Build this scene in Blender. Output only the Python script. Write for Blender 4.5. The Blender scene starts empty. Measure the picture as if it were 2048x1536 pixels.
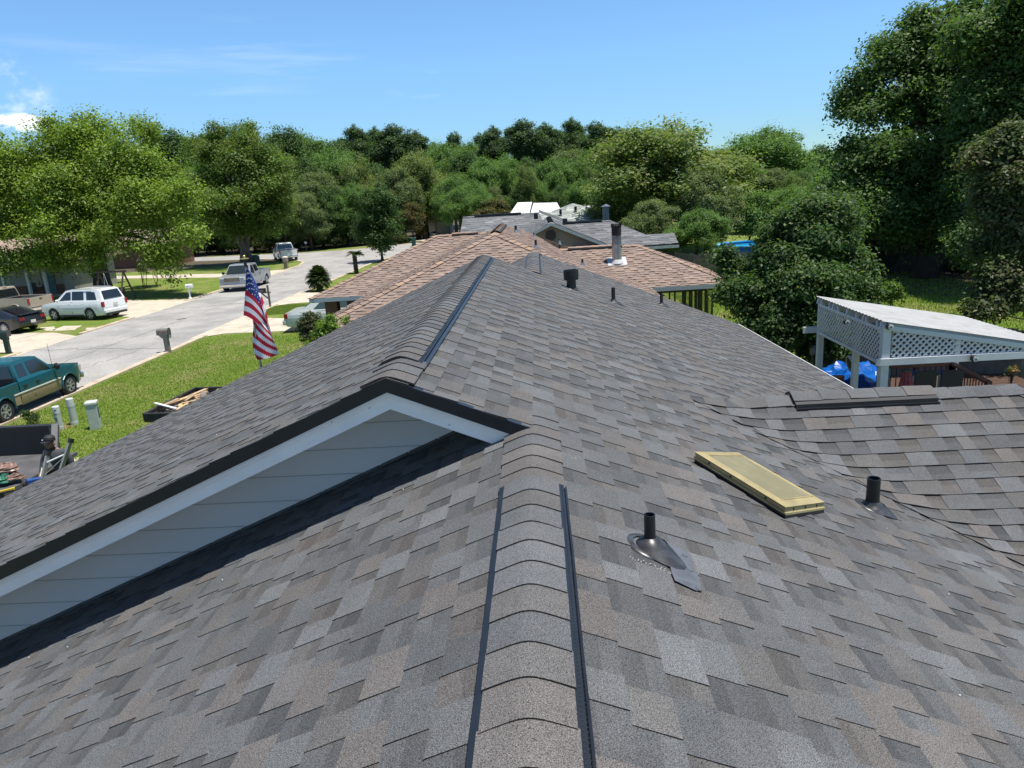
import bpy, bmesh, math, random
import numpy as np
from mathutils import Vector, Matrix
R = math.radians
# ------------------------------------------------------------------ camera
CAMH = 5.8
FPX = 1450.0; ROLL = R(3.6); YH = 387.0; XV = 1071.0
def _cam():
    p = math.atan((768-YH)/FPX*math.cos(ROLL))
    up = np.array([-math.sin(ROLL)*math.cos(p), math.cos(ROLL)*math.cos(p), math.sin(p)])
    yv = YH-(XV-1024)*math.tan(ROLL)
    d = np.array([(XV-1024)/FPX, -(yv-768)/FPX, -1.0]); d -= up*d.dot(up); fw = d/np.linalg.norm(d)
    return up, fw, np.cross(fw, up)
UP, FW, RT = _cam()
S = bpy.context.scene
C = S.collection
cd = bpy.data.cameras.new('camera'); cam = bpy.data.objects.new('camera', cd); C.objects.link(cam)
M3 = Matrix([list(RT), list(FW), list(UP)])
cam.matrix_world = Matrix.Translation((0, 0, CAMH)) @ M3.to_4x4()
cd.sensor_width = 36.0; cd.lens = 36.0*FPX/2048.0; cd.clip_start = 0.05; cd.clip_end = 4000
S.camera = cam
# ------------------------------------------------------------------ sky and sun
SUNV = Vector((0.24, -0.06, 1.0)).normalized()
w = bpy.data.worlds.new('World'); S.world = w; w.use_nodes = True
nt = w.node_tree; bg = nt.nodes['Background']
sky = nt.nodes.new('ShaderNodeTexSky'); sky.sky_type = 'NISHITA'; sky.sun_disc = False
sky.sun_elevation = math.asin(SUNV.z); sky.sun_rotation = math.atan2(SUNV.x, SUNV.y)
sky.altitude = 0; sky.air_density = 1.0; sky.dust_density = 0.0; sky.ozone_density = 2.5
bg.inputs['Strength'].default_value = 0.125
def wn(t, **k):
    n = nt.nodes.new(t)
    for a, b in k.items(): setattr(n, a, b)
    return n
def wl(a, b): nt.links.new(a, b)
# clouds: thin streaks high up and a small bank of cumulus low in the west
geo = wn('ShaderNodeTexCoord')
def cloud(center, radius, scale, lo, hi, strength, detail=6, rough=.6, power=1.0):
    mp = wn('ShaderNodeMapping'); mp.inputs['Scale'].default_value = scale
    wl(geo.outputs['Generated'], mp.inputs['Vector'])
    nz = wn('ShaderNodeTexNoise'); nz.inputs['Scale'].default_value = 1.0; nz.inputs['Detail'].default_value = detail
    nz.inputs['Roughness'].default_value = rough; wl(mp.outputs[0], nz.inputs['Vector'])
    m1 = wn('ShaderNodeMapRange'); m1.inputs['From Min'].default_value = lo; m1.inputs['From Max'].default_value = hi
    m1.interpolation_type = 'SMOOTHSTEP'; wl(nz.outputs['Fac'], m1.inputs['Value'])
    ds = wn('ShaderNodeVectorMath', operation='SUBTRACT'); ds.inputs[1].default_value = center
    wl(geo.outputs['Generated'], ds.inputs[0])
    sc = wn('ShaderNodeVectorMath', operation='DIVIDE'); sc.inputs[1].default_value = radius; wl(ds.outputs[0], sc.inputs[0])
    ln = wn('ShaderNodeVectorMath', operation='LENGTH'); wl(sc.outputs[0], ln.inputs[0])
    m2 = wn('ShaderNodeMapRange'); m2.inputs['From Min'].default_value = 1.0; m2.inputs['From Max'].default_value = 0.45
    m2.interpolation_type = 'SMOOTHSTEP'; wl(ln.outputs['Value'], m2.inputs['Value'])
    mu = wn('ShaderNodeMath', operation='MULTIPLY'); wl(m1.outputs[0], mu.inputs[0]); wl(m2.outputs[0], mu.inputs[1])
    mu2 = wn('ShaderNodeMath', operation='MULTIPLY'); mu2.inputs[1].default_value = strength; wl(mu.outputs[0], mu2.inputs[0])
    return mu2.outputs[0]
# world direction of a picture point
def ray(px, py):
    c = np.array([(px-1024)/FPX, -(py-768)/FPX, -1.0])
    return np.array([RT[0]*c[0]+RT[1]*c[1]+RT[2]*c[2], FW[0]*c[0]+FW[1]*c[1]+FW[2]*c[2], UP[0]*c[0]+UP[1]*c[1]+UP[2]*c[2]])
def nray(px, py):
    v = ray(px, py); return tuple(v/np.linalg.norm(v))
cl = [cloud(nray(52, 244), (.030, .030, .013), (34, 34, 60), .40, .50, 1.0),
      cloud(nray(4, 242), (.024, .024, .010), (34, 34, 60), .40, .52, .9),
      cloud(nray(20, 175), (.05, .05, .045), (22, 22, 30), .48, .74, .5),
      cloud(nray(500, 112), (.16, .16, .05), (5, 5, 60), .52, .82, .16),
      cloud(nray(270, 150), (.3, .3, .06), (4, 4, 50), .50, .85, .13),
      cloud(nray(840, 170), (.05, .05, .02), (12, 12, 90), .5, .75, .35)]
acc = cl[0]
for c_ in cl[1:]:
    mx = wn('ShaderNodeMath', operation='MAXIMUM'); wl(acc, mx.inputs[0]); wl(c_, mx.inputs[1]); acc = mx.outputs[0]
tint = wn('ShaderNodeMix', data_type='RGBA', blend_type='MULTIPLY'); tint.inputs[0].default_value = 1.0
wl(sky.outputs[0], tint.inputs[6])
sz = wn('ShaderNodeSeparateXYZ'); wl(geo.outputs['Generated'], sz.inputs[0]); rmp = wn('ShaderNodeValToRGB'); wl(sz.outputs[2], rmp.inputs[0])
rmp.color_ramp.elements[0].position = 0.0; rmp.color_ramp.elements[0].color = (.42, .60, .74, 1); rmp.color_ramp.elements[1].position = .62; rmp.color_ramp.elements[1].color = (.50, .54, .58, 1)
for p_, c_ in ((.06, (.46, .65, .83, 1)), (.16, (.62, .84, 1.03, 1)), (.32, (.72, .94, 1.06, 1))):
    e_ = rmp.color_ramp.elements.new(p_); e_.color = c_
wl(rmp.outputs[0], tint.inputs[7])
cm = wn('ShaderNodeMix', data_type='RGBA'); wl(acc, cm.inputs[0]); wl(tint.outputs[2], cm.inputs[6]); cm.inputs[7].default_value = (7.2, 7.5, 8.0, 1)
wl(cm.outputs[2], bg.inputs['Color'])
sd = bpy.data.lights.new('sun', 'SUN'); sd.energy = 5.0; sd.angle = R(.53); sd.color = (1.0, .95, .86)
so = bpy.data.objects.new('sun', sd); C.objects.link(so); so.location = (0, 0, 60)
so.rotation_euler = SUNV.to_track_quat('Z', 'Y').to_euler()
S.view_settings.view_transform = 'Standard'; S.view_settings.look = 'None'; S.view_settings.exposure = 0.42
S.view_settings.gamma = 1.0; S.view_settings.use_curve_mapping = False
# ------------------------------------------------------------------ helpers
def P(px, py, z=0.0):
    r = ray(px, py); k = (z-CAMH)/r[2]; return np.array([r[0]*k, r[1]*k, z])
def PY(px, py, Y):
    r = ray(px, py); k = Y/r[1]; return np.array([r[0]*k, Y, CAMH+r[2]*k])
_rng = random.Random(7)
def tag(o, label=None, cat=None, group=None, kind=None):
    if label: o['label'] = label
    if cat: o['category'] = cat
    if group: o['group'] = group
    if kind: o['kind'] = kind
    return o
def thing(name, label, cat, loc=(0, 0, 0), rz=0.0, group=None):
    o = bpy.data.objects.new(name, None); C.objects.link(o); o.location = loc; o.rotation_euler = (0, 0, rz)
    o.empty_display_size = .2
    return tag(o, label, cat, group)
def mworld(o):
    m = Matrix.Identity(4)
    while o is not None:
        m = (Matrix.Translation(o.location) @ o.rotation_euler.to_matrix().to_4x4() @ Matrix.Diagonal((*o.scale, 1))) @ m
        o = o.parent
    return m
class MB:
    def __init__(s): s.v = []; s.f = []; s.c = []
    def add(s, vs, fs, col=None):
        b = len(s.v); s.v += [tuple(map(float, p)) for p in vs]
        for f in fs: s.f.append([b+i for i in f]); s.c.append(col)
    def box(s, c, d, rz=0.0, M=None, col=None):
        x, y, z = d[0]/2, d[1]/2, d[2]/2
        vs = [(-x,-y,-z),(x,-y,-z),(x,y,-z),(-x,y,-z),(-x,-y,z),(x,-y,z),(x,y,z),(-x,y,z)]
        m = Matrix.Translation(c) @ (M if M is not None else Matrix.Rotation(rz, 4, 'Z'))
        s.add([m @ Vector(p) for p in vs], [(3,2,1,0),(4,5,6,7),(0,1,5,4),(1,2,6,5),(2,3,7,6),(3,0,4,7)], col)
    def bar(s, a, b, w, h, col=None, up=(0,0,1)):
        a = Vector(a); b = Vector(b); d = (b-a); L = d.length
        if L < 1e-6: return
        d.normalize(); u = Vector(up)
        if abs(d.dot(u)) > .98: u = Vector((0,1,0))
        sd_ = d.cross(u).normalized(); u = sd_.cross(d).normalized()
        vs = []
        for p in (a, b):
            for i, j in ((-1,-1),(1,-1),(1,1),(-1,1)): vs.append(p+sd_*(i*w/2)+u*(j*h/2))
        s.add(vs, [(0,3,2,1),(4,5,6,7),(0,1,5,4),(1,2,6,5),(2,3,7,6),(3,0,4,7)], col)
    def tube(s, pts, rad, n=8, cap=True, col=None):
        pts = [Vector(p) for p in pts]; k = len(pts)
        if not hasattr(rad, '__len__'): rad = [rad]*k
        rings = []; prev = None
        for i, p in enumerate(pts):
            d = (pts[min(i+1,k-1)]-pts[max(i-1,0)]).normalized()
            u = prev if prev is not None else (Vector((1,0,0)) if abs(d.x) < .9 else Vector((0,1,0)))
            u = (u-d*u.dot(d)).normalized(); prev = u; v = d.cross(u)
            rings.append([p+(u*math.cos(2*math.pi*j/n)+v*math.sin(2*math.pi*j/n))*rad[i] for j in range(n)])
        vs = [q for r in rings for q in r]; fs = []
        for i in range(k-1):
            for j in range(n): fs.append((i*n+j, i*n+(j+1)%n, (i+1)*n+(j+1)%n, (i+1)*n+j))
        if cap: fs.append(tuple(range(n-1,-1,-1))); fs.append(tuple((k-1)*n+j for j in range(n)))
        s.add(vs, fs, col)
    def lathe(s, prof, c=(0,0,0), n=16, M=None, col=None):
        vs = []
        for r, z in prof:
            for j in range(n): vs.append(Vector((r*math.cos(2*math.pi*j/n), r*math.sin(2*math.pi*j/n), z)))
        if M is not None: vs = [M @ v for v in vs]
        vs = [v+Vector(c) for v in vs]; fs = []
        for i in range(len(prof)-1):
            for j in range(n): fs.append((i*n+j, i*n+(j+1)%n, (i+1)*n+(j+1)%n, (i+1)*n+j))
        s.add(vs, fs, col)
    def prism(s, pts, h, d=(0,0,1), col=None):       # pts 3D polygon extruded by vector
        n = len(pts); d = Vector(d)*h; a = [Vector(p) for p in pts]; b = [p+d for p in a]
        s.add(a+b, [tuple(range(n-1,-1,-1)), tuple(range(n,2*n))]+[(i,(i+1)%n,n+(i+1)%n,n+i) for i in range(n)], col)
    def poly(s, pts, col=None): s.add(pts, [tuple(range(len(pts)))], col)
    def ball(s, c, r, n=12, m=8, M=None, col=None):
        prof = [(math.sin(math.pi*i/m), -math.cos(math.pi*i/m)) for i in range(m+1)]
        if not hasattr(r, '__len__'): r = (r, r, r)
        mm = Matrix.Diagonal((*r, 1)); mm = (M @ mm) if M is not None else mm
        s.lathe(prof, c, n, mm, col)
    def build(s, name, mat, parent=None, world=False, smooth=False, bevel=0.0, bseg=2, sub=0, label=None):
        me = bpy.data.meshes.new(name)
        vs = s.v
        if parent is not None and world:
            mi = mworld(parent).inverted(); vs = [tuple(mi @ Vector(p)) for p in vs]
        me.from_pydata(vs, [], s.f); me.validate(); me.update()
        if any(c is not None for c in s.c) and len(me.polygons) == len(s.c):
            at = me.color_attributes.new('Col', 'FLOAT_COLOR', 'CORNER')
            arr = []
            for f, c in zip(me.polygons, s.c):
                c = c or (.5, .5, .5)
                arr += [c[0], c[1], c[2], 1.0]*f.loop_total
            at.data.foreach_set('color', arr)
        if smooth: me.polygons.foreach_set('use_smooth', [True]*len(me.polygons))
        me.materials.append(mat)
        o = bpy.data.objects.new(name, me); C.objects.link(o)
        if parent is not None: o.parent = parent
        if bevel > 0:
            b = o.modifiers.new('bevel', 'BEVEL'); b.width = bevel; b.segments = bseg; b.limit_method = 'ANGLE'; b.angle_limit = R(35)
        if sub: m = o.modifiers.new('sub', 'SUBSURF'); m.levels = sub; m.render_levels = sub
        if label: o['label'] = label
        return o
def dup(root, loc, rz=None, scale=None, label=None, group=None):
    r = root.copy(); C.objects.link(r); r.location = loc
    if rz is not None: r.rotation_euler = (0, 0, rz)
    if scale is not None: r.scale = scale
    if label: r['label'] = label
    if group: r['group'] = group
    for ch in list(root.children):
        c = ch.copy(); C.objects.link(c); c.parent = r
        for g in ch.children:
            d = g.copy(); C.objects.link(d); d.parent = c
    return r
# ------------------------------------------------------------------ materials
MATS = {}
def mat(name, col=(.5,.5,.5), rough=.6, metal=0.0, var=0.12, vs=8.0, bump=0.0, bs=40.0, spec=.5, attr=False, coat=0.0,
        grain=None, gs=300.0, col2=None, c2s=2.0, c2lo=.45, c2hi=.6, alpha=1.0, trans=0.0, detail=4):
    if name in MATS: return MATS[name]
    m = bpy.data.materials.new(name); m.use_nodes = True; MATS[name] = m
    t = m.node_tree; b = t.nodes['Principled BSDF']; N = t.nodes.new; L = t.links.new
    b.inputs['Roughness'].default_value = rough; b.inputs['Metallic'].default_value = metal
    b.inputs['Specular IOR Level'].default_value = spec
    if coat: b.inputs['Coat Weight'].default_value = coat; b.inputs['Coat Roughness'].default_value = .06
    if trans: b.inputs['Transmission Weight'].default_value = trans
    if alpha < 1: b.inputs['Alpha'].default_value = alpha
    tc = N('ShaderNodeTexCoord')
    if attr:
        a = N('ShaderNodeVertexColor'); a.layer_name = 'Col'; cur = a.outputs['Color']
    else:
        a = N('ShaderNodeRGB'); a.outputs[0].default_value = (*col, 1); cur = a.outputs[0]
    if col2 is not None:
        nz = N('ShaderNodeTexNoise'); nz.inputs['Scale'].default_value = c2s; nz.inputs['Detail'].default_value = 6; nz.inputs['Roughness'].default_value = .65
        L(tc.outputs['Object'], nz.inputs['Vector'])
        mr = N('ShaderNodeMapRange'); mr.inputs['From Min'].default_value = c2lo; mr.inputs['From Max'].default_value = c2hi; L(nz.outputs['Fac'], mr.inputs['Value'])
        mx = N('ShaderNodeMix'); mx.data_type = 'RGBA'; L(mr.outputs[0], mx.inputs[0]); L(cur, mx.inputs[6]); mx.inputs[7].default_value = (*col2, 1); cur = mx.outputs[2]
    def mul(cur, scale, lo, hi, dt=4, flo=.3, fhi=.7):
        nz = N('ShaderNodeTexNoise'); nz.inputs['Scale'].default_value = scale; nz.inputs['Detail'].default_value = dt
        L(tc.outputs['Object'], nz.inputs['Vector'])
        mr = N('ShaderNodeMapRange'); mr.clamp = False
        mr.inputs['From Min'].default_value = flo; mr.inputs['From Max'].default_value = fhi
        mr.inputs['To Min'].default_value = lo; mr.inputs['To Max'].default_value = hi
        L(nz.outputs['Fac'], mr.inputs['Value'])
        mx = N('ShaderNodeVectorMath'); mx.operation = 'SCALE'; L(cur, mx.inputs[0]); L(mr.outputs[0], mx.inputs['Scale']); return mx.outputs[0]
    if var: cur = mul(cur, vs, 1-var, 1+var, detail)
    if grain: cur = mul(cur, gs, grain[0], grain[1], 1)
    L(cur, b.inputs['Base Color'])
    if bump:
        nz = N('ShaderNodeTexNoise'); nz.inputs['Scale'].default_value = bs; nz.inputs['Detail'].default_value = 5; L(tc.outputs['Object'], nz.inputs['Vector'])
        bp = N('ShaderNodeBump'); bp.inputs['Strength'].default_value = bump; bp.inputs['Distance'].default_value = .02
        L(nz.outputs['Fac'], bp.inputs['Height']); L(bp.outputs[0], b.inputs['Normal'])
    return m
def leafmat(name, hue=(1,1,1), tr=.35):
    if name in MATS: return MATS[name]
    m = bpy.data.materials.new(name); m.use_nodes = True; MATS[name] = m
    t = m.node_tree; N = t.nodes.new; L = t.links.new; b = t.nodes['Principled BSDF']; out = t.nodes['Material Output']
    a = N('ShaderNodeVertexColor'); a.layer_name = 'Col'
    b.inputs['Roughness'].default_value = .5; b.inputs['Specular IOR Level'].default_value = .22
    L(a.outputs['Color'], b.inputs['Base Color'])
    tl = N('ShaderNodeBsdfTranslucent'); sc = N('ShaderNodeVectorMath'); sc.operation = 'MULTIPLY'; sc.inputs[1].default_value = (1.7, 1.9, .7)
    L(a.outputs['Color'], sc.inputs[0]); L(sc.outputs[0], tl.inputs['Color'])
    mx = N('ShaderNodeMixShader'); mx.inputs[0].default_value = tr; L(b.outputs[0], mx.inputs[1]); L(tl.outputs[0], mx.inputs[2]); L(mx.outputs[0], out.inputs['Surface'])
    return m
white_paint = mat('white_paint', (.72,.73,.74), .5, var=.06, vs=6, col2=(.42,.41,.38), c2s=14, c2lo=.68, c2hi=.74)
black_plastic = mat('black_plastic', (.012,.014,.018), .38, var=.2)
black_metal = mat('black_metal', (.014,.016,.022), .3, var=.15, spec=.4)
dark_rubber = mat('dark_rubber', (.02,.02,.022), .7, var=.2)
glass_dark = mat('dark_glass', (.015,.02,.022), .05, var=.0, spec=.8)
chrome = mat('chrome', (.7,.7,.72), .18, metal=1.0, var=.1)
wood_grey = mat('weathered_wood', (.17,.145,.125), .85, var=.35, vs=5, bump=.3, bs=30)
wood_red = mat('red_stained_wood', (.16,.05,.025), .6, var=.25, vs=9)
wood_new = mat('pale_lumber', (.5,.36,.2), .7, var=.25, vs=9)
brick = None
# ------------------------------------------------------------------ shingled roofs
PAL_GREY = [((0.1249, 0.1166, 0.114), 3), ((0.1167, 0.1212, 0.1284), 4), ((0.1067, 0.1102, 0.1164), 5), ((0.1144, 0.1114, 0.1114), 4), ((0.0901, 0.0939, 0.1006), 2.2), ((0.1309, 0.1364, 0.1446), 1.3)]
PAL_BROWN = [((0.251, 0.1871, 0.1561), 5), ((0.2397, 0.1792, 0.151), 4), ((0.2623, 0.198, 0.167), 2.5), ((0.217, 0.1675, 0.146), 1.5), ((0.2359, 0.1847, 0.1611), 2)]
PAL_SLATE = [((.150,.155,.165),4),((.170,.176,.185),3),((.128,.133,.142),2.5),((.195,.20,.21),1)]
PAL_GREEN = [((.30,.33,.31),4),((.24,.27,.26),3),((.36,.38,.36),2)]
shingle = mat('asphalt_shingle', attr=True, rough=.88, var=.10, vs=3.0, grain=(.25,1.75), gs=330, spec=.25, bump=.35, bs=450)
shingle_far = mat('asphalt_shingle_weathered', attr=True, rough=.9, var=.14, vs=1.5, grain=(.8,1.2), gs=40, spec=.25)
def pick(rng, pal):
    t = rng.random()*sum(w_ for _, w_ in pal)
    for c, w_ in pal:
        t -= w_
        if t <= 0: break
    k = rng.uniform(.90, 1.10); return (c[0]*k, c[1]*k, c[2]*k)
_rows = {}
def row_tabs(seed, row, u0, u1, pal, wmin, wmax):
    key = (seed, row, u0, u1)
    if key in _rows: return _rows[key]
    rng = random.Random(seed*7919+row*31+5); out = []; u = u0-rng.random()*.3; k = rng.random() < .5
    while u < u1:
        w_ = rng.uniform(wmin, wmax)*(1.0 if k else .85)
        c = pick(rng, pal)
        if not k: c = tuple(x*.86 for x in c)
        out.append((u, u+w_, k, c, rng.uniform(-.0008, .0008))); u += w_; k = not k
    _rows[key] = out; return out
def clipspan(poly, v):
    xs = []; n = len(poly)
    for i in range(n):
        (a, b), (c, d) = poly[i], poly[(i+1) % n]
        if (b-v)*(d-v) <= 0 and abs(b-d) > 1e-9: xs.append(a+(c-a)*(v-b)/(d-b))
    return (min(xs), max(xs)) if len(xs) > 1 else None
def shingle_slope(mb, poly, O, U, V, pal, seed, expo=.143, wmin=.09, wmax=.25, thick=.009, urange=(-60, 60), deform=None, thinf=.5, dkf=.35):
    """poly: convex polygon of 3-D points in the roof plane; U along the course, V down the slope"""
    O = Vector(O); U = Vector(U).normalized(); V = Vector(V).normalized(); Nn = U.cross(V)
    if Nn.z < 0: Nn = -Nn
    p2 = [((Vector(p)-O).dot(U), (Vector(p)-O).dot(V)) for p in poly]
    vmin = min(q[1] for q in p2); vmax = max(q[1] for q in p2)
    r0 = math.floor(vmin/expo+1e-6); r1 = math.ceil(vmax/expo-1e-6)
    pos = lambda u, v, h: O+U*u+V*v+Nn*h; far_ = expo > .15
    for r in range(r0, r1):
        va = max(r*expo, vmin+1e-5); vb = min((r+1)*expo, vmax-1e-5)
        if vb-va < .004: continue
        A = clipspan(p2, va); B = clipspan(p2, vb)
        if A is None or B is None: continue
        for (a, b, k, c, dz) in row_tabs(seed, r, urange[0], urange[1], pal, wmin, wmax):
            if b < min(A[0], B[0]) or a > max(A[1], B[1]): continue
            a0, b0 = max(a, A[0]), min(b, A[1]); a1, b1 = max(a, B[0]), min(b, B[1])
            if a0 > b0: a0 = b0 = min(max(a, A[0]), A[1])
            if a1 > b1: a1 = b1 = min(max(a, B[0]), B[1])
            if b0-a0 < .004 and b1-a1 < .004: continue
            hf = (thick if k else thick*thinf)+dz; hb = .0012 if k else .0006
            if k: hb = thick*.45
            q = [pos(a0, va, hb), pos(b0, va, hb), pos(b1, vb, hf), pos(a1, vb, hf), pos(a1, vb, -.002), pos(b1, vb, -.002), pos(a0, va, -.001), pos(b0, va, -.001)]
            if deform: q = [deform(p, hh) for p, hh in zip(q, (hb, hb, hf, hf, -.002, -.002, -.001, -.001))]
            dk = tuple(x*dkf for x in c)  # tab edges coloured darker to paint the shadow line below each course
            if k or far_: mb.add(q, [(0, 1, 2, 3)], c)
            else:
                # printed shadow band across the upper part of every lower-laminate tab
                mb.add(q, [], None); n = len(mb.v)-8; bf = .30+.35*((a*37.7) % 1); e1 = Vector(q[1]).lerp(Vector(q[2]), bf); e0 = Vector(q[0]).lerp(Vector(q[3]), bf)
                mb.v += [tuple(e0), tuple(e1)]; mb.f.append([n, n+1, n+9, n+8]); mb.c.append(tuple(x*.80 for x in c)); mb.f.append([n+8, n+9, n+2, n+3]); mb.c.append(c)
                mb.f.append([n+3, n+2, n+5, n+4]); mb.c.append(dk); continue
            n = len(mb.v)-8
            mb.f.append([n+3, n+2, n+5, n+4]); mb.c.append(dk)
            if k:
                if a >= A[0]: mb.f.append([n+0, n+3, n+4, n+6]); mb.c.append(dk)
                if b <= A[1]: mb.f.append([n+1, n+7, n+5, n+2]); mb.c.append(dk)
def caps(mb, a, b, half, drop, pal, seed, lift=.012, expo=.143, fwd=True, thick=.006, round_=.035, nseg=10):
    """ridge or hip caps from a to b (the exposed edge of each cap faces a)"""
    rng = random.Random(seed); a = Vector(a); b = Vector(b); d = b-a; L = d.length; d.normalize()
    side = d.cross(Vector((0, 0, 1))).normalized(); up = side.cross(d).normalized(); n = max(1, int(L/expo))
    us = [(-half+2*half*i/nseg) for i in range(nseg+1)]
    def prof(u): return -drop*(math.sqrt(u*u+round_*round_)-round_*.55)
    for i in range(n):
        t0 = i*L/n; t1 = (i+1)*L/n+.01; c = pick(rng, pal); dk = tuple(x*.3 for x in c); w_ = half*rng.uniform(.97, 1.03); sk = rng.uniform(-.004, .004)
        r0 = [a+d*(t0+sk*u/half)+side*(u*w_/half)+up*(prof(u)+lift+thick) for u in us]
        r1 = [a+d*t1+side*(u*w_/half)+up*(prof(u)+lift) for u in us]
        r2 = [p-up*(thick+.006) for p in r0]; m = nseg+1
        mb.add(r0+r1+r2, [(j+1, j, m+j, m+j+1) for j in range(nseg)], c); base = len(mb.v)-3*m
        for j in range(nseg): mb.f.append([base+j, base+j+1, base+2*m+j+1, base+2*m+j]); mb.c.append(dk)
        for j in (0, nseg): mb.f.append([base+j, base+m+j, base+m+j, base+2*m+j][:2]+[base+2*m+j]); mb.c.append(dk)
# ------------------------------------------------------------------ the house stood on
SL = 5/12
RX, RZ = -.085, 4.55           # near ridge
R2X = -.86; R2Z = RZ+SL*(RX-R2X)*-1*-1 if False else RZ+SL*(RX-R2X)
YG, YW, YF, YE = 3.78, 4.44, 11.8, 15.9
zr = lambda x: RZ-SL*(x-RX)
zl = lambda x: RZ+SL*(x-RX)
SLL = .424
zl2 = lambda x: R2Z+SLL*(x-R2X)
house = thing('shingled_house', 'house with new grey-brown shingle roof that fills the foreground, photographed from its ridge', 'house', (-2, 6, 0))
slope = MB()
def rp(x, y): return (x, y, zr(x))
WS = .48; WY = 6.03; WZ = 3.985; WX0 = 1.27
vy = lambda x: WY-(x-WX0)*SL/WS
def smax(a, b, k=.15):
    h = max(k-abs(a-b), 0)/k; return max(a, b)+h*h*k*.25
def dmain(p, h):
    x, y, z = p
    if y > WY+.01: return p
    b = WZ-WS*(WY-y)
    return Vector((x, y, smax(zr(x), b)+h)) if b > zr(x)-.25 and x > 1 else p
U = (0, 1, 0); V = (1, 0, -SL); O = (RX, 0, RZ)
A_ = [rp(RX, -3), rp(5.0, -3), rp(5.0, vy(5.0)-.0), rp(WX0, WY), rp(RX, WY)]
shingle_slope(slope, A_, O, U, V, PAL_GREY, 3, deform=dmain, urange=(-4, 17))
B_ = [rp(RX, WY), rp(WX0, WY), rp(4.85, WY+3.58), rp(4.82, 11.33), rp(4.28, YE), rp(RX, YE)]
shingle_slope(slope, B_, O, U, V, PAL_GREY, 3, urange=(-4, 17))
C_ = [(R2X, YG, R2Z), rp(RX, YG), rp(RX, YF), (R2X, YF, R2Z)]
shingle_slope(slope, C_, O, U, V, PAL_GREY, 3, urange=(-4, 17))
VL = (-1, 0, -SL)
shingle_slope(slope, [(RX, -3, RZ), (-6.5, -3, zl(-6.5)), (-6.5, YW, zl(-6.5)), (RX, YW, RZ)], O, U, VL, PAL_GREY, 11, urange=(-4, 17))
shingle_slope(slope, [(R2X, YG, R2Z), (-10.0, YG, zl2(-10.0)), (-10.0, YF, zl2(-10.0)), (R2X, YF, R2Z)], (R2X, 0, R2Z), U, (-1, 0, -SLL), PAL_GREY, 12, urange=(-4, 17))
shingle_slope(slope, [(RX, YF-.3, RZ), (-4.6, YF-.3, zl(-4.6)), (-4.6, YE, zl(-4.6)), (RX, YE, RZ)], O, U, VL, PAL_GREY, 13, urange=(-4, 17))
# wing running to the right
def dwing(p, h):
    x, y, z = p
    b = WZ-WS*(WY-y)
    return Vector((x, y, smax(zr(x), b)+max(h, 0)+.006))
HX = 3.95
yb = 1.2
wl_ = lambda y: WX0+(WY-y)*WS/SL-.24
wing = [(wl_(WY)+.1, WY, WZ), (HX, WY, WZ), (HX+(WY-yb), yb, WZ-WS*(WY-yb)), (wl_(yb), yb, WZ-WS*(WY-yb))]
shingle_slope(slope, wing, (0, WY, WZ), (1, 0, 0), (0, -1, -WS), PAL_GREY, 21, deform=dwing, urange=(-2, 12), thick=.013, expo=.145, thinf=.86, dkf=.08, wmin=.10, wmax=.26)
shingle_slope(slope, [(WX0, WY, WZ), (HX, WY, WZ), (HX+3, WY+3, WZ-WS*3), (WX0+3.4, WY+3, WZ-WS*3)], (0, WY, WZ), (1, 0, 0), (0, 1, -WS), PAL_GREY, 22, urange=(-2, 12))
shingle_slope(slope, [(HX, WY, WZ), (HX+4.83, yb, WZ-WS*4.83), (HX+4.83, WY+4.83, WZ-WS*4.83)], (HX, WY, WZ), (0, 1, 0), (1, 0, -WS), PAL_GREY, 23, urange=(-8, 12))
roof = slope.build('roof', shingle, house, world=True)
# decking under the shingles (soffit side)
dk = MB()
for q in ([(RX, -3), (5.0, -3), (5.0, vy(5.0)), (WX0, WY), (RX, WY)], [(RX, WY), (WX0, WY), (4.85, WY+3.58), (4.82, 11.33), (4.28, YE), (RX, YE)]):
    dk.prism([(x, y, zr(x)-.006) for x, y in q], -.016)
dk.prism([(R2X, YG+.01, R2Z-.006), (RX, YG+.01, RZ-.006), (RX, YF, RZ-.006), (R2X, YF, R2Z-.006)], -.016)
dk.prism([(RX, -3, RZ-.006), (-6.5, -3, zl(-6.5)-.006), (-6.5, YW, zl(-6.5)-.006), (RX, YW, RZ-.006)], -.016)
dk.prism([(R2X, YG+.01, R2Z-.006), (-10, YG+.01, zl2(-10)-.006), (-10, YF, zl2(-10)-.006), (R2X, YF, R2Z-.006)], -.016)
dk.prism([(RX, YF, RZ-.006), (-4.6, YF, zl(-4.6)-.006), (-4.6, YE, zl(-4.6)-.006), (RX, YE, RZ-.006)], -.016)
dk.prism([(x, y, WZ-WS*(WY-y)-.03) for x, y in ((WX0+.1, WY), (HX, WY), (HX+WY-yb, yb), (WX0+.15+(WY-yb)*WS/SL, yb))], -.012)
dk.build('roof_deck', mat('plywood', (.3,.22,.14), .8), house, world=True)
# ridge caps
for (p_, q_, hf_, dr_, sd_, kw_) in (((RX, 3.02, RZ), (RX, 4.15, RZ), .15, SL, 31, {}), ((R2X, YG+.01, R2Z), (R2X, 4.3, R2Z), .15, SL, 32, {}),
        ((RX, 15.5, RZ), (RX, YE, RZ), .15, SL, 33, {}), ((HX, WY, WZ), (WX0+.02, WY, WZ), .135, WS, 34, dict(expo=.19)),
        ((HX+4.8, yb+.03, WZ-WS*4.8), (HX, WY, WZ), .13, .36, 35, {}), ((HX+4.8, WY+4.8, WZ-WS*4.8), (HX, WY, WZ), .13, .36, 36, {})):
    cp = MB(); caps(cp, p_, q_, hf_, dr_, PAL_GREY, sd_, lift=.012, **kw_); cp.build('ridge_cap', shingle, house, world=True)
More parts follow.
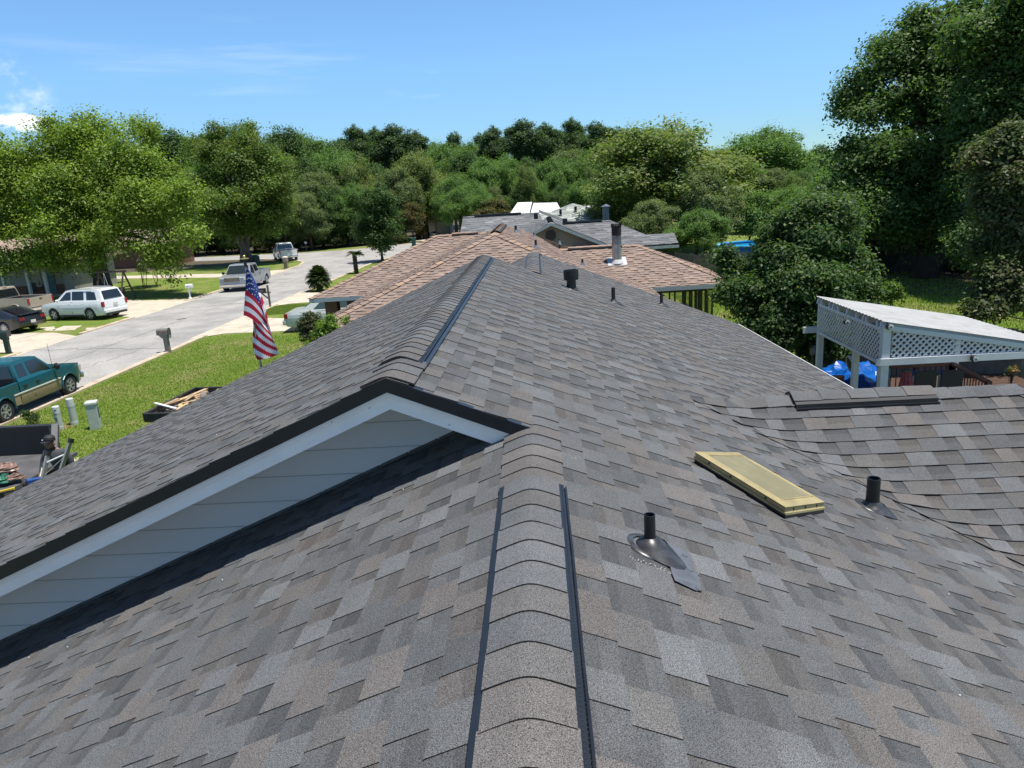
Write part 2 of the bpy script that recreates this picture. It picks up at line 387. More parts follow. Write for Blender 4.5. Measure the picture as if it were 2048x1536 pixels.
# ridge vents: a raised black strip with shingle caps on top and a rail on either side
def ridge_vent(a, b, half, drop, seed, expo, lift, right=True, left=True, thickrail=.0, capw=None):
    a = Vector(a); b = Vector(b); d = (b-a).normalized(); side = d.cross(Vector((0, 0, 1))); up = Vector((0, 0, 1)); L = (b-a).length
    v = MB(); capw = capw or half-.02
    prof = lambda u: -drop*(math.sqrt(u*u+.0012)-.019)
    us = [-half+2*half*i/12 for i in range(13)]
    top = [[a+d*t+side*u+up*(prof(u)+lift) for u in us] for t in (0, L)]
    bot = [[p-up*(lift+.004) for p in r] for r in top]
    vs = top[0]+top[1]+bot[0]+bot[1]; n = 13
    v.add(vs, [(j+1, j, n+j, n+j+1) for j in range(12)]+[(j, j+1, 2*n+j+1, 2*n+j) for j in range(12)]+[(n+j+1, n+j, 3*n+j, 3*n+j+1) for j in range(12)]+[(0, 2*n, 3*n, n), (12, n+12, 3*n+12, 2*n+12)])
    o = v.build('ridge_vent', black_plastic, house, world=True)
    c = MB(); caps(c, a-d*.004, b, capw, drop, PAL_GREY, seed, lift=lift+.004, expo=expo, thick=.006, nseg=12)
    c.build('vent_cap', shingle, o, world=False)
    # the caps were authored in world space: shift them into the house frame
    o2 = o.children[0]; mi = mworld(house).inverted(); o2.data.transform(mi)
    for sgn, on in ((1, right), (-1, left)):
        if not on: continue
        r = MB(); off = half+(.010 if sgn > 0 else -.004)+(thickrail/2 if sgn > 0 else 0)
        rng = random.Random(seed+sgn); K = max(2, int(L/.3))
        pts = [a+d*(L*i/K)+side*(sgn*(off+rng.uniform(-.002, .002)))+up*(prof(off)+.012) for i in range(K+1)]
        for i in range(K): r.bar(pts[i], pts[i+1], .008+(thickrail if sgn > 0 else 0), .012)
        for i in range(int(L/.11)):
            p = a+d*(.05+i*.11)+side*(sgn*(half-.004))+up*(prof(half)+lift*.5+.003)
            r.box(p, (.010, .006, .014))
        rr = r.build('vent_rail', black_metal, o); rr.data.transform(mi)
    # mesh baffle between the caps and the rail
    K = int(L/.018)
    for sgn in (1,):
        mm = MB()
        for i in range(K):
            p = a+d*(i*.018)+side*(sgn*(half-.012)); q = p+d*.012+side*(sgn*.020)
            mm.bar(p+up*(prof(half-.012)+lift+.0015), q+up*(prof(half+.008)+lift*.35), .0035, .003)
        m_ = mm.build('baffle', mat('grey_mesh', (.045,.047,.05), .5), o); m_.data.transform(mi)
    return o
ridge_vent((RX, -1.0, RZ), (RX, 3.05, RZ), .145, SL, 41, .1525, .020)
ridge_vent((R2X-.01, 4.25, R2Z), (R2X-.01, 11.65, R2Z), .135, SL, 42, .145, .020, thickrail=.016)
ridge_vent((RX-.03, 11.72, RZ), (RX-.03, 15.6, RZ), .135, SL, 43, .3, .024)
ridge_vent((2.08, WY, WZ), (3.24, WY, WZ), .155, WS, 44, .20, .036, thickrail=.022, capw=.120)
# drip edge, rake boards and gable siding of the upper roof
de = MB()
def rake(mb, y0, y1, zo, zu, x0, x1, xr, sgn=1):
    # one mitred chevron board between heights zo and zu below the roof plane
    for (xa, xb, fz) in ((x0, R2X, zl2), (R2X, x1, zr)):
        mb.prism([(xa, y0, fz(xa)+zo), (xb, y0, fz(xb)+zo), (xb, y0, fz(xb)+zu), (xa, y0, fz(xa)+zu)], y1-y0, (0, 1, 0))
rake(de, YG-.012, YG+.03, .003, -.074, -10.02, RX+.01, R2X)
de.build('drip_edge', black_metal, house, world=True)
rb = MB(); rake(rb, YG+.010, YG+.05, -.0745, -.104, -10.0, RX-.03, R2X); rake(rb, YG+.030, YG+.07, -.1045, -.182, -10.0, RX-.10, R2X)
rb.build('rake_board', mat('chipped_white_paint', (.87,.83,.825), .5, var=.05, vs=5, col2=(.20,.18,.17), c2s=16, c2lo=.665, c2hi=.70), house, world=True)
gw = MB()
sid = mat('lap_siding', attr=True, rough=.55, var=.04, vs=1.5)
SCOL = (.84, .78, .785); SDK = (.48, .46, .46)  # darker tone paints the lap shadow along each board's lower edge
def siding(mb, x0, x1, y, base, top, expo, face=-1):
    z = 0.3
    while z < 5.2:
        z1 = z+expo; xs = np.linspace(x0, x1, 120)
        for i in range(119):
            xa, xb = xs[i], xs[i+1]
            q = []
            ta, tb = min(z1, top(xa)), min(z1, top(xb)); ba, bb = max(z, base(xa)-.05), max(z, base(xb)-.05)
            if ta <= ba and tb <= bb: continue
            ta = max(ta, ba); tb = max(tb, bb)
            off = lambda zz: face*(.016*(1-(zz-z)/expo))
            mb.add([(xa, y+off(ba), ba), (xb, y+off(bb), bb), (xb, y+off(tb), tb), (xa, y+off(ta), ta)], [(0, 1, 2, 3)], SCOL)
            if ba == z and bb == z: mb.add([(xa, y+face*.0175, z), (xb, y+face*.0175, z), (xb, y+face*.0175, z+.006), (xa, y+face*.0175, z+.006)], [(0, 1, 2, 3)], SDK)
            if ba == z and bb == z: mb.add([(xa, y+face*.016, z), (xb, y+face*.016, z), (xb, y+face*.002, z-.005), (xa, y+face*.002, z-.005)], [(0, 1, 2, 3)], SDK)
        z = z1
gt = lambda x: (zl2(x) if x < R2X else zr(x))-.02
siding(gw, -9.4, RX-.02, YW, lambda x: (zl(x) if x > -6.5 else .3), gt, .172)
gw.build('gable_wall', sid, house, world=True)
sf = MB()
for (xa, xb, fz) in ((-9.9, R2X, zl2), (R2X, RX-.15, zr)):
    sf.prism([(xa, YG+.055, fz(xa)-.170), (xb, YG+.055, fz(xb)-.170), (xb, YW-.003, fz(xb)-.170), (xa, YW-.003, fz(xa)-.170)], .008)
sf.build('soffit', mat('soffit_white', (.62,.63,.64), .6, var=.04), house, world=True)
# step flashing along the foot of the wall
fl = MB(); x = -6.3
rng = random.Random(5)
while x < RX-.15:
    fl.prism([(x, YW-.085, zl(x)+.011), (x+.19, YW-.085, zl(x+.19)+.011), (x+.19, YW-.012, zl(x+.19)+.012), (x, YW-.012, zl(x)+.012)], .002); x += .2
fl.build('flashing', mat('dark_flashing', (.03,.032,.037), .45), house, world=True)
# far gable boards, eave drip edge, outer walls
fb = MB(); rake(fb, YF+.0, YF+.04, -.004, -.15, -10.0, RX, R2X)
for (xa, xb, fz) in ((-4.6, RX, zl), (RX, 4.28, zr)): fb.prism([(xa, YE, fz(xa)-.004), (xb, YE, fz(xb)-.004), (xb, YE, fz(xb)-.15), (xa, YE, fz(xa)-.15)], .03, (0, 1, 0))
fb.build('fascia', white_paint, house, world=True)
for (p, q) in (((5.0, -3, zr(5.0)), (5.0, vy(5.0), zr(5.0))), ((4.83, 9.5, zr(4.83)), (4.83, 11.33, zr(4.83))), ((4.83, 11.33, zr(4.83)), (4.29, YE, zr(4.29)))):
    ed = MB(); p = Vector(p); q = Vector(q); ed.bar(p+Vector((.012, 0, -.02)), q+Vector((.012, 0, -.02)), .014, .05); ed.build('eave_drip_edge', mat('white_metal_trim', (.75,.75,.76), .35), house, world=True)
def wallseg(mb, pts, top, base=0.0):
    for (a, b) in zip(pts[:-1], pts[1:]):
        (x0, y0), (x1, y1) = a, b; n = 14
        for i in range(n):
            xa, ya = x0+(x1-x0)*i/n, y0+(y1-y0)*i/n; xb, yb_ = x0+(x1-x0)*(i+1)/n, y0+(y1-y0)*(i+1)/n
            ta, tb = top(xa, ya), top(xb, yb_)
            if ta <= base or tb <= base: continue
            mb.add([(xa, ya, base), (xb, yb_, base), (xb, yb_, tb), (xa, ya, ta)], [(0, 1, 2, 3)])
roofz = lambda x, y: ((zl2(x) if x < R2X else zr(x)) if YG < y < YF+.01 else (zl(x) if x < RX else zr(x)))-.03
hz = lambda x, y: (zl(x) if x < RX else zr(x))-.03
for pts_, tf_ in (([(-9.4, 4.45), (-9.4, 11.35), (RX, 11.35)], roofz), ([(-4.2, 11.36), (-4.2, 15.5), (RX, 15.5), (3.9, 15.5), (4.2, 9.4)], hz), ([(-6.1, -3), (-6.1, 4.4)], hz), ([(4.5, -3), (4.5, 3)], hz)):
    wa = MB(); wallseg(wa, pts_, tf_); wa.build('outer_wall', mat('house_brick', (.30,.15,.10), .8, var=.2, vs=3), house, world=True)
# pipes and boots
def on_main(px, py):     # foot of a pipe on the right-hand slope
    r = ray(px, py); n = np.array([SL, 0, 1.0]); p0 = np.array([RX, 0, RZ-CAMH]); k = p0.dot(n)/r.dot(n); return Vector((r[0]*k, r[1]*k, CAMH+r[2]*k))
NR = Vector((SL, 0, 1)).normalized()
MR = Matrix.Rotation(math.atan(SL), 4, 'Y')
grey_boot = mat('lead_grey_boot', (.032,.033,.037), .34, metal=.0, var=.35, vs=25, col2=(.05,.05,.055), c2s=12)
flash_blue = mat('bare_flashing', (.09,.10,.12), .6, metal=.0, var=.25, vs=20)
def pipe(base, h, r, boot=.11, label=None, flap=None, skirt=None, detail=True):
    p = MB(); b = Vector(base)
    n = 24
    p.lathe([(r*1.14, .0), (r*1.02, .035), (r, .06), (r*.98, h), (r*.84, h), (r*.82, h-.09), (0.0, h-.09)], b, n)
    o = p.build('vent_pipe', black_plastic, house, world=True, smooth=False)
    if label: o['label'] = label
    q = MB()
    # base flange lies on the slope, the collar stands upright
    q.lathe([(boot*1.0, -.02), (boot*.98, .012), (boot*.80, .030), (boot*.62, .045), (boot*.50, .058), (r*1.05, .068)], b+Vector((0, 0, -.012)), n)
    q.lathe([(boot*1.22, .000), (boot*1.19, .009), (boot*.9, .012)], b+Vector((.0, 0, 0)), n, MR)
    if skirt:
        dx, dy = skirt; d = Vector((dx, dy, -SL*dx)); rr = boot*1.02
        ring = []
        for k in range(16):
            a = 2*math.pi*k/16; v = Vector((math.cos(a), math.sin(a), 0)); s_ = max(0, v.dot(Vector((dx, dy, 0)).normalized()))
            e = b+Vector((v.x*rr, v.y*rr, 0))+d*(s_**1.2); e.z = RZ-SL*(e.x-RX)+.010; ring.append(e)
        topc = [b+Vector((math.cos(2*math.pi*k/16)*boot*.82, math.sin(2*math.pi*k/16)*boot*.82, .022)) for k in range(16)]
        q.add(ring+topc, [(k, (k+1) % 16, 16+(k+1) % 16, 16+k) for k in range(16)])
    bo = q.build('pipe_boot', grey_boot, o, smooth=True); bo.data.transform(mworld(house).inverted())
    return o, bo
pa = on_main(1300, 1098)
o, bo = pipe(pa, .155, .0235, .088, label='nearest black vent pipe, standing in a round grey boot', skirt=(.058, -.052))
f = MB()
def onroof(x, y, h): return Vector((x, y, RZ-SL*(x-RX)+h))
q1 = [on_main(*c) for c in ((1330, 1085), (1352, 1098), (1378, 1112), (1388, 1142), (1398, 1160), (1403, 1184), (1392, 1186), (1350, 1166), (1343, 1150))]
f.prism([p+Vector((0, 0, .009)) for p in q1], .002)
for c in ((1370, 1116), (1380, 1145), (1397, 1183)): f.lathe([(.014, 0), (.012, .004), (0, .005)], on_main(*c)+Vector((0, 0, .011)), 10, MR)
o2 = f.build('flashing_flap', flash_blue, o); o2.data.transform(mworld(house).inverted())
sg = MB(); rng = random.Random(3)
for i in range(26):
    t = i/25; c = on_main(1262+(1345-1262)*t+rng.uniform(-3, 3), 1118+(1151-1118)*t+rng.uniform(-3, 3)); sg.ball(c+Vector((0, 0, .010)), rng.uniform(.0012, .003), 6, 4)
o3 = sg.build('sealant_beads', mat('sealant', (.6,.6,.55), .1, spec=.8), o); o3.data.transform(mworld(house).inverted())
pb = on_main(1744, 1016)
pipe(pb, .215, .0425, .098, label='thick black vent pipe just right of the yellow skylight', skirt=(.05, -.03))
pbig = on_main(1143, 578)
o, bo = pipe(pbig, .22, .072, .10, label='squat black flue with a wide collar, farthest up the slope')
f = MB(); f.lathe([(.072, .14), (.112, .145), (.116, .22), (.116, .295), (.104, .295), (.100, .24), (0, .24)], pbig, 24)
o2 = f.build('collar', black_plastic, o); o2.data.transform(mworld(house).inverted())
pipe(on_main(1227, 605), .235, .031, .075, label='slim black vent pipe with silver boot, right of the squat flue', skirt=(.12, -.02))
pipe(on_main(1323, 610), .20, .031, .075, label='slim black vent pipe nearest the far right edge of the roof', skirt=(.12, -.02))
# skylight
gold = mat('faded_yellow_frame', (.40,.325,.155), .38, metal=.15, var=.18, vs=9, col2=(.30,.27,.18), c2s=8, c2lo=.5, c2hi=.7)
skp = [on_main(1387, 926), on_main(1476, 926), on_main(1650, 1028), on_main(1571, 1041)]
def lift(ps, h): return [p+Vector((0, 0, h)) for p in ps]
cen = sum(skp, Vector())/4
def inset(ps, k): return [cen+(p-cen)*k for p in ps]
def frustum(mb, lo, hi, cap=True):
    n = len(lo); mb.add(list(lo)+list(hi), [(i, (i+1) % n, n+(i+1) % n, n+i) for i in range(n)]+([tuple(range(n, 2*n))] if cap else []))
sk = MB(); frustum(sk, lift(inset(skp, .985), -.02), lift(inset(skp, .985), .034))
sko = sk.build('skylight', black_metal, house, world=True)
sk = MB(); frustum(sk, lift(skp, .030), lift(skp, .044)); frustum(sk, lift(inset(skp, .975), .044), lift(inset(skp, .975), .074), False)
frustum(sk, lift(inset(skp, .975), .066), lift(inset(skp, .99), .072), False)
ins = [cen+(p-cen)*.80 for p in skp]
a, b = lift(inset(skp, .99), .076), lift(ins, .083)
sk.add(a+b, [(i, (i+1) % 4, 4+(i+1) % 4, 4+i) for i in range(4)])
for i in range(4): sk.bar(lift(ins, .083)[i], lift(ins, .083)[(i+1) % 4], .012, .007)
fo = sk.build('frame', gold, sko, bevel=.003); fo.data.transform(mworld(house).inverted())
sk = MB(); sk.poly(lift([cen+(p-cen)*.81 for p in skp], .082))
po = sk.build('pane', mat('aged_acrylic', (.245,.225,.145), .22, var=.08, vs=5, col2=(.30,.28,.19), c2s=4), sko); po.data.transform(mworld(house).inverted())
for (i, j, ts) in ((0, 3, (.17, .42, .8)), (3, 2, (.2, .5, .8))):
    for t in ts:
        p = lift(inset(skp, .977), .058)[i].lerp(lift(inset(skp, .977), .058)[j], t); sk = MB(); sk.ball(p, .007, 8, 6)
        so_ = sk.build('screw', mat('sealed_screw', (.05,.05,.05), .2, metal=.5), sko); so_.data.transform(mworld(house).inverted())
# bits of debris and sealant scuffs on the shingles
db = MB(); rng = random.Random(77)
for i in range(90):
    x = rng.uniform(.1, 4.0); y = rng.uniform(1.2, 9.0)
    if rng.random() < .4: x = -x
    z = (zr(x) if x > RX else (zl(x) if y < 4.3 else zl2(x)))+.010
    if y > 4.3 and -1 < x < RX: continue
    if y < vy(x)-.0 or x < WX0: db.ball((x, y, z), rng.uniform(.0018, .005), 5, 4)
db.build('roof_debris', mat('pale_debris', (.55,.54,.5), .5), house, world=True)['kind'] = 'stuff'
# ------------------------------------------------------------------ ground, street, drives
def grassmat(name, col, col2, c2s, col3, s3, lo=.5, hi=.62):
    m = bpy.data.materials.new(name); m.use_nodes = True; t = m.node_tree; N = t.nodes.new; L = t.links.new; b = t.nodes['Principled BSDF']
    b.inputs['Roughness'].default_value = .9; b.inputs['Specular IOR Level'].default_value = .15
    tc = N('ShaderNodeTexCoord')
    def nz(s, d=5, r=.6):
        n = N('ShaderNodeTexNoise'); n.inputs['Scale'].default_value = s; n.inputs['Detail'].default_value = d; n.inputs['Roughness'].default_value = r
        L(tc.outputs['Object'], n.inputs['Vector']); return n.outputs['Fac']
    def mr(v, a, b_, c=0, d=1):
        n = N('ShaderNodeMapRange'); n.inputs['From Min'].default_value = a; n.inputs['From Max'].default_value = b_; n.inputs['To Min'].default_value = c; n.inputs['To Max'].default_value = d; L(v, n.inputs['Value']); return n.outputs[0]
    def mix(f, a, b_):
        n = N('ShaderNodeMix'); n.data_type = 'RGBA'; L(f, n.inputs[0])
        for i, x in ((6, a), (7, b_)):
            if isinstance(x, tuple): n.inputs[i].default_value = (*x, 1)
            else: L(x, n.inputs[i])
        return n.outputs[2]
    c = mix(mr(nz(c2s), .38, .62), col, col2)
    c = mix(mr(nz(s3, 6, .7), lo, hi), c, col3)
    sc = N('ShaderNodeVectorMath'); sc.operation = 'SCALE'; L(c, sc.inputs[0]); L(mr(nz(14, 3, .8), .3, .7, .55, 1.45), sc.inputs['Scale']); c = sc.outputs[0]
    L(c, b.inputs['Base Color'])
    bp = N('ShaderNodeBump'); bp.inputs['Strength'].default_value = .8; bp.inputs['Distance'].default_value = .05; L(nz(22, 3, .8), bp.inputs['Height']); L(bp.outputs[0], b.inputs['Normal'])
    return m
lawn = grassmat('lawn_grass', (.115,.178,.026), (.150,.212,.034), .8, (.235,.215,.095), .40, .48, .66)
gs_ = MB(); gs_.poly([(-900, -300, 0), (900, -300, 0), (900, 1500, 0), (-900, 1500, 0)])
tag(gs_.build('ground', lawn), kind='structure')
asph = mat('asphalt', (.330,.318,.300), .9, var=.10, vs=.9, grain=(.80,1.2), gs=16, col2=(.250,.242,.230), c2s=.30, c2lo=.45, c2hi=.62, detail=6)
conc = mat('concrete', (.50,.44,.35), .85, var=.10, vs=1.2, grain=(.9,1.1), gs=20, col2=(.36,.31,.24), c2s=.8, c2lo=.52, c2hi=.70, detail=6)
curbm = mat('stained_kerb_concrete', (.48,.40,.30), .85, var=.12, vs=2, col2=(.30,.19,.11), c2s=.9, c2lo=.5, c2hi=.66, grain=(.85,1.15), gs=12)
straw = mat('leaf_litter', (.085,.062,.040), .95, var=.35, vs=2.5, grain=(.5,1.5), gs=18, col2=(.05,.055,.022), c2s=.7)
def sheet(name, pts, z, m, kind='structure', jag=0.0, **k):
    pts = [tuple(p[:2]) for p in pts]
    if jag:
        rng = random.Random(len(pts)); out = []
        for i, p in enumerate(pts):
            q = pts[(i+1) % len(pts)]; L = math.hypot(q[0]-p[0], q[1]-p[1]); n = max(1, int(L/.35)); out.append(p)
            nx, ny = -(q[1]-p[1])/max(L, .01), (q[0]-p[0])/max(L, .01)
            for j in range(1, n):
                t = j/n; e = rng.uniform(-jag, jag); out.append((p[0]+(q[0]-p[0])*t+nx*e, p[1]+(q[1]-p[1])*t+ny*e))
        pts = out
    b = MB(); b.poly([(x, y, z) for x, y in pts]); o = b.build(name, m); return tag(o, kind=kind, **k)
XN, XFr = -16.62, -24.25
road = [(XN, -30), (XN, 70.5), (-16.35, 75.2), (-15.2, 82), (-12, 92), (-6, 100), (-4, 106), (-12, 105.5), (-16.6, 101.5), (-22.3, 96.3), (-25.5, 94.4), (-30.5, 94.4), (-42, 97), (-60, 103), (-62, 97), (-44, 91), (-33.5, 87.2), (-27.6, 82.6), (-25.2, 78.4), (XFr, 74), (XFr, -30)]
sheet('road', road, .012, asph)
def strip(name, line, wd, z0, h, m):
    b = MB(); n = len(line)
    for i in range(n-1):
        a = Vector((*line[i], 0)); c = Vector((*line[i+1], 0)); d = (c-a).normalized(); nn = Vector((-d.y, d.x, 0))*wd
        b.prism([a+Vector((0,0,z0)), c+Vector((0,0,z0)), c+nn+Vector((0,0,z0)), a+nn+Vector((0,0,z0))], h)
    return tag(b.build(name, m), kind='structure')
# low roll kerbs with a gutter strip, broken by the drives
strip('kerb', [(XN, 8), (XN, 34.3)][::-1], .32, .004, .05, curbm)
strip('kerb', [(XN, 40.2), (XN, 44.3)][::-1], .32, .004, .05, curbm)
strip('kerb', [(XN, 49.8), (XN, 70.5), (-16.35, 75.2), (-15.2, 82), (-12, 92)][::-1], .32, .004, .05, curbm)
strip('kerb', [(XFr, 20), (XFr, 32.3)], .34, .004, .05, curbm)
strip('kerb', [(XFr, 37.0), (XFr, 42.2)], .34, .004, .05, curbm)
strip('kerb', [(XFr, 49.0), (XFr, 64.5)], .34, .004, .05, curbm)
strip('kerb', [(XFr, 69.5), (XFr, 74), (-25.2, 78.4), (-27.6, 82.6), (-33.5, 87.2)], .34, .004, .05, curbm)
strip('kerb', [(-42, 97), (-30.5, 94.4), (-25.5, 94.4), (-22.3, 96.3), (-16.6, 101.5)], .34, .004, .05, curbm)
# drives: neighbour's two mouths, the wide one across the street, the far one
sheet('driveway', [(-16.9, 33.6), (-15.6, 34.6), (-13.6, 34.4), (-4, 34.2), (-4, 38.3), (-13.8, 38.5), (-15.6, 39.3), (-16.9, 40.6)], .018, conc)
sheet('driveway', [(-16.9, 43.2), (-15.6, 44.5), (-8, 45.4), (-8, 48.6), (-15.0, 49.2), (-16.9, 50.8)], .018, conc)
sheet('driveway', [(-24.0, 31.6), (-24.9, 32.6), (-30.2, 33.2), (-48, 34.4), (-48, 46.5), (-35.5, 45.2), (-32.0, 41.7), (-29.2, 38.6), (-26.5, 38.0), (-24.0, 36.2)], .018, conc, jag=.05)
sheet('driveway', [(-24.0, 41.8), (-25.6, 43.1), (-28.6, 44.4), (-33, 46.0), (-35.5, 52.0), (-32, 52.6), (-27.6, 50.6), (-25.0, 50.0), (-24.0, 49.6)], .019, conc, jag=.08)
sheet('driveway', [(-24.0, 63.7), (-25.6, 65.2), (-30, 66.0), (-40, 70.3), (-52, 73), (-52, 76.5), (-40, 73.2), (-29.5, 69.2), (-24.0, 70.3)], .018, conc)
sheet('driveway', [(-18.6, 105.5), (-13, 105.0), (-12.5, 121), (-17.5, 121)], .016, conc)
for pp in ([(128, 652), (165, 651), (150, 660), (100, 662)], [(172, 656), (190, 655), (186, 659), (170, 660)], [(80, 655), (110, 653), (112, 660), (92, 662)]):
    sheet('path', [P(*p)[:2] for p in pp], .008, conc, jag=.06)
# pads and bare patches by the utility posts
sheet('path', [P(*p)[:2] for p in ((80, 851), (102, 850), (100, 862), (78, 864))], .010, conc)
sheet('path', [P(*p)[:2] for p in ((136, 922), (158, 915), (150, 935), (128, 945))], .010, conc)
dirt = mat('bare_dirt', (.22,.15,.08), .95, var=.3, vs=6, grain=(.6,1.4), gs=30)
sheet('dirt_patch', [P(*p)[:2] for p in ((104, 855), (128, 846), (158, 846), (150, 853), (122, 861))], .007, dirt, jag=.07)
sheet('dirt_patch', [P(*p)[:2] for p in ((1855, 583), (1880, 579), (1893, 582), (1870, 588))], .008, mat('pale_dirt', (.42,.30,.19), .9, var=.2), jag=.2)
# woodland floor behind the street and the yards
sheet('woodland_floor', [(-140, 101), (-46, 98.5), (-40, 100.5), (-31, 99.4), (-22, 101.4), (-19.5, 108), (-12, 112), (10, 118), (60, 110), (60, 400), (-140, 400)], .010, straw, jag=.5)
sheet('woodland_floor', [(-45, 78.5), (-31.5, 80.5), (-30, 85.5), (-46, 93.0), (-60, 92), (-64, 84)], .009, straw, jag=.4)
sheet('woodland_floor', [(11.5, 37.5), (15, 38.0), (17.5, 35.2), (24, 30), (40, 26), (60, 60), (30, 75), (12, 52)], .009, mat('shaded_litter', (.06,.045,.028), .95, var=.3, vs=3), jag=.4)  # darker copy of the leaf litter, tree shade put into its colour
# dark tar line and pale patches on the road
tl = MB()
for (a, b) in (((355, 640), (371, 637)),):
    p, q = P(*a), P(*b); tl.bar((p[0], p[1], .017), (q[0], q[1], .017), .28, .004)
tag(tl.build('patched_joint', mat('tar', (.10,.085,.075), .8)), kind='structure')
# grass blades over the nearer lawn so it is not a bare sheet
rs = np.random.RandomState(4)
def grass_patch(name, n, xr, yr, hgt, wd, cols, excl=None):
    x = rs.uniform(*xr, n); y = yr[0]+(yr[1]-yr[0])*rs.beta(1.0, 1.35, n)
    keep = np.ones(n, bool)
    for e in (excl or []): keep &= ~((x > e[0]) & (x < e[1]) & (y > e[2]) & (y < e[3]))
    x, y = x[keep], y[keep]; n = len(x); a = rs.uniform(0, 6.28, n); h = hgt*rs.uniform(.5, 1.3, n); w_ = wd*rs.uniform(.6, 1.4, n)
    lx, ly = rs.normal(0, .35, n)*h, rs.normal(0, .35, n)*h
    v = np.zeros((n, 3, 3)); v[:, 0] = np.c_[x-np.cos(a)*w_, y-np.sin(a)*w_, np.zeros(n)]; v[:, 1] = np.c_[x+np.cos(a)*w_, y+np.sin(a)*w_, np.zeros(n)]; v[:, 2] = np.c_[x+lx, y+ly, h]
    me = bpy.data.meshes.new(name); me.vertices.add(3*n); me.vertices.foreach_set('co', v.ravel().astype(np.float32))
    me.loops.add(3*n); me.loops.foreach_set('vertex_index', np.arange(3*n, dtype=np.int32)); me.polygons.add(n)
    me.polygons.foreach_set('loop_start', np.arange(0, 3*n, 3, dtype=np.int32)); me.polygons.foreach_set('loop_total', np.full(n, 3, np.int32)); me.update()
    at = me.color_attributes.new('Col', 'FLOAT_COLOR', 'CORNER'); c = np.array(cols)[rs.randint(0, len(cols), n)]*rs.uniform(.75, 1.25, (n, 1))
    at.data.foreach_set('color', np.repeat(np.c_[c, np.ones(n)], 3, 0).ravel().astype(np.float32))
    me.materials.append(leafmat('grass_blades', tr=.3)); o = bpy.data.objects.new(name, me); C.objects.link(o)
    return tag(o, kind='stuff', cat='grass', label='short green lawn grass with paler dry blades')
GC = [(.17,.27,.035), (.21,.31,.04), (.15,.24,.03), (.26,.31,.07), (.33,.31,.14)]
grass_patch('grass', 150000, (-16.2, -4.3), (11.6, 34.2), .045, .014, GC)
grass_patch('grass', 26000, (-16.2, -12.9), (40.3, 44.0), .06, .02, GC)
grass_patch('grass', 60000, (7.0, 22.0), (20.0, 44), .09, .02, GC)
# ------------------------------------------------------------------ neighbouring houses
def rot_house_part(name, faces, m, parent, seed=0, expo=.2, pal=PAL_BROWN, wmin=.25, wmax=.6, thick=.02):
    mb = MB()
    for i, (poly, O_, U_, V_) in enumerate(faces): shingle_slope(mb, poly, O_, U_, V_, pal, seed+i, expo=expo, wmin=wmin, wmax=wmax, thick=thick)
    return mb.build(name, m, parent, world=True)
def plane_face(poly, ridge_pt, U_):
    """face info for a roof polygon: U along the eave, V straight down the slope"""
    a, b, c = [Vector(p) for p in poly[:3]]; n = (b-a).cross(c-a)
    if n.length < 1e-6 and len(poly) > 3: n = (b-a).cross(Vector(poly[3])-a)
    n.normalize(); n = n if n.z > 0 else -n; U_ = Vector(U_).normalized(); U_ = (U_-n*U_.dot(n)).normalized(); V_ = n.cross(U_)
    if V_.z > 0: V_ = -V_
    return (poly, ridge_pt, U_, V_)
# --- brown hip-roofed house
ZE = 2.45
A = Vector((-1.40, 24.3, 4.58)); AF = Vector((-1.40, 30.2, 4.58))
bh = thing('brown_roofed_house', 'neighbouring house with a brown shingled hip roof and a tall metal flue', 'house', (-1.5, 28, 0))
hl = Vector((-6.45, 19.25, ZE)); hr = Vector((3.65, 19.25, ZE)); WL = Vector((-8.63, 26.77, ZE)); WLR = Vector((-4.29, 31.2, 4.27)); WLM = Vector((-2.15, 31.2, 4.27))
ERx = 3.65; RWR = Vector((3.70, 27.5, 3.67)); RWM = Vector((.79, 27.5, 3.67)); RWC = Vector((6.6, 24.6, ZE))
vl0 = Vector((-6.53, 26.77, ZE)); vr0 = Vector((3.70, 24.6, ZE))
bf = [plane_face([A, hr, hl], A, (1,0,0)),
      plane_face([A, AF, Vector((-2.15, 31.2, 4.27)), vl0, Vector((-6.53, 19.25, ZE))], A, (0,1,0)),
      plane_face([A, Vector((3.70, 19.25, ZE)), vr0, RWM, Vector((-.2, 31.5, 4.08)), AF], A, (0,1,0)),
      plane_face([WLR, WL, vl0, WLM], WLR, (1,0,0)),
      plane_face([RWM, vr0, RWC, RWR], RWM, (1,0,0)),
      plane_face([RWR, RWC, Vector((6.6, 30.4, ZE))], RWR, (0,1,0)),
      plane_face([WLR, Vector((-8.63, 35.6, ZE)), WL], WLR, (0,1,0)),
      plane_face([WLM, Vector((-2.15, 35.6, ZE)), Vector((-8.63, 35.6, ZE)), WLR], WLM, (1,0,0)),
      plane_face([RWM, RWR, Vector((6.6, 30.4, ZE)), Vector((.79, 30.4, ZE))], RWM, (1,0,0)),
      plane_face([AF, Vector((3.2, 35.6, ZE)), Vector((-6, 35.6, ZE))], AF, (1,0,0))]
rot_house_part('roof', bf, shingle_far, bh, 100, expo=.16, wmin=.12, wmax=.42, thick=.026)
PB2 = [((.29,.205,.16),3),((.265,.19,.15),3),((.24,.18,.15),2),((.33,.225,.16),1)]
for i, (a, b) in enumerate(((hl, A), (hr, A), (WL, WLR), (RWC, RWR), (A, AF), (WLM, WLR), (RWM, RWR), (Vector((-8.63,35.6,ZE)), WLR))):
    cb = MB(); caps(cb, a, b, .16, .3 if i < 4 else .41, PB2, 120+i, lift=.025, expo=.26, thick=.02, nseg=4); cb.build('hip_cap', shingle_far, bh, world=True)
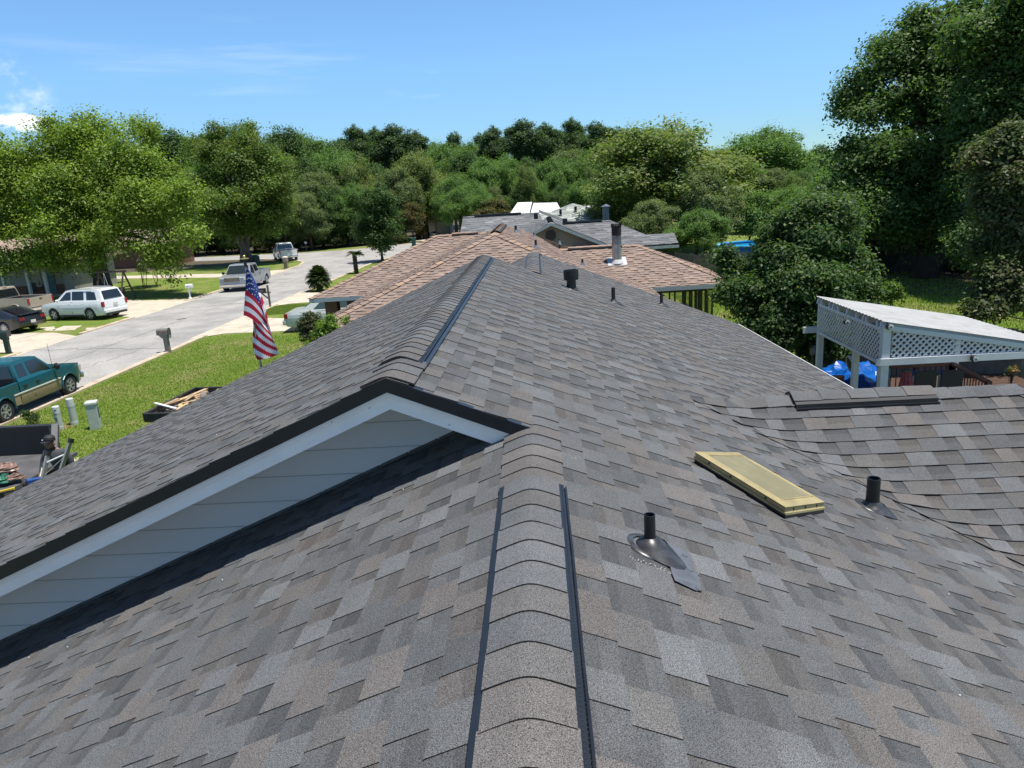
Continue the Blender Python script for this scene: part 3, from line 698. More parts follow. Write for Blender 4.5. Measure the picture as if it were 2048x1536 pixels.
for (a, b) in ((A+Vector((0, .2, 0)), AF), (Vector((-2.5, 31.2, 4.27)), Vector((-3.6, 31.2, 4.27))), (Vector((1.1, 27.5, 3.67)), Vector((3.1, 27.5, 3.67)))):
    v = MB(); d = (b-a).normalized(); sdv = d.cross(Vector((0,0,1)))
    for s_ in (1, -1): v.add([a+Vector((0,0,.075)), b+Vector((0,0,.075)), b+sdv*.17*s_+Vector((0,0,.012)), a+sdv*.17*s_+Vector((0,0,.012)), a+sdv*.17*s_+Vector((0,0,-.08)), b+sdv*.17*s_+Vector((0,0,-.08))], [(0,1,2,3),(3,2,5,4)])
    v.add([a+Vector((0,0,.075)), a+sdv*.17+Vector((0,0,-.08)), a-sdv*.17+Vector((0,0,-.08))], [(0,1,2)])
    o = v.build('ridge_vent', mat('brown_black_vent', (.03,.022,.02), .5), bh, world=True)
    v = MB(); caps(v, a+Vector((0,0,.03)), b+Vector((0,0,.03)), .13, .38, PB2, 140, lift=.05, expo=.26, thick=.01, nseg=4); cc = v.build('vent_cap', shingle_far, o); cc.data.transform(mworld(bh).inverted())
fa = MB(); grey_fascia = mat('pale_grey_fascia', (.46,.50,.52), .55, var=.06)
def fascia(mb, pts, h=.14, th=.03, z=ZE):
    for a, b in zip(pts[:-1], pts[1:]): mb.bar((a[0], a[1], z-h/2+.0), (b[0], b[1], z-h/2+.0), th, h)
fascia(fa, [(-8.64, 35.6), (-8.64, 26.76), (-6.50, 26.76)]); fascia(fa, [(-6.50, 26.76), (-6.50, 19.24), (3.70, 19.24), (3.70, 24.59), (6.61, 24.59), (6.61, 30.4), (.8, 30.4)])
fa.build('fascia', grey_fascia, bh, world=True)
so2 = MB(); so2.poly([(-8.6, 26.8, ZE-.16), (-2.2, 26.8, ZE-.16), (-2.2, 35.5, ZE-.16), (-8.6, 35.5, ZE-.16)]); so2.poly([(-6.4, 19.3, ZE-.16), (3.65, 19.3, ZE-.16), (3.65, 34.5, ZE-.161), (-6.4, 34.5, ZE-.161)]); so2.poly([(3.66, 24.65, ZE-.16), (6.5, 24.65, ZE-.16), (6.5, 30.3, ZE-.16), (3.66, 30.3, ZE-.16)])
so2.build('soffit', mat('soffit_white', (.62,.63,.64)), bh, world=True)
def brickmat(name, c1, c2, mo=(.3,.27,.24), sc=4.0):
    m = bpy.data.materials.new(name); m.use_nodes = True; t = m.node_tree; N = t.nodes.new; L = t.links.new; b = t.nodes['Principled BSDF']; b.inputs['Roughness'].default_value = .85
    tc = N('ShaderNodeTexCoord'); sx = N('ShaderNodeSeparateXYZ'); L(tc.outputs['Object'], sx.inputs[0]); ad = N('ShaderNodeMath'); L(sx.outputs[0], ad.inputs[0]); L(sx.outputs[1], ad.inputs[1])
    cx = N('ShaderNodeCombineXYZ'); L(ad.outputs[0], cx.inputs[0]); L(sx.outputs[2], cx.inputs[1])
    br = N('ShaderNodeTexBrick'); br.inputs['Scale'].default_value = sc; br.inputs['Color1'].default_value = (*c1, 1); br.inputs['Color2'].default_value = (*c2, 1); br.inputs['Mortar'].default_value = (*mo, 1)
    br.inputs['Mortar Size'].default_value = .018; br.inputs['Row Height'].default_value = .30; br.inputs['Brick Width'].default_value = .85; L(cx.outputs[0], br.inputs['Vector']); L(br.outputs['Color'], b.inputs['Base Color']); return m
red_brick = brickmat('red_brick', (.13,.055,.035), (.20,.085,.05), mo=(.15,.12,.10))
bw = MB()
bw.box((-1.4, 26.0, 1.14), (8.6, 12.2, 2.28)); bw.box((-1.4, 33.6, 1.14), (4, 3.0, 2.28))
bw.build('wall', red_brick, bh, world=True)
for (x, y) in ((-7.95, 27.3), (-6.85, 27.3), (-8.2, 31.0), (-8.2, 35.0), (-5.9, 35.0)):
    c_ = MB(); s_ = .46 if y < 30 else .3; c_.box((x, y, 1.14), (s_, s_, 2.28)); c_.build('column', red_brick, bh, world=True)
# screened porch on the right
pf = MB(); alu = mat('dark_screen_frame', (.05,.045,.04), .5)
for x in (3.5, 3.95, 4.4, 4.85, 5.3, 5.85): pf.box((x, 24.95, 1.14), (.05, .05, 2.28))
for y in (26.0, 27.3, 28.6, 29.9): pf.box((5.9, y, 1.14), (.07, .07, 2.28))
for x in (3.9, 4.7, 5.5): pf.box((x, 29.95, 1.14), (.06, .06, 2.28))
for z in (.12, 1.0, 2.22): pf.box((4.7, 24.95, z), (2.4, .045, .05)); pf.box((5.9, 27.4, z), (.05, 4.9, .05)); pf.box((4.7, 29.95, z), (2.4, .045, .05))
pf.box((5.62, 24.9, 1.14), (.07, .09, 2.28)); pf.build('screen_frame', alu, bh, world=True)
pl_ = MB()
for i in range(5): pl_.box((5.0+i*.19, 25.35+(i % 2)*.05, 1.14), (.10, .012, 2.2))
pl_.build('porch_blind', mat('khaki_blind', (.20,.17,.10), .8), bh, world=True)
sc_ = MB(); sc_.poly([(3.5, 25.0, .1), (5.85, 25.0, .1), (5.85, 25.0, 2.2), (3.5, 25.0, 2.2)])
ms = mat('insect_screen', (.05,.05,.045), .8, alpha=.35); sc_.build('insect_screen', ms, bh, world=True)
# flue and pipes
fb_ = PY(1234, 508, 26.3); galv = mat('galvanised_steel', (.42,.43,.45), .35, metal=.85, var=.2, vs=6)
fx, fy = fb_[0], 26.35; fz0 = ZE+SL*(fy-24.6)
f_ = MB(); f_.lathe([(.17, -.05), (.165, .55), (.185, .56), (.185, .60)], (fx, fy, fz0+.06), 20); fo_ = f_.build('flue', galv, bh, world=True, smooth=False, label='tall round metal flue, soot-black at its open top')
f_ = MB(); f_.lathe([(.165, .58), (.165, .98)], (fx, fy, fz0+.06), 20); a_ = f_.build('lower_sleeve', mat('sooty_steel', (.22,.22,.235), .4, metal=.7, var=.3, vs=5), fo_); a_.data.transform(mworld(bh).inverted())
f_ = MB(); f_.lathe([(.17, .90), (.175, 1.22)], (fx, fy, fz0+.06), 20)
for k in range(20):
    an = 2*math.pi*k/20; f_.bar((fx+.175*math.cos(an), fy+.175*math.sin(an), fz0+1.26), (fx+.18*math.cos(an), fy+.18*math.sin(an), fz0+1.36+.02*(k % 2)), .025, .02)
a_ = f_.build('burnt_crown', mat('soot', (.012,.012,.014), .8), fo_); a_.data.transform(mworld(bh).inverted())
f_ = MB(); f_.prism([(fx-.34, fy-.26, ZE+SL*(fy-.26-24.6)+.03), (fx+.34, fy-.26, ZE+SL*(fy-.26-24.6)+.03), (fx+.34, fy+.3, ZE+SL*(fy+.3-24.6)+.03), (fx-.34, fy+.3, ZE+SL*(fy+.3-24.6)+.03)], .015); f_.lathe([(.27, .0), (.18, .14)], (fx, fy, fz0-.02), 16)
a_ = f_.build('flue_flashing', mat('white_flashing', (.48,.48,.49), .5), fo_); a_.data.transform(mworld(bh).inverted())
def brownpipe(px, py, h, r, Y):
    b = PY(px, py, Y); m_ = MB(); m_.tube([b+np.array([0,0,-.15]), b+np.array([0,0,h])], r, 12); o = m_.build('vent_pipe', black_plastic, bh, world=True)
    q = MB(); q.lathe([(r*3, -.04), (r*1.3, .10), (r*1.2, .13)], b, 12); k = q.build('pipe_boot', galv, o, smooth=True); k.data.transform(mworld(bh).inverted())
for (px, py, h, r, xx) in ((1032, 465, .26, .05, None), (1072, 497, .28, .04, None), (1068, 474, .16, .03, None), (1119, 486, .17, .03, None), (1165, 532, .22, .035, None)):
    # foot on the right-hand main slope of the brown roof
    rr_ = ray(px, py); n_ = np.array([SL, 0, 1.0]); k_ = (np.array([A.x, 0, A.z-CAMH])).dot(n_)/rr_.dot(n_); b = np.array([rr_[0]*k_, rr_[1]*k_, CAMH+rr_[2]*k_])
    if b[1] > 36 or b[1] < 19: b = PY(px, py, 27.0)
    m_ = MB(); m_.tube([b+np.array([0,0,-.25]), b+np.array([0,0,h])], r, 12); o = m_.build('vent_pipe', black_plastic, bh, world=True)
    q = MB(); q.lathe([(r*3, -.06), (r*1.3, .08), (r*1.2, .11)], b, 12); k = q.build('pipe_boot', galv, o, smooth=True); k.data.transform(mworld(bh).inverted())
# --- slate-grey roofed house with tan gable
gh = thing('grey_roofed_house', 'house beyond the brown roof with slate-grey shingles, a tan gable and an octagonal vent', 'house', (3, 44, 0))
ga = PY(1102, 444, 39.0); gr = PY(1228, 494, 39.0); gl_ = PY(1050, 474, 39.0)
GX, GZ = ga[0], ga[2]; gs = (GZ-gr[2])/(gr[0]-GX); gxe = GX+(GZ-2.35)/gs; gxl = GX-(GZ-2.35)/gs
lr0 = PY(926, 434, 50.0); lr1 = PY(1078, 426, 50.0); LZ = (lr0[2]+lr1[2])/2
rr0 = PY(1135, 447, 43.6); rr1 = PY(1222, 441, 43.6); RZ2 = (rr0[2]+rr1[2])/2
s2 = .42
ye = lambda z, Yr, zr_: Yr-(zr_-z)/s2
slate = PAL_SLATE
gf = [plane_face([(GX, 39.0, GZ), (GX, 47, GZ), (gxl, 47, 2.35), (gxl, 39.0, 2.35)], (GX, 39, GZ), (0,1,0)),
      plane_face([(GX, 39.0, GZ), (gxe, 39.0, 2.35), (gxe, 47, 2.35), (GX, 47, GZ)], (GX, 39, GZ), (0,1,0)),
      plane_face([(lr0[0], 50, LZ), (lr0[0]-.1, ye(2.4, 50, LZ), 2.4), (lr1[0]+1.0, ye(2.4, 50, LZ), 2.4), (lr1[0], 50, LZ)], (0, 50, LZ), (1,0,0)),
      plane_face([(lr1[0], 50, LZ), (lr1[0], 58, LZ), (lr1[0]+5, 58, LZ-5*s2), (lr1[0]+5, 45, LZ-5*s2)], (lr1[0], 50, LZ), (0,1,0)),
      plane_face([(rr0[0]-1.5, 43.6, RZ2), (rr0[0]-1.5, ye(2.42, 43.6, RZ2), 2.42), (rr1[0]+3.2, ye(2.42, 43.6, RZ2), 2.42), (rr1[0], 43.6, RZ2)], (0, 43.6, RZ2), (1,0,0)),
      plane_face([(rr1[0], 43.6, RZ2), (rr1[0]+3.2, ye(2.42, 43.6, RZ2), 2.42), (rr1[0]+3.2, 47, 2.42)], (rr1[0], 43.6, RZ2), (0,1,0))]
rot_house_part('roof', gf, shingle_far, gh, 200, expo=.3, pal=slate, wmin=.3, wmax=.8, thick=.02)
e0 = PY(1290, 494, 38.6); e1 = PY(1358, 489, 38.6); t0 = PY(1300, 469, 40.6); t1 = PY(1348, 466, 40.6)
lean = MB(); pts = [(rr1[0]-2.5, 40.6, t0[2]+.0), (t1[0], 40.6, t1[2]), (e1[0], 38.6, e1[2]), (rr1[0]-2.5, 38.6, e0[2])]
shingle_slope(lean, pts, pts[0], (1,0,0), Vector((0, -2.0, e1[2]-t1[2])), slate, 230, expo=.3, wmin=.3, wmax=.8, thick=.02)
lean.build('porch_roof', shingle_far, gh, world=True)
for (a, b) in (((GX, 39.0, GZ), (GX, 47, GZ)), ((lr0[0], 50, LZ), (lr1[0], 50, LZ)), ((rr0[0]-1.2, 43.6, RZ2), (rr1[0], 43.6, RZ2))):
    c_ = MB(); caps(c_, a, b, .15, .4, slate, 240, lift=.03, expo=.3, thick=.02, nseg=4); c_.build('ridge_cap', shingle_far, gh, world=True)
v = MB(); v.bar((lr0[0]+.8, 49.93, LZ+.05), (lr1[0]-1.2, 49.93, LZ+.05), .3, .1); v.build('ridge_vent', black_plastic, gh, world=True); v = MB(); v.bar((rr0[0]-.3, 43.55, RZ2+.05), (rr0[0]+2.0, 43.55, RZ2+.05), .25, .09); v.build('ridge_vent', black_plastic, gh, world=True)
gwm = MB(); zg = lambda x: GZ-.05-gs*abs(x-GX)
gwm.poly([(gxl+.4, 39.4, 0), (gxe-.4, 39.4, 0), (gxe-.4, 39.4, zg(gxe-.4)), (GX, 39.4, zg(GX)), (gxl+.4, 39.4, zg(gxl+.4))])
tan_wall = mat('tan_siding', (.27,.20,.155), .8, var=.06, vs=1.0); gwm.build('gable_wall', tan_wall, gh, world=True)
o8 = PY(1101.5, 471, 39.37); oc = MB(); ro = .30
oc.prism([(o8[0]+ro*math.cos(R(22.5+45*k)), 39.36, o8[2]+ro*math.sin(R(22.5+45*k))) for k in range(8)], .03, (0, 1, 0))
for i in range(7): oc.box((o8[0], 39.345, o8[2]-.22+i*.073), (.44, .02, .02))
oc.build('gable_vent', mat('dark_brown_vent', (.06,.04,.035), .6), gh, world=True)
rkb = MB()
for sg_ in (1, -1):
    xe = gxe if sg_ > 0 else gxl
    rkb.prism([(GX, 38.97, GZ-.02), (xe, 38.97, 2.33), (xe, 38.97, 2.18), (GX, 38.97, GZ-.19)], .03, (0, 1, 0))
rkb.bar((rr1[0]-2.5, 38.58, e0[2]-.08), (e1[0], 38.58, e1[2]-.08), .03, .14)
rkb.build('rake_board', mat('grey_white_trim', (.40,.43,.42), .6), gh, world=True)
wl2 = MB(); wl2.box(((gxl+lr0[0])/2+1, 46.5, 1.15), (abs(gxl-lr0[0])+4, 5, 2.3)); wl2.build('wall', tan_wall, gh, world=True); wl2 = MB(); wl2.box(((gxe+rr1[0])/2, 42.6, 1.1), (rr1[0]-gxe+4, 3, 2.2)); wl2.build('wall', tan_wall, gh, world=True)
wp = MB(); wp.box(((rr1[0]+e1[0])/2, 40.4, 1.1), (e1[0]-rr1[0]+.2, .1, 2.2)); wp.build('porch_wall', mat('dark_brown_boards', (.055,.04,.035), .8), gh, world=True)
ch = PY(1213, 440, 43.7); c_ = MB(); c_.box((ch[0], 44.0, ch[2]+.30), (.34, .34, .9)); co = c_.build('chimney', mat('blue_grey_metal', (.10,.13,.15), .5, metal=.3), gh, world=True)
c_ = MB(); c_.prism([(ch[0]-.26, 43.74, ch[2]+.76), (ch[0]+.26, 43.74, ch[2]+.76), (ch[0]+.26, 44.26, ch[2]+.76), (ch[0]-.26, 44.26, ch[2]+.76)], .03); c_.lathe([(.25, 0), (.02, .12)], (ch[0], 44, ch[2]+.79), 4); k = c_.build('chimney_cap', galv, co); k.data.transform(mworld(gh).inverted())
for (px, py, Y) in ((1130, 447, 41.5), (1072, 436, 48)):
    b = PY(px, py, Y); c_ = MB(); c_.box((b[0], Y, b[2]+.1), (.26, .26, .34)); c_.build('roof_vent', black_metal, gh, world=True)
# --- pale green-grey roof beyond
ph = thing('pale_roofed_house', 'far house with a pale green-grey hip roof and two small roof vents', 'house', (6, 72, 0))
Yp = 70.0; a1 = PY(1147, 407, Yp+4); a2 = PY(1150, 407, Yp+4); b1 = PY(1085, 432, Yp-2.5); b2 = PY(1225, 448, Yp-2.5); c1 = PY(1090, 424, Yp+2); c2_ = PY(1112, 422, Yp+2)
top = Vector((a1[0], Yp+4, a1[2])); zb_ = 2.5; dl = (top.z-zb_)/.42
E1 = Vector((top.x-dl*1.25, Yp+4-dl, zb_)); E2 = Vector((top.x+dl*1.35, Yp+4-dl, zb_)); E3 = Vector((top.x+dl*1.35, Yp+4+dl, zb_)); E4 = Vector((top.x-dl*1.25, Yp+4+dl, zb_)); top2 = top+Vector((0, 2, 0))
lowr = Vector((c1[0], Yp+2, c1[2])); lz = lowr.z; q0 = Vector((lowr.x-(lz-zb_)/.42, Yp+2-(lz-zb_)/.42, zb_)); q1 = Vector((lowr.x+4.5, Yp+2-(lz-zb_)/.42, zb_)); lowr2 = Vector((lowr.x+3.5, Yp+2, lz))
pf_ = [plane_face([top, E1, E2], top, (1,0,0)), plane_face([top, top2, E4, E1], top, (0,1,0)), plane_face([top, E2, E3, top2], top, (0,1,0)),
       plane_face([lowr, q0, q1, lowr2], lowr, (1,0,0)), plane_face([lowr, Vector((q0.x, Yp+2+(lz-zb_)/.42, zb_)), q0], lowr, (0,1,0))]
rot_house_part('roof', pf_, shingle_far, ph, 300, expo=.4, pal=PAL_GREEN, wmin=.4, wmax=1.1, thick=.02)
c_ = MB(); c_.box((top.x, Yp+4, 1.2), (dl*2.2, dl*1.6, 2.4)); c_.build('wall', tan_wall, ph, world=True)
for (px, py) in ((1151, 417), (1121, 423)):
    Yv = Yp+1.6 if px > 1140 else Yp+1.0
    b = PY(px, py, Yv); c_ = MB(); c_.box((b[0], Yv, b[2]-.05), (.24, .24, .5)); c_.build('roof_vent', black_metal, ph, world=True)
# --- white metal roofs
wm = mat('white_metal_roof', (.78,.79,.80), .35, var=.03, vs=1)
wh = thing('white_metal_roofed_house', 'far house under bright white metal roof planes, left of the pale green-grey roof', 'house', (1, 88, 0))
def slab(mb, pts, Y0, Y1, th=.12):
    q = [PY(px, py, Y1 if top_ else Y0) for px, py, top_ in pts]; mb.prism([Vector(p) for p in q], -th)
for i, pts in enumerate(([(1035, 405, 1), (1064, 404, 1), (1058, 428, 0), (1018, 430, 0)], [(1067, 406, 1), (1114, 405, 1), (1126, 428, 0), (1060, 430, 0)], [(1165, 412, 1), (1190, 411, 1), (1196, 424, 0), (1172, 424, 0)])):
    s_ = MB(); slab(s_, pts, 84, 88.5); s_.build('roof', wm, wh, world=True)
s_ = MB(); a = PY(1022, 430, 84.6); b = PY(1196, 424, 84.6); s_.box(((a[0]+b[0])/2, 87.5, 1.2), (b[0]-a[0]-.4, 5, 2.4)); s_.build('wall', mat('off_white_siding', (.55,.55,.52), .8), wh, world=True)
# --- white garage with brick mail pier at the bend
gg = thing('white_garage', 'small far garage with white double doors beside the bend of the street', 'garage', (-17, 121, 0))
a = PY(846, 470, 118); b = PY(900, 470, 118); zt = 2.45
s_ = MB(); s_.box(((a[0]+b[0])/2, 121, zt/2), (b[0]-a[0], 5, zt)); s_.build('wall', mat('beige_siding', (.42,.38,.33), .8), gg, world=True)
s_ = MB(); m_x = (a[0]+b[0])/2
for k in (-1, 1):
    s_ = MB(); s_.box((m_x+k*(b[0]-a[0])/4, 118.45, 1.05), ((b[0]-a[0])/2-.35, .06, 2.1))
    for z in (.5, 1.0, 1.5): s_.box((m_x+k*(b[0]-a[0])/4, 118.40, z), ((b[0]-a[0])/2-.5, .02, .04))
    s_.build('garage_door', mat('white_door', (.62,.64,.66), .5), gg, world=True)
s_ = MB(); s_.prism([(a[0]-.4, 118, zt), (b[0]+.4, 118, zt), (m_x, 118, zt+1.5)], 6, (0, 1, 0)); s_.build('roof', mat('pale_grey_roofing', (.25,.24,.23), .9), gg, world=True)
# --- porch house across the street, under the big maple
lh = thing('porch_house', 'low grey-sided house with a columned front porch behind the big shade tree on the left', 'house', (-45, 60, 0))
lhy = 57.0; X0, X1 = -52.0, -38.8
s_ = MB(); s_.box(((X0+X1)/2, lhy+5, 1.3), (X1-X0, 7.5, 2.6)); s_.build('wall', mat('grey_beige_siding', (.30,.28,.25), .8, var=.08), lh, world=True)
s_ = MB(); s_.prism([(X0-.5, lhy-.7, 2.62), (X0-.5, lhy+5, 4.6), (X0-.5, lhy+10.5, 2.62)], X1-X0+1.0, (1, 0, 0)); s_.build('roof', mat('tan_shingle', (.30,.22,.18), .9, var=.2, vs=3), lh, world=True)
for i, x in enumerate((-51, -48.2, -45.3, -42.6, -40.6, -39.2)):
    s_ = MB(); s_.box((x, lhy-.4, 1.28), (.20, .20, 2.56)); s_.build('column', mat('white_column', (.55,.56,.55), .6), lh, world=True)
for i, x in enumerate((-49.6, -46.7, -43.9, -41.3)):
    s_ = MB(); s_.box((x, lhy+1.22, 1.45), (1.2, .06, 1.3)); o = s_.build('window', mat('white_frame', (.6,.6,.58), .5), lh, world=True)
    s_ = MB(); s_.box((x, lhy+1.17, 1.45), (1.04, .04, 1.14)); k = s_.build('pane', mat('curtained_glass', (.22,.23,.22), .1), o); k.data.transform(mworld(lh).inverted())
s_ = MB(); s_.box((-40.0, lhy+1.2, 1.05), (.95, .06, 2.1)); s_.build('door', mat('teal_door', (.05,.12,.15), .5), lh, world=True)
s_ = MB(); s_.box(((X0+X1)/2, lhy+1.235, .45), (X1-X0-.1, .03, .9)); s_.build('brick_skirt', red_brick, lh, world=True)
s_ = MB(); s_.box(((X0+X1)/2, lhy+.2, .06), (X1-X0, 1.9, .12)); s_.build('porch_floor', conc, lh, world=True)
# --- brick house glimpsed behind
kh = thing('brick_house', 'low reddish house glimpsed between the two big trees on the left', 'house', (-50, 86, 0))
s_ = MB(); s_.box((-50.5, 88, 1.3), (14, 7, 2.6)); s_.build('wall', red_brick, kh, world=True)
s_ = MB(); s_.prism([(-58, 84, 2.62), (-58, 88, 4.4), (-58, 92, 2.62)], 15, (1, 0, 0)); s_.build('roof', mat('tan_shingle'), kh, world=True)
s_ = MB(); s_.box((-50, 84.45, 1.5), (1.5, .08, 1.1)); s_.build('window', glass_dark, kh, world=True)

ck = mat('road_crack', (.11,.10,.095), .9)
rngc = random.Random(21)
def crack(x0, y0, x1, y1, w_=.03, amp=.25, z=.0165):
    b = MB(); n = max(4, int(math.hypot(x1-x0, y1-y0)/.5)); pts = [(x0+(x1-x0)*i/n+rngc.uniform(-amp, amp), y0+(y1-y0)*i/n+rngc.uniform(-amp, amp)) for i in range(n+1)]
    for a, c in zip(pts[:-1], pts[1:]): b.bar((a[0], a[1], z), (c[0], c[1], z), w_*rngc.uniform(.25, .85), .003)
    tag(b.build('road_crack', ck), kind='structure')
crack(-20.6, 15, -20.1, 70, .035, .08); crack(-24.0, 33.0, -16.7, 31.5, .04); crack(-24.0, 45.0, -16.8, 46.5, .04); crack(-23.9, 55.6, -16.8, 54.6, .05); crack(-19.0, 24, -18.2, 33, .03); crack(-23.2, 60, -21.8, 72, .05, .3); crack(-22, 75, -18, 92, .06, .4)
for yy in (36.3,): crack(-16.4, yy, -5, yy+.1, .03, .01, .0225)
for xx in (-14.6, -12.2, -9.8): crack(xx, 34.6, xx, 39.0, .03, .01, .0225)
for xx in (-27.5, -30.5, -34.0): crack(xx, 33.4, xx+.3, 38.2, .04, .03, .0225)
# ------------------------------------------------------------------ trees
bark = mat('grey_bark', (.17,.145,.125), .9, var=.3, vs=4, bump=.5, bs=12)
bark_dark = mat('dark_bark', (.06,.048,.04), .92, var=.3, vs=3, bump=.5, bs=12)
LEAF = leafmat('leaves', tr=.38)
def leaf_mesh(name, cen, nrm, size, col, asp=.55, rs=None):
    """one rhombic leaf (or leaf spray) per centre, bent along its length"""
    n = len(cen); t = rs.normal(size=(n, 3)); t -= nrm*np.sum(t*nrm, 1)[:, None]; t /= np.linalg.norm(t, axis=1)[:, None]+1e-9
    b = np.cross(nrm, t); s = size[:, None]
    v = np.empty((n, 4, 3)); v[:, 0] = cen-t*s*.5; v[:, 1] = cen+b*s*asp*.5+t*s*.05; v[:, 2] = cen+t*s*.5-nrm*s*.12; v[:, 3] = cen-b*s*asp*.5+t*s*.05
    me = bpy.data.meshes.new(name); me.vertices.add(4*n); me.vertices.foreach_set('co', v.ravel().astype(np.float32))
    me.loops.add(4*n); me.loops.foreach_set('vertex_index', np.arange(4*n, dtype=np.int32)); me.polygons.add(n)
    me.polygons.foreach_set('loop_start', np.arange(0, 4*n, 4, dtype=np.int32)); me.polygons.foreach_set('loop_total', np.full(n, 4, np.int32)); me.update()
    at = me.color_attributes.new('Col', 'FLOAT_COLOR', 'CORNER')
    at.data.foreach_set('color', np.repeat(np.c_[col, np.ones(n)], 4, 0).ravel().astype(np.float32))
    me.materials.append(LEAF); return me
def crown_points(lobes, nc, per, spread, seed, inner=.3, flat=.75, ragged=.18, under=.35):
    rs = np.random.RandomState(seed); lob = np.array(lobes, float); area = (lob[:, 3]*lob[:, 4]+lob[:, 4]*lob[:, 5]+lob[:, 3]*lob[:, 5]); pr = area/area.sum()
    li = rs.choice(len(lob), nc, p=pr); d = rs.normal(size=(nc, 3)); d /= np.linalg.norm(d, axis=1)[:, None]
    low = d[:, 2] < 0; flip = low & (rs.rand(nc) > under); d[flip, 2] *= -1
    r = 1-np.abs(rs.normal(0, .10, nc)); isin = rs.rand(nc) < inner; r[isin] = rs.uniform(.35, .9, isin.sum()); r += rs.normal(0, ragged*.5, nc)
    cc = lob[li, :3]+d*lob[li, 3:6]*r[:, None]
    N_ = nc*per; ci = np.repeat(np.arange(nc), per); sp = spread*rs.uniform(.6, 1.5, nc)
    off = rs.normal(size=(N_, 3)); off[:, 2] *= flat; off *= (sp[ci]*.5)[:, None]
    # each clump is a shell with its leaves outside, so it shades itself
    ln = np.linalg.norm(off, axis=1)[:, None]; off = off/ln*np.minimum(ln, sp[ci][:, None]*1.1)
    cen = cc[ci]+off
    out = off/(np.linalg.norm(off, axis=1)[:, None]+1e-9); big = d[ci]
    nrm = out*.50+big*.22+rs.normal(size=(N_, 3))*.42+np.array([0, 0, .62]); nrm /= np.linalg.norm(nrm, axis=1)[:, None]
    return rs, cen, nrm, ci, cc
def billow(lobes, seed, k=8, lo=.38, hi=.60):
    """break every big lobe into a bunch of smaller overlapping ones so the crown gets hollows and shoulders"""
    rng = random.Random(seed); out = []
    for (x, y, z, a, b, c) in lobes:
        out.append((x, y, z, a*.62, b*.62, c*.62))
        for i in range(k):
            th = rng.uniform(0, 6.283); zz = rng.uniform(-.75, 1.0); q = math.sqrt(max(0, 1-zz*zz)); f = rng.uniform(lo, hi); d = rng.uniform(.62, .88)
            out.append((x+a*d*q*math.cos(th), y+b*d*q*math.sin(th), z+c*d*zz, a*f, b*f, c*f*rng.uniform(.7, .95)))
    return out
def crown(name, lobes, nc, per, spread, leaf, seed, cols, cvar=.18, lvar=.22, tips=None, tipf=.0, **k):
    rs, cen, nrm, ci, cc = crown_points(lobes, nc, per, spread, seed, **k); n = len(cen); cols = np.array(cols, float)
    base = cols[rs.randint(0, len(cols), nc)]*(1+rs.uniform(-cvar, cvar, (nc, 1))); c = base[ci]*(1+rs.uniform(-lvar, lvar, (n, 1)))
    if tips is not None:
        m = rs.rand(n) < tipf; c[m] = np.array(tips)*rs.uniform(.7, 1.3, (m.sum(), 1))
    return leaf_mesh(name, cen, nrm, leaf*rs.uniform(.65, 1.45, n), np.clip(c, .004, .9), rs=rs)
def trunk_mb(h, r, lobes, seed, forks=5, lean=(0, 0), n=9, split=.45, multi=1, splay=.25):
    rng = random.Random(seed); mb = MB()
    for q in range(multi):
        an = 2*math.pi*q/multi+.7; ox, oy = (math.cos(an), math.sin(an)) if multi > 1 else (0, 0)
        p0 = Vector((ox*r*.8, oy*r*.8, -.15)); hs = h*split; pts = [p0]
        for i in range(1, 5):
            t = i/4; pts.append(Vector((ox*splay*hs*t+lean[0]*t+rng.uniform(-.06, .06)*r*4, oy*splay*hs*t+lean[1]*t+rng.uniform(-.06, .06)*r*4, hs*t)))
        rr = r/(multi**.5); mb.tube(pts, [rr*1.35, rr*1.02, rr*.9, rr*.82, rr*.74], n)
        top = pts[-1]
        for f in range(forks):
            lb = rng.choice(lobes); e = Vector((lb[0]+rng.uniform(-.4, .4)*lb[3], lb[1]+rng.uniform(-.4, .4)*lb[4], lb[2]+rng.uniform(-.3, .5)*lb[5]))
            st = pts[rng.choice((3, 4))]; m1 = st.lerp(e, .35)+Vector((rng.uniform(-.3, .3), rng.uniform(-.3, .3), .25))*r*2; m2 = st.lerp(e, .7)+Vector((rng.uniform(-.3, .3), rng.uniform(-.3, .3), .2))*r*2
            k = rng.uniform(.35, .6); mb.tube([st, m1, m2, e], [rr*k, rr*k*.7, rr*k*.45, rr*k*.15], 6, cap=False)
            for g in range(2):
                e2 = m2+Vector((rng.uniform(-1, 1)*lb[3], rng.uniform(-1, 1)*lb[4], rng.uniform(0, .6)*lb[5]))*.6; mb.tube([m1.lerp(m2, .6), m1.lerp(e2, .7)+Vector((0, 0, .1)), e2], [rr*k*.4, rr*k*.25, rr*k*.06], 5, cap=False)
    return mb
def lobes_round(H, base, R_, n, seed, flat=1.0, jit=.35):
    rng = random.Random(seed); hh = (H-base)/2; cz = base+hh; L = [(0, 0, cz, R_*.72, R_*.72, hh*.80)]
    for i in range(n):
        a = 2*math.pi*i/n+rng.uniform(-.4, .4); zt = rng.uniform(-.75, .78); rad = R_*math.sqrt(max(.05, 1-zt*zt))*rng.uniform(.55, .78)
        q = R_*rng.uniform(.26, .44); L.append((math.cos(a)*rad, math.sin(a)*rad, cz+zt*hh*.80, q*1.15, q*1.15, q*.85*flat))
    for i in range(3): L.append((rng.uniform(-.3, .3)*R_, rng.uniform(-.3, .3)*R_, H-R_*.24-rng.uniform(0, .1)*H, R_*.32, R_*.32, R_*.26))
    return L
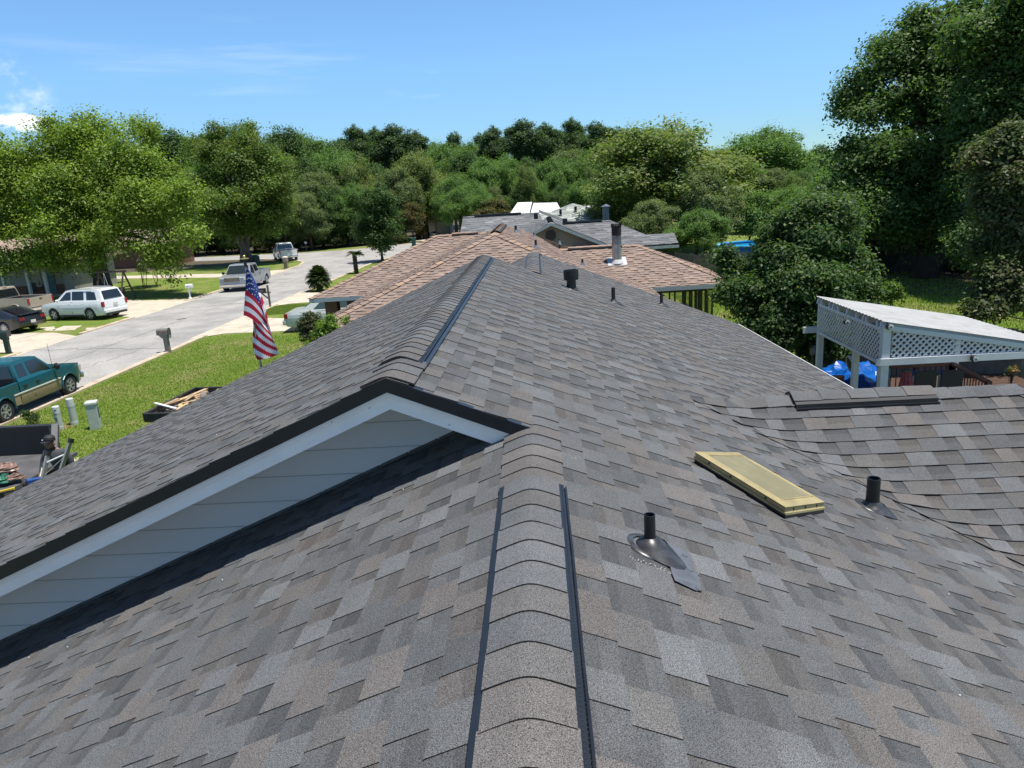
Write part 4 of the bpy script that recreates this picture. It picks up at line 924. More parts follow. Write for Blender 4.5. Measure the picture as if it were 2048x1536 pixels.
def tree(name, label, H, base, R_, col, seed, leaf, nc, per, spread, loc=(0, 0, 0), rz=0, tr=None, group=None, nl=12, bk=None, forks=5, cat='tree', bill=True, multi=1, splay=.25, lobes=None, lean=(0, 0), split=.42, **k):
    t = thing(name, label, cat, loc, rz, group); L = lobes or lobes_round(H, base, R_, nl, seed)
    me = crown(name+'_crown', billow(L, seed) if cat == 'tree' and bill else L, nc, per, spread, leaf, seed, col, **k); o = bpy.data.objects.new('crown', me); C.objects.link(o); o.parent = t
    trunk_mb(H, tr or R_*.07, L, seed+1, forks, multi=multi, splay=splay, lean=lean, split=split).build('trunk', bk or bark_dark, t, smooth=True); t['H'] = H; return t
G_BRIGHT = [(0.1355, 0.1964, 0.0327), (0.1673, 0.2422, 0.0386), (0.1115, 0.1637, 0.0297), (0.1992, 0.2684, 0.0505)]
G_MID = [(0.1015, 0.1796, 0.0515), (0.121, 0.2108, 0.061), (0.0878, 0.1562, 0.0468), (0.1464, 0.2342, 0.0703)]
G_DARK = [(0.067, 0.1214, 0.0419), (0.0837, 0.1423, 0.0502), (0.0586, 0.1046, 0.0377), (0.1046, 0.1674, 0.0544)]
G_PINE = [(0.048, 0.088, 0.0384), (0.0608, 0.1056, 0.0448), (0.0768, 0.1248, 0.048), (0.0416, 0.072, 0.0352)]
G_SAGE = [(0.125, 0.1667, 0.0751), (0.1417, 0.1834, 0.0834), (0.1034, 0.1434, 0.0634), (0.175, 0.2134, 0.0918)]
G_GOLD = [(0.1613, 0.198, 0.0624), (0.1333, 0.1898, 0.0589), (0.1894, 0.2178, 0.0866), (0.1122, 0.1733, 0.0554)]
G_RUST = [(0.119, 0.0952, 0.042), (0.084, 0.098, 0.0364), (0.154, 0.105, 0.0448), (0.07, 0.0868, 0.0336)]
def sc_to(H, proto, wk=1.0): s = H/proto['H']; return (s*wk, s*wk, s)
# prototypes for the distant tree line; each stands in the picture itself
ORD = ['first','second','third','fourth','fifth','sixth','seventh','eighth','ninth','tenth','eleventh','twelfth','thirteenth','fourteenth','fifteenth','sixteenth','seventeenth','eighteenth','nineteenth','twentieth','twenty-first','twenty-second','twenty-third','twenty-fourth','twenty-fifth','twenty-sixth','twenty-seventh','twenty-eighth','twenty-ninth','thirtieth']
def put(px, ytop, Y):
    b = PY(px, ytop, Y); return (float(b[0]), float(Y), 0.0), float(b[2])
protos = {}
def proto(kind, loc, label, group, rz):
    if kind == 'oak': return tree('oak_tree', label, 15, 1.6, 6.8, G_MID, 51, 0.30, 1350, 46, .95, loc, rz, group=group)
    if kind == 'darkoak': return tree('oak_tree', label, 15, 1.2, 6.6, G_DARK, 52, 0.30, 1350, 46, .95, loc, rz, group=group)
    if kind == 'sage': return tree('oak_tree', label, 14, 1.0, 6.2, G_SAGE, 53, 0.28, 1350, 46, .95, loc, rz, group=group)
    if kind == 'gold': return tree('oak_tree', label, 13, 1.0, 5.8, G_GOLD, 54, 0.28, 1350, 46, .95, loc, rz, group=group)
    if kind == 'rust': return tree('magnolia_tree', label, 9, .8, 3.2, G_RUST, 55, .30, 480, 42, .8, loc, rz, group=group)
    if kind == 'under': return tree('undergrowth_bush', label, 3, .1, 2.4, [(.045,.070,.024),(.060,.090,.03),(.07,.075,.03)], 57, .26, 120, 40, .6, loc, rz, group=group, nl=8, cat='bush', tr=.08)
    if kind == 'pine':
        rng = random.Random(9); L = []
        for i in range(26):
            z = 8+rng.random()**.8*7.2; a = rng.uniform(0, 6.28); rr = (1-abs((z-12.5)/6.5))*2.9*rng.uniform(.35, 1); L.append((math.cos(a)*rr, math.sin(a)*rr, z, rng.uniform(.8, 1.5), rng.uniform(.8, 1.5), rng.uniform(.5, 1.0)))
        L.append((0, 0, 15.6, 1.3, 1.3, .95)); L.append((0, 0, 12.6, 1.9, 1.9, 2.2))
        return tree('pine_tree', label, 16.6, 8, 4, [(.062,.105,.046), (.075,.125,.052), (.090,.145,.056), (.050,.088,.042)], 56, .24, 1100, 44, .55, loc, rz, group=group, lobes=L, tr=.26, forks=7, split=.8, cvar=.12, under=.8, bill=False)
def T(kind, px, ytop, Y, label, group, wk=1.0):
    loc, H = put(px, ytop, Y); rz = _rng.uniform(0, 6.28)
    if kind not in protos:
        t = proto(kind, loc, label, group, rz); protos[kind] = t
    else: t = dup(protos[kind], loc, rz, None, label, group)
    t.scale = sc_to(H, t, wk); return t
back = [('darkoak', 318, 262, 128, .9), ('oak', 365, 280, 132, .9), ('darkoak', 487, 249, 125, .55), ('darkoak', 560, 258, 128, .8), ('oak', 610, 272, 132, .8), ('darkoak', 655, 285, 136, .9),
        ('pine', 706, 252, 140, 1.0), ('pine', 748, 256, 146, .9), ('pine', 785, 250, 140, 1.1), ('pine', 822, 262, 138, 1.1), ('oak', 872, 288, 150, .9), ('pine', 908, 266, 150, .9), ('oak', 935, 288, 140, .8), ('pine', 958, 268, 150, .8), ('pine', 985, 254, 138, .95),
        ('pine', 1046, 240, 130, 1.15), ('pine', 1088, 248, 134, 1.1), ('pine', 1142, 238, 140, 1.0), ('pine', 1190, 245, 134, 1.1), ('pine', 1232, 256, 134, 1.2), ('oak', 1290, 300, 140, 1.0), ('oak', 1440, 300, 120, 1.0), ('darkoak', 1640, 292, 120, .8), ('sage', 1690, 300, 110, 1.0), ('darkoak', -30, 300, 120, 1.2), ('oak', 60, 310, 118, 1.2), ('darkoak', 150, 300, 120, 1.2), ('oak', 240, 300, 124, 1.1),
        ('darkoak', 1780, 330, 100, 1.2), ('oak', 1890, 330, 105, 1.2), ('darkoak', 2020, 330, 100, 1.2)]
names = {'pine': 'tall dark pine', 'oak': 'mid-green oak', 'darkoak': 'dark oak', 'sage': 'grey-green oak', 'gold': 'yellow-green oak'}
for i, (k, px, yt, Y, wk) in enumerate(sorted(back, key=lambda q: q[1])):
    T(k, px, yt, Y, f'{names[k]} on the skyline, {ORD[i]} from the left in the rearmost row' if i < 30 else f'{names[k]} at the far right end of the rearmost row', 'trees in the rearmost row of the wood', wk)
mid = [('oak', 395, 330, 118, 1.0), ('darkoak', 590, 318, 112, .9), ('sage', 628, 345, 104, .8), ('oak', 668, 300, 118, .8), ('gold', 712, 320, 112, .6), ('darkoak', 745, 330, 118, .8), ('sage', 790, 335, 108, .75), ('gold', 840, 306, 112, .75), ('oak', 880, 292, 122, .8), ('darkoak', 925, 305, 118, .8),
       ('oak', 965, 318, 112, .85), ('oak', 1010, 312, 116, .8), ('darkoak', 1055, 318, 118, .8), ('oak', 1098, 320, 112, .85), ('sage', 1140, 300, 120, .8), ('oak', 1175, 305, 118, .8), ('sage', 1215, 318, 112, .7), ('oak', 1255, 322, 112, .8), ('gold', 1050, 336, 104, .45), ('gold', 1182, 338, 100, .45), ('oak', 1500, 330, 100, .8), ('sage', 1460, 318, 96, .7), ('oak', 1625, 330, 84, .8), ('gold', 1580, 352, 78, .6)]
for i, (k, px, yt, Y, wk) in enumerate(sorted(mid, key=lambda q: q[1])):
    T(k, px, yt, Y, f'{names[k]} below the skyline, {ORD[i]} from the left in the middle row', 'trees in the middle row of the wood', wk)
low = [('darkoak', 430, 400, 104, 1.2), ('oak', 560, 395, 100, 1.0), ('sage', 610, 385, 99, .9), ('darkoak', 655, 375, 102, .95), ('oak', 700, 370, 103, .9), ('sage', 800, 365, 108, .9), ('oak', 848, 372, 112, .8), ('oak', 905, 352, 106, .85), ('oak', 950, 362, 104, .75), ('sage', 990, 372, 106, .65), ('darkoak', 1035, 372, 104, .75), ('oak', 1075, 362, 106, .75), ('darkoak', 1125, 366, 104, .75), ('oak', 1160, 360, 98, .75), ('darkoak', 1200, 370, 96, .75), ('darkoak', 350, 420, 106, 1.3), ('darkoak', 280, 430, 108, 1.3), ('darkoak', 500, 430, 104, 1.3), ('darkoak', 590, 440, 103, 1.4), ('darkoak', 680, 440, 104, 1.4), ('darkoak', 470, 440, 101, 1.4), ('darkoak', 760, 430, 106, 1.4)]
for i, (k, px, yt, Y, wk) in enumerate(sorted(low, key=lambda q: q[1])):
    T(k, px, yt, Y, f'{names[k]} at the wood edge, {ORD[i]} from the left in the front row', 'trees in the front row of the wood', wk)
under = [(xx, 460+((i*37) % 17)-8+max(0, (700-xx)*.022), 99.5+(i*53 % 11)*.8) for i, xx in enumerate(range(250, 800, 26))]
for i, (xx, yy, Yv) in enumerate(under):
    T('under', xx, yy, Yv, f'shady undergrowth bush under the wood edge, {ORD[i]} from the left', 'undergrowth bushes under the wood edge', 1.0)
T('rust', 820, 405, 104, 'rusty-leaved magnolia left of the white garage', None, .9)
T('rust', 985, 398, 92, 'rusty-topped magnolia beside the white metal roof', None, 1.2)
T('rust', 838, 445, 109, 'low rusty shrub beside the brick mail pier at the bend', None, .9)
T('gold', 1335, 246, 66, 'big yellow-green oak rising behind the grey roof', None, 1.42)
protos['gold2'] = None
T('gold', 1258, 318, 72, 'left-hand yellow-green oak beside the blue-grey chimney', None, 1.15)
T('sage', 1415, 340, 60, 'grey-green tree between the big yellow-green oak and the blue pool', None, .9)
T('sage', 1300, 400, 58, 'low pale-leaved tree just behind the porch roof of the grey house', None, 1.1)
T('sage', 1530, 338, 82, 'grey-green tree in front of the round-headed oak, its left one', None, 1.1)
T('darkoak', 1590, 345, 80, 'dark tree in front of the round-headed oak, its right one', None, 1.1)
T('oak', 1480, 305, 98, 'mid-green oak on the skyline just left of the round-headed dark oak', None, .8)
T('oak', 1700, 285, 90, 'mid-green oak on the skyline touching the giant oaks', None, .9)
T('oak', 1545, 258, 92, 'round-headed dark oak standing alone on the skyline right of centre', None, 1.12)
T('oak', 1585, 372, 62, 'bushy crape myrtle with bright green top behind the blue pool', None, 1.0)
T('oak', 1395, 420, 50, 'rounded green tree behind the board fence corner', None, 1.1)
T('oak', 1660, 352, 58, 'bright leafy tree left of the giant shade trees', None, 1.0)
T('oak', 915, 375, 98, 'small full tree standing in front of the white garage', None, .8)
T('oak', 968, 385, 94, 'light green tree left of the white metal roof', None, .7)
# --- big shade trees on the left, modelled leaf by leaf
def lob(px, py, Y, rpx, rz_=None, dY=None):
    """a lobe of foliage centred in the picture at distance Y with a radius given in pixels"""
    c = PY(px, py, Y); k = Y/FPX*.95; return (c[0], c[1], c[2], rpx*k, (dY or rpx*k), (rz_ or rpx)*k)
def shift(L, loc): return [(a-loc[0], b-loc[1], c, d, e, f) for a, b, c, d, e, f in L]
loc = tuple(P(208, 588)); loc = (loc[0], loc[1], 0)
L = [lob(190, 295, 57, 62, 56), lob(125, 290, 57, 46, 44), lob(60, 325, 56, 56, 56), lob(0, 325, 56, 60, 56), lob(250, 320, 55, 60, 60), lob(200, 380, 55, 95, 80), lob(90, 390, 55, 85, 75), lob(300, 400, 54, 60, 62), lob(340, 430, 53, 52, 55), lob(368, 400, 52, 34, 40), lob(330, 500, 53, 45, 40), lob(240, 470, 54, 65, 40), lob(120, 470, 54, 75, 42), lob(20, 450, 55, 70, 60), lob(20, 375, 55, 60, 60), lob(375, 470, 51.5, 28, 34), lob(345, 518, 52, 24, 24), lob(190, 248, 57, 20, 18), lob(98, 255, 57, 18, 16), lob(290, 350, 55, 45, 45), lob(-50, 380, 55, 70, 80), lob(280, 262, 60, 34, 26), lob(160, 505, 55, 60, 30), lob(60, 515, 55, 60, 30), lob(20, 530, 54, 40, 22), lob(110, 530, 54, 40, 20), lob(180, 535, 53, 26, 18), lob(340, 550, 52, 16, 16)]
tree('maple_tree', 'huge bright green maple shading the parked cars and porch on the left', 14, 3, 8, G_BRIGHT, 61, .20, 2200, 64, .85, loc, 0, lobes=shift(L, loc), tr=.62, forks=11, split=.34, inner=.18, tips=(.22,.32,.07), tipf=.12, lvar=.3, ragged=.22, cvar=.25)
loc = P(494, 527); loc = (loc[0], loc[1], 0)
L = [lob(480, 330, 80, 62, 55), lob(430, 300, 80, 40, 38), lob(490, 290, 80, 40, 30), lob(535, 330, 80, 40, 40), lob(550, 380, 79, 38, 45), lob(410, 370, 79, 45, 50), lob(480, 400, 79, 80, 45), lob(400, 430, 78, 40, 40), lob(545, 430, 79, 40, 30), lob(450, 455, 79, 45, 25), lob(520, 455, 79, 40, 22), lob(395, 300, 82, 25, 30), lob(440, 270, 82, 20, 15), lob(500, 262, 82, 14, 12)]
tree('maple_tree', 'large leafy tree with a forked pale trunk behind the silver pickup', 14, 4, 7, [(.105,.165,.038),(.120,.180,.042),(.088,.145,.034),(.140,.175,.055)], 62, .24, 1300, 58, .85, loc, 0, lobes=shift(L, loc), tr=.5, forks=8, multi=2, splay=.12, split=.45, bk=bark, inner=.18, ragged=.22, cvar=.25)
loc = P(765, 524); loc = (loc[0], loc[1], 0)
L = [lob(757, 410, 73, 34, 32), lob(740, 440, 73, 36, 34), lob(772, 440, 73, 30, 34), lob(752, 470, 73, 38, 26), lob(785, 465, 72, 18, 24), lob(725, 460, 73, 20, 26), lob(762, 495, 72.5, 24, 12), lob(765, 385, 73, 18, 16), lob(738, 400, 73, 18, 20)]
tree('small_street_tree', 'upright dark green street tree with several stems beyond the tall palm', 7, 1, 2, [(.058,.105,.036),(.070,.120,.040),(.048,.085,.030)], 63, .20, 420, 50, .55, loc, 0, lobes=shift(L, loc), tr=.13, forks=4, multi=4, splay=.10, split=.4, inner=.35)
# --- right side: giant oaks over the back lawn
loc = P(1852, 556); loc = (loc[0], loc[1], 0); YB = 42
L = [lob(1850, 110, YB, 80, 60), lob(1790, 130, YB, 55, 50), lob(1900, 60, YB, 60, 50), lob(1960, 80, YB, 70, 60), lob(1760, 210, YB, 75, 52), lob(1710, 200, YB, 34, 34), lob(1850, 230, YB-1, 90, 60), lob(1950, 200, YB, 90, 80), lob(1820, 320, YB-2, 95, 55), lob(1740, 330, YB-1, 70, 50), lob(1930, 330, YB-2, 80, 60), lob(1700, 380, YB-2, 50, 50), lob(1780, 420, YB-3, 80, 45), lob(1880, 420, YB-3, 80, 45), lob(1840, 55, YB, 35, 35), lob(1720, 165, YB, 26, 22), lob(1700, 290, YB, 24, 22), lob(1760, 460, YB-3, 70, 30), lob(1860, 470, YB-2, 70, 34), lob(1690, 440, YB-3, 40, 36)]
tree('oak_tree', 'tallest dark oak filling the upper right sky above the shaded lawn', 16, 3, 8, [(.075,.130,.042),(.088,.150,.048),(.110,.180,.055),(.060,.105,.036)], 64, .20, 1900, 60, .72, loc, 0, lobes=shift(L, loc), tr=.5, forks=12, split=.38, inner=.2, tips=(.14,.20,.06), tipf=.06, ragged=.22, cvar=.25)
loc = (26, 36, 0)
L = [lob(2010, 60, 36, 80, 70), lob(2060, 130, 36, 90, 90), lob(2000, 250, 36, 80, 80), lob(2060, 330, 35, 80, 80), lob(1985, 180, 36, 60, 60), lob(2040, 20, 36, 60, 50), lob(1980, 360, 34, 60, 60), lob(2050, 440, 33, 60, 60), lob(1960, 440, 35, 50, 50)]
tree('oak_tree', 'dark oak at the upper right corner, overlapping the tallest oak', 16, 3, 8, [(.065,.112,.038),(.078,.130,.044),(.095,.150,.05)], 65, .19, 1300, 60, .70, loc, 0, lobes=shift(L, loc), tr=.45, forks=8, split=.4, inner=.2, ragged=.22, cvar=.25)
loc = (6.9, 20.0, 0)
L = [lob(1580, 490, 20, 62, 50), lob(1640, 470, 20, 70, 58), lob(1680, 540, 20, 46, 48), lob(1500, 560, 20.5, 40, 36), lob(1600, 560, 19.5, 90, 60), lob(1700, 590, 19.5, 40, 46), lob(1500, 600, 19.5, 56, 52), lob(1600, 640, 19, 90, 60), lob(1450, 585, 19.8, 26, 20), lob(1585, 440, 20, 34, 28), lob(1625, 425, 20, 46, 26), lob(1446, 520, 20.5, 16, 26), lob(1462, 552, 20.5, 24, 22), lob(1540, 680, 18.8, 60, 50), lob(1640, 700, 18.8, 50, 40), lob(1690, 640, 19, 46, 40), lob(1600, 455, 20, 22, 40), lob(1665, 450, 20, 24, 44), lob(1530, 500, 20, 20, 40), lob(1715, 560, 20, 24, 34)]
tree('bay_tree', 'dense dark bushy tree just past the roof edge, left of the white pergola', 5.2, .3, 2.2, [(.052,.100,.032),(.066,.122,.038),(.088,.145,.045),(.042,.080,.028)], 66, .10, 1900, 58, .30, loc, 0, lobes=shift(L, loc), tr=.11, forks=8, multi=3, splay=.3, split=.3, inner=.3, tips=(.15,.18,.06), tipf=.07, ragged=.22, cvar=.25)
loc = (13.5, 19.5, 0)
L = [lob(2010, 330, 20, 60, 56), lob(2050, 400, 19.5, 70, 60), lob(1985, 400, 20, 46, 46), lob(2030, 480, 19.5, 56, 50), lob(2000, 560, 19, 46, 36), lob(2045, 590, 18.8, 50, 46), lob(1990, 610, 18.6, 40, 26), lob(2040, 300, 20, 50, 40), lob(1975, 500, 20, 24, 36), lob(1985, 545, 19, 26, 22), lob(1960, 625, 18.5, 26, 16)]
tree('bay_tree', 'tall glossy-leaved shrub tree at the right edge behind the pergola roof', 6.4, .3, 2.2, [(.070,.100,.038),(.085,.120,.044),(.058,.084,.033),(.11,.105,.060)], 67, .11, 1000, 58, .32, loc, 0, lobes=shift(L, loc), tr=.12, forks=8, multi=3, splay=.3, split=.3, inner=.3, tips=(.20,.23,.10), tipf=.10, ragged=.22, cvar=.25)
for (px, py, rp_, Y, lb) in ((1655, 450, 60, 35, 'leafy understorey tree left of the dark hollow under the oaks'), (1960, 470, 50, 33, 'dark undergrowth tree right of the hollow under the oaks'), (1500, 420, 34, 60, 'bushy tree in the gap above the round blue pool'), (1640, 400, 50, 46, 'light green tree between the round dark oak and the giant oaks')):
    L = [lob(px, py, Y, rp_, rp_*.8), lob(px-rp_*.6, py+rp_*.5, Y, rp_*.6), lob(px+rp_*.6, py+rp_*.5, Y, rp_*.6), lob(px, py+rp_, Y-.5, rp_*.8), lob(px+rp_*.3, py-rp_*.6, Y, rp_*.5)]
    loc = (L[0][0], Y, 0); tree('understorey_tree', lb, 5, .5, 2, G_MID if px in (1500, 1640) else G_DARK, int(px), .16, 260, 50, .6, loc, 0, lobes=shift(L, loc), tr=.10, forks=4, split=.3)
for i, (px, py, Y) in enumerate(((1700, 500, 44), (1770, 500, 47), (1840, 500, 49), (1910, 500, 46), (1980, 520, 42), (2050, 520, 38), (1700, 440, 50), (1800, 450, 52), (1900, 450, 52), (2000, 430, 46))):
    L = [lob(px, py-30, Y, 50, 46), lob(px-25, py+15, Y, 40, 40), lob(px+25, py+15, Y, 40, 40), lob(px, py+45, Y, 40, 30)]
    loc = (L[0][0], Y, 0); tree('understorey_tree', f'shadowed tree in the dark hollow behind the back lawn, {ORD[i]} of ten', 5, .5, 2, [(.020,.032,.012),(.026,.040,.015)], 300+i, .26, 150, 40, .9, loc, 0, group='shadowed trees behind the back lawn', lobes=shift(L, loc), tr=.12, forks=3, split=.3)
# --- sago palms by the kerb
frond = leafmat('palm_fronds', tr=.25)
def palm(label, px, py, th, tr_, n, fl, droop, seed, up):
    b = P(px, py); t = thing('sago_palm', label, 'palm', (b[0], b[1], 0)); rng = random.Random(seed)
    m = MB(); prof = [(tr_*1.2, -.1)]
    for i in range(14): prof += [(tr_*(1.06 if i % 2 else .88), th*i/13)]
    m.lathe(prof, (0, 0, 0), 14); m.build('trunk', mat('scaly_palm_bark', (.05,.04,.032), .95, var=.4, vs=9), t)
    m = MB()
    for i in range(n):
        a = rng.uniform(0, 6.28); e = rng.uniform(*up); L_ = fl*rng.uniform(.8, 1.1); d = Vector((math.cos(a), math.sin(a), 0)); sd_ = Vector((-d.y, d.x, 0)); pts = []
        for k in range(10):
            s = k/9; r_ = L_*s*math.cos(e)*(1-.12*s); z = th+L_*(s*math.sin(e)-droop*s*s); pts.append(d*r_+Vector((0, 0, z)))
        cc = (.030*rng.uniform(.8, 1.5), .052*rng.uniform(.8, 1.4), .016)
        for k in range(1, 10):
            w_ = fl*.22*math.sin(math.pi*min(.97, (k+.6)/10.5))+.02
            for s_ in (-1, 1):
                for q in (0, .5):
                    p = pts[k-1].lerp(pts[k], q); tip = p+sd_*s_*w_+(pts[k]-pts[k-1])*.6+Vector((0, 0, w_*.15)); wd = (pts[k]-pts[k-1])*.45
                    m.add([p, tip, p+wd], [(0, 1, 2)], cc)
        m.tube(pts, [.012]*10, 4, cap=False, col=cc)
    o = m.build('fronds', frond, t); return t
palm('bushy round sago palm by the kerb, the nearer of the two', 640, 582, 1.02, .24, 460, 1.02, .26, 3, (-.75, 1.5))
palm('tall slim sago palm with a flat crown, the farther of the two', 713, 547, 1.62, .20, 60, .95, .42, 4, (.15, .8))
# --- shrubs and small plants
def shrub(label, base, lobes, col, leaf, nc, per, spread, seed, name='shrub', tr=.03, **k):
    L = lobes; t = thing(name, label, 'shrub', (base[0], base[1], 0))
    me = crown(name+'_leaves', shift(L, base), nc, per, spread, leaf, seed, col, **k); o = bpy.data.objects.new('foliage', me); C.objects.link(o); o.parent = t
    trunk_mb(max(.3, L[0][2]), tr, shift(L, base), seed, 5, multi=2, splay=.2, split=.5).build('stem', bark_dark, t); return t
YS = 18.2
b = PY(625, 650, YS); shrub('greyish twiggy shrub in front of the silver sedan', b, [lob(622, 642, YS, 18, 16), lob(612, 650, YS, 14, 12), lob(630, 655, YS, 16, 14), lob(622, 672, YS, 20, 14)], [(.075,.085,.035), (.095,.10,.05), (.05,.06,.028)], .055, 130, 40, .14, 71)
b = PY(655, 655, YS-.6); shrub('bright yellow-green new-leaved shrub at the edge of the brown roof', b, [lob(662, 645, YS-.6, 9, 14), lob(648, 656, YS-.6, 12, 12), lob(668, 655, YS-.6, 10, 8), lob(645, 672, YS-.6, 16, 14), lob(690, 640, YS-.6, 6, 6), lob(630, 690, YS-.6, 16, 12)], [(.14,.22,.03), (.18,.27,.045), (.10,.17,.025)], .055, 110, 40, .12, 72)
b = P(70, 862); shrub('small leafy shrub ringed by stones beside the utility posts', b, [(b[0], b[1], .38, .16, .16, .20), (b[0]-.16, b[1], .50, .10, .10, .10), (b[0]+.06, b[1]-.05, .15, .18, .16, .12)], [(.05,.085,.025), (.07,.11,.03)], .05, 60, 26, .10, 73, tr=.012)
for i, (px, py, hh, col) in enumerate(((1733, 612, .9, [(.16,.24,.03), (.12,.19,.025)]), (1780, 618, .8, [(.07,.12,.03), (.10,.16,.03)]))):
    b = P(px, py); shrub(('bright yellow-green sapling on the sunny back lawn', 'thin darker sapling on the back lawn right of the bright one')[i], b, [(b[0], b[1], hh, .30, .30, .35), (b[0]+.3, b[1], hh*.6, .3, .3, .25), (b[0]-.2, b[1], hh*.5, .25, .25, .2)], col, .11, 60, 22, .2, 74+i, name='sapling', tr=.02)
for i, (px, py) in enumerate(((293, 577), (314, 573))):
    b = P(px, py); t = shrub(('thin young tree tied to a dark stake on the far lawn, left of the pair', 'thin young tree on the far lawn, right of the pair')[i], b, [(b[0], b[1], 1.75, .40, .40, .35), (b[0]+.2, b[1], 1.45, .35, .3, .22)], [(.10,.14,.05), (.13,.17,.06)], .12, 40, 18, .22, 84+i, name='sapling', tr=.035)
b = P(1945, 776); b = PY(2025, 742, 16.5); shrub('small orange-green potted plant top at the far right over the wing ridge', b, [(b[0], b[1], b[2], .10, .10, .08)], [(.10,.12,.03), (.25,.12,.04)], .05, 18, 16, .06, 91)
# ------------------------------------------------------------------ vehicles
def paint(name, col, rough=.28, metal=.0): return mat(name, col, rough, metal=metal, var=.03, vs=1.2, coat=.6)
tyre_m = mat('tyre_rubber', (.018,.018,.019), .8, var=.2); rim_m = mat('alloy_rim', (.52,.53,.55), .3, metal=.7, var=.1)
red_lens = mat('red_lens', (.30,.012,.015), .15, var=.05); clear_lens = mat('clear_lens', (.55,.57,.58), .12, var=.1); amber_lens = mat('amber_lens', (.5,.18,.02), .2)
trim_black = mat('black_trim', (.02,.02,.022), .5); plate_m = mat('licence_plate', (.6,.6,.58), .5, var=.15, vs=30)
def arch(xc, Rr, z0, n=9):
    a0 = math.asin(min(.95, max(-.95, (z0-WZc[0])/Rr))); out = []
    for i in range(n+1):
        a = a0+(math.pi-2*a0)*i/n; out.append((xc+Rr*math.cos(a), WZc[0]+Rr*math.sin(a)))
    return out
WZc = [.36]
def side_solid(mb, pts, wf, nz=5):
    """closed x-monotone side outline (x,z) -> solid of upright columns; wf(x,z) is the half width there"""
    xs = sorted(set(round(p[0], 3) for p in pts)); lo, hi = xs[0], xs[-1]; ex = []
    for a, b in zip(xs[:-1], xs[1:]):
        k = max(1, int((b-a)/.12)); ex += [a+(b-a)*i/k for i in range(k)]
    ex.append(hi); ex[0] = lo+.004; ex[-1] = hi-.004; cols = []
    q = [(z, x) for x, z in pts]
    for x in ex:
        sp = clipspan(q, x)
        if sp is None: continue
        if sp[1]-sp[0] < .01: sp = (sp[0]-.005, sp[1]+.005)
        cols.append((x, sp[0], sp[1]))
    n = len(cols); vs = []
    for s_ in (1, -1):
        for (x, z0, z1) in cols:
            for j in range(nz+1): z = z0+(z1-z0)*j/nz; vs.append((x, s_*wf(x, z), z))
    N1 = nz+1; off = n*N1; fs = []
    for i in range(n-1):
        for j in range(nz):
            a, b, c, d = i*N1+j, (i+1)*N1+j, (i+1)*N1+j+1, i*N1+j+1
            fs.append((b, a, d, c)); fs.append((off+a, off+b, off+c, off+d))
        fs.append((i*N1+nz, off+i*N1+nz, off+(i+1)*N1+nz, (i+1)*N1+nz)); fs.append((i*N1, (i+1)*N1, off+(i+1)*N1, off+i*N1))
    for j in range(nz):
        fs.append((j, off+j, off+j+1, j+1)); e = (n-1)*N1; fs.append((off+e+j, e+j, e+j+1, off+e+j+1))
    mb.add(vs, fs)
def side_pane(mb, pts, wf, s, off=.008, th=.01):
    q = [(x, s*(wf(x, z)+off), z) for x, z in pts]; q2 = [(x, s*(wf(x, z)-th), z) for x, z in pts]; n = len(pts); fr = tuple(range(n)) if s > 0 else tuple(range(n-1, -1, -1))
    mb.add(q+q2, [fr]+[(i, (i+1) % n, n+(i+1) % n, n+i) for i in range(n)])
def wheel(t, x, y, r, wd=.22, spokes=6, rimr=.66):
    s = 1 if y > 0 else -1; M = Matrix.Rotation(R(-90)*s, 4, 'X')
    m = MB(); m.lathe([(r*rimr, -wd/2), (r*.93, -wd/2), (r, -wd*.32), (r, wd*.32), (r*.93, wd/2), (r*rimr, wd/2), (r*rimr, -wd/2)], (x, y, r), 24, M)
    o = m.build('wheel', tyre_m, t, smooth=False)
    m = MB(); m.lathe([(r*rimr, wd*.46), (r*(rimr-.05), wd*.50), (r*(rimr-.08), wd*.30), (r*(rimr-.10), wd*.1), (0, wd*.1)], (x, y, r), 24, M)
    for k in range(spokes):
        a = 2*math.pi*k/spokes; c, q = math.cos(a), math.sin(a); rr = r*(rimr-.06)
        m.bar((x+c*r*.1, y+s*wd*.36, r+q*r*.1), (x+c*rr, y+s*wd*.40, r+q*rr), .05, .055, up=(0, 1, 0))
    m.lathe([(r*.17, wd*.30), (r*.16, wd*.44), (0, wd*.45)], (x, y, r), 12, M)
    m.build('rim', rim_m, o); return o
def lamp(t, name, c, d, m, label=None):
    q = MB(); q.box(c, d); return q.build(name, m, t, bevel=.015, label=label)
def ground_shade(t): pass
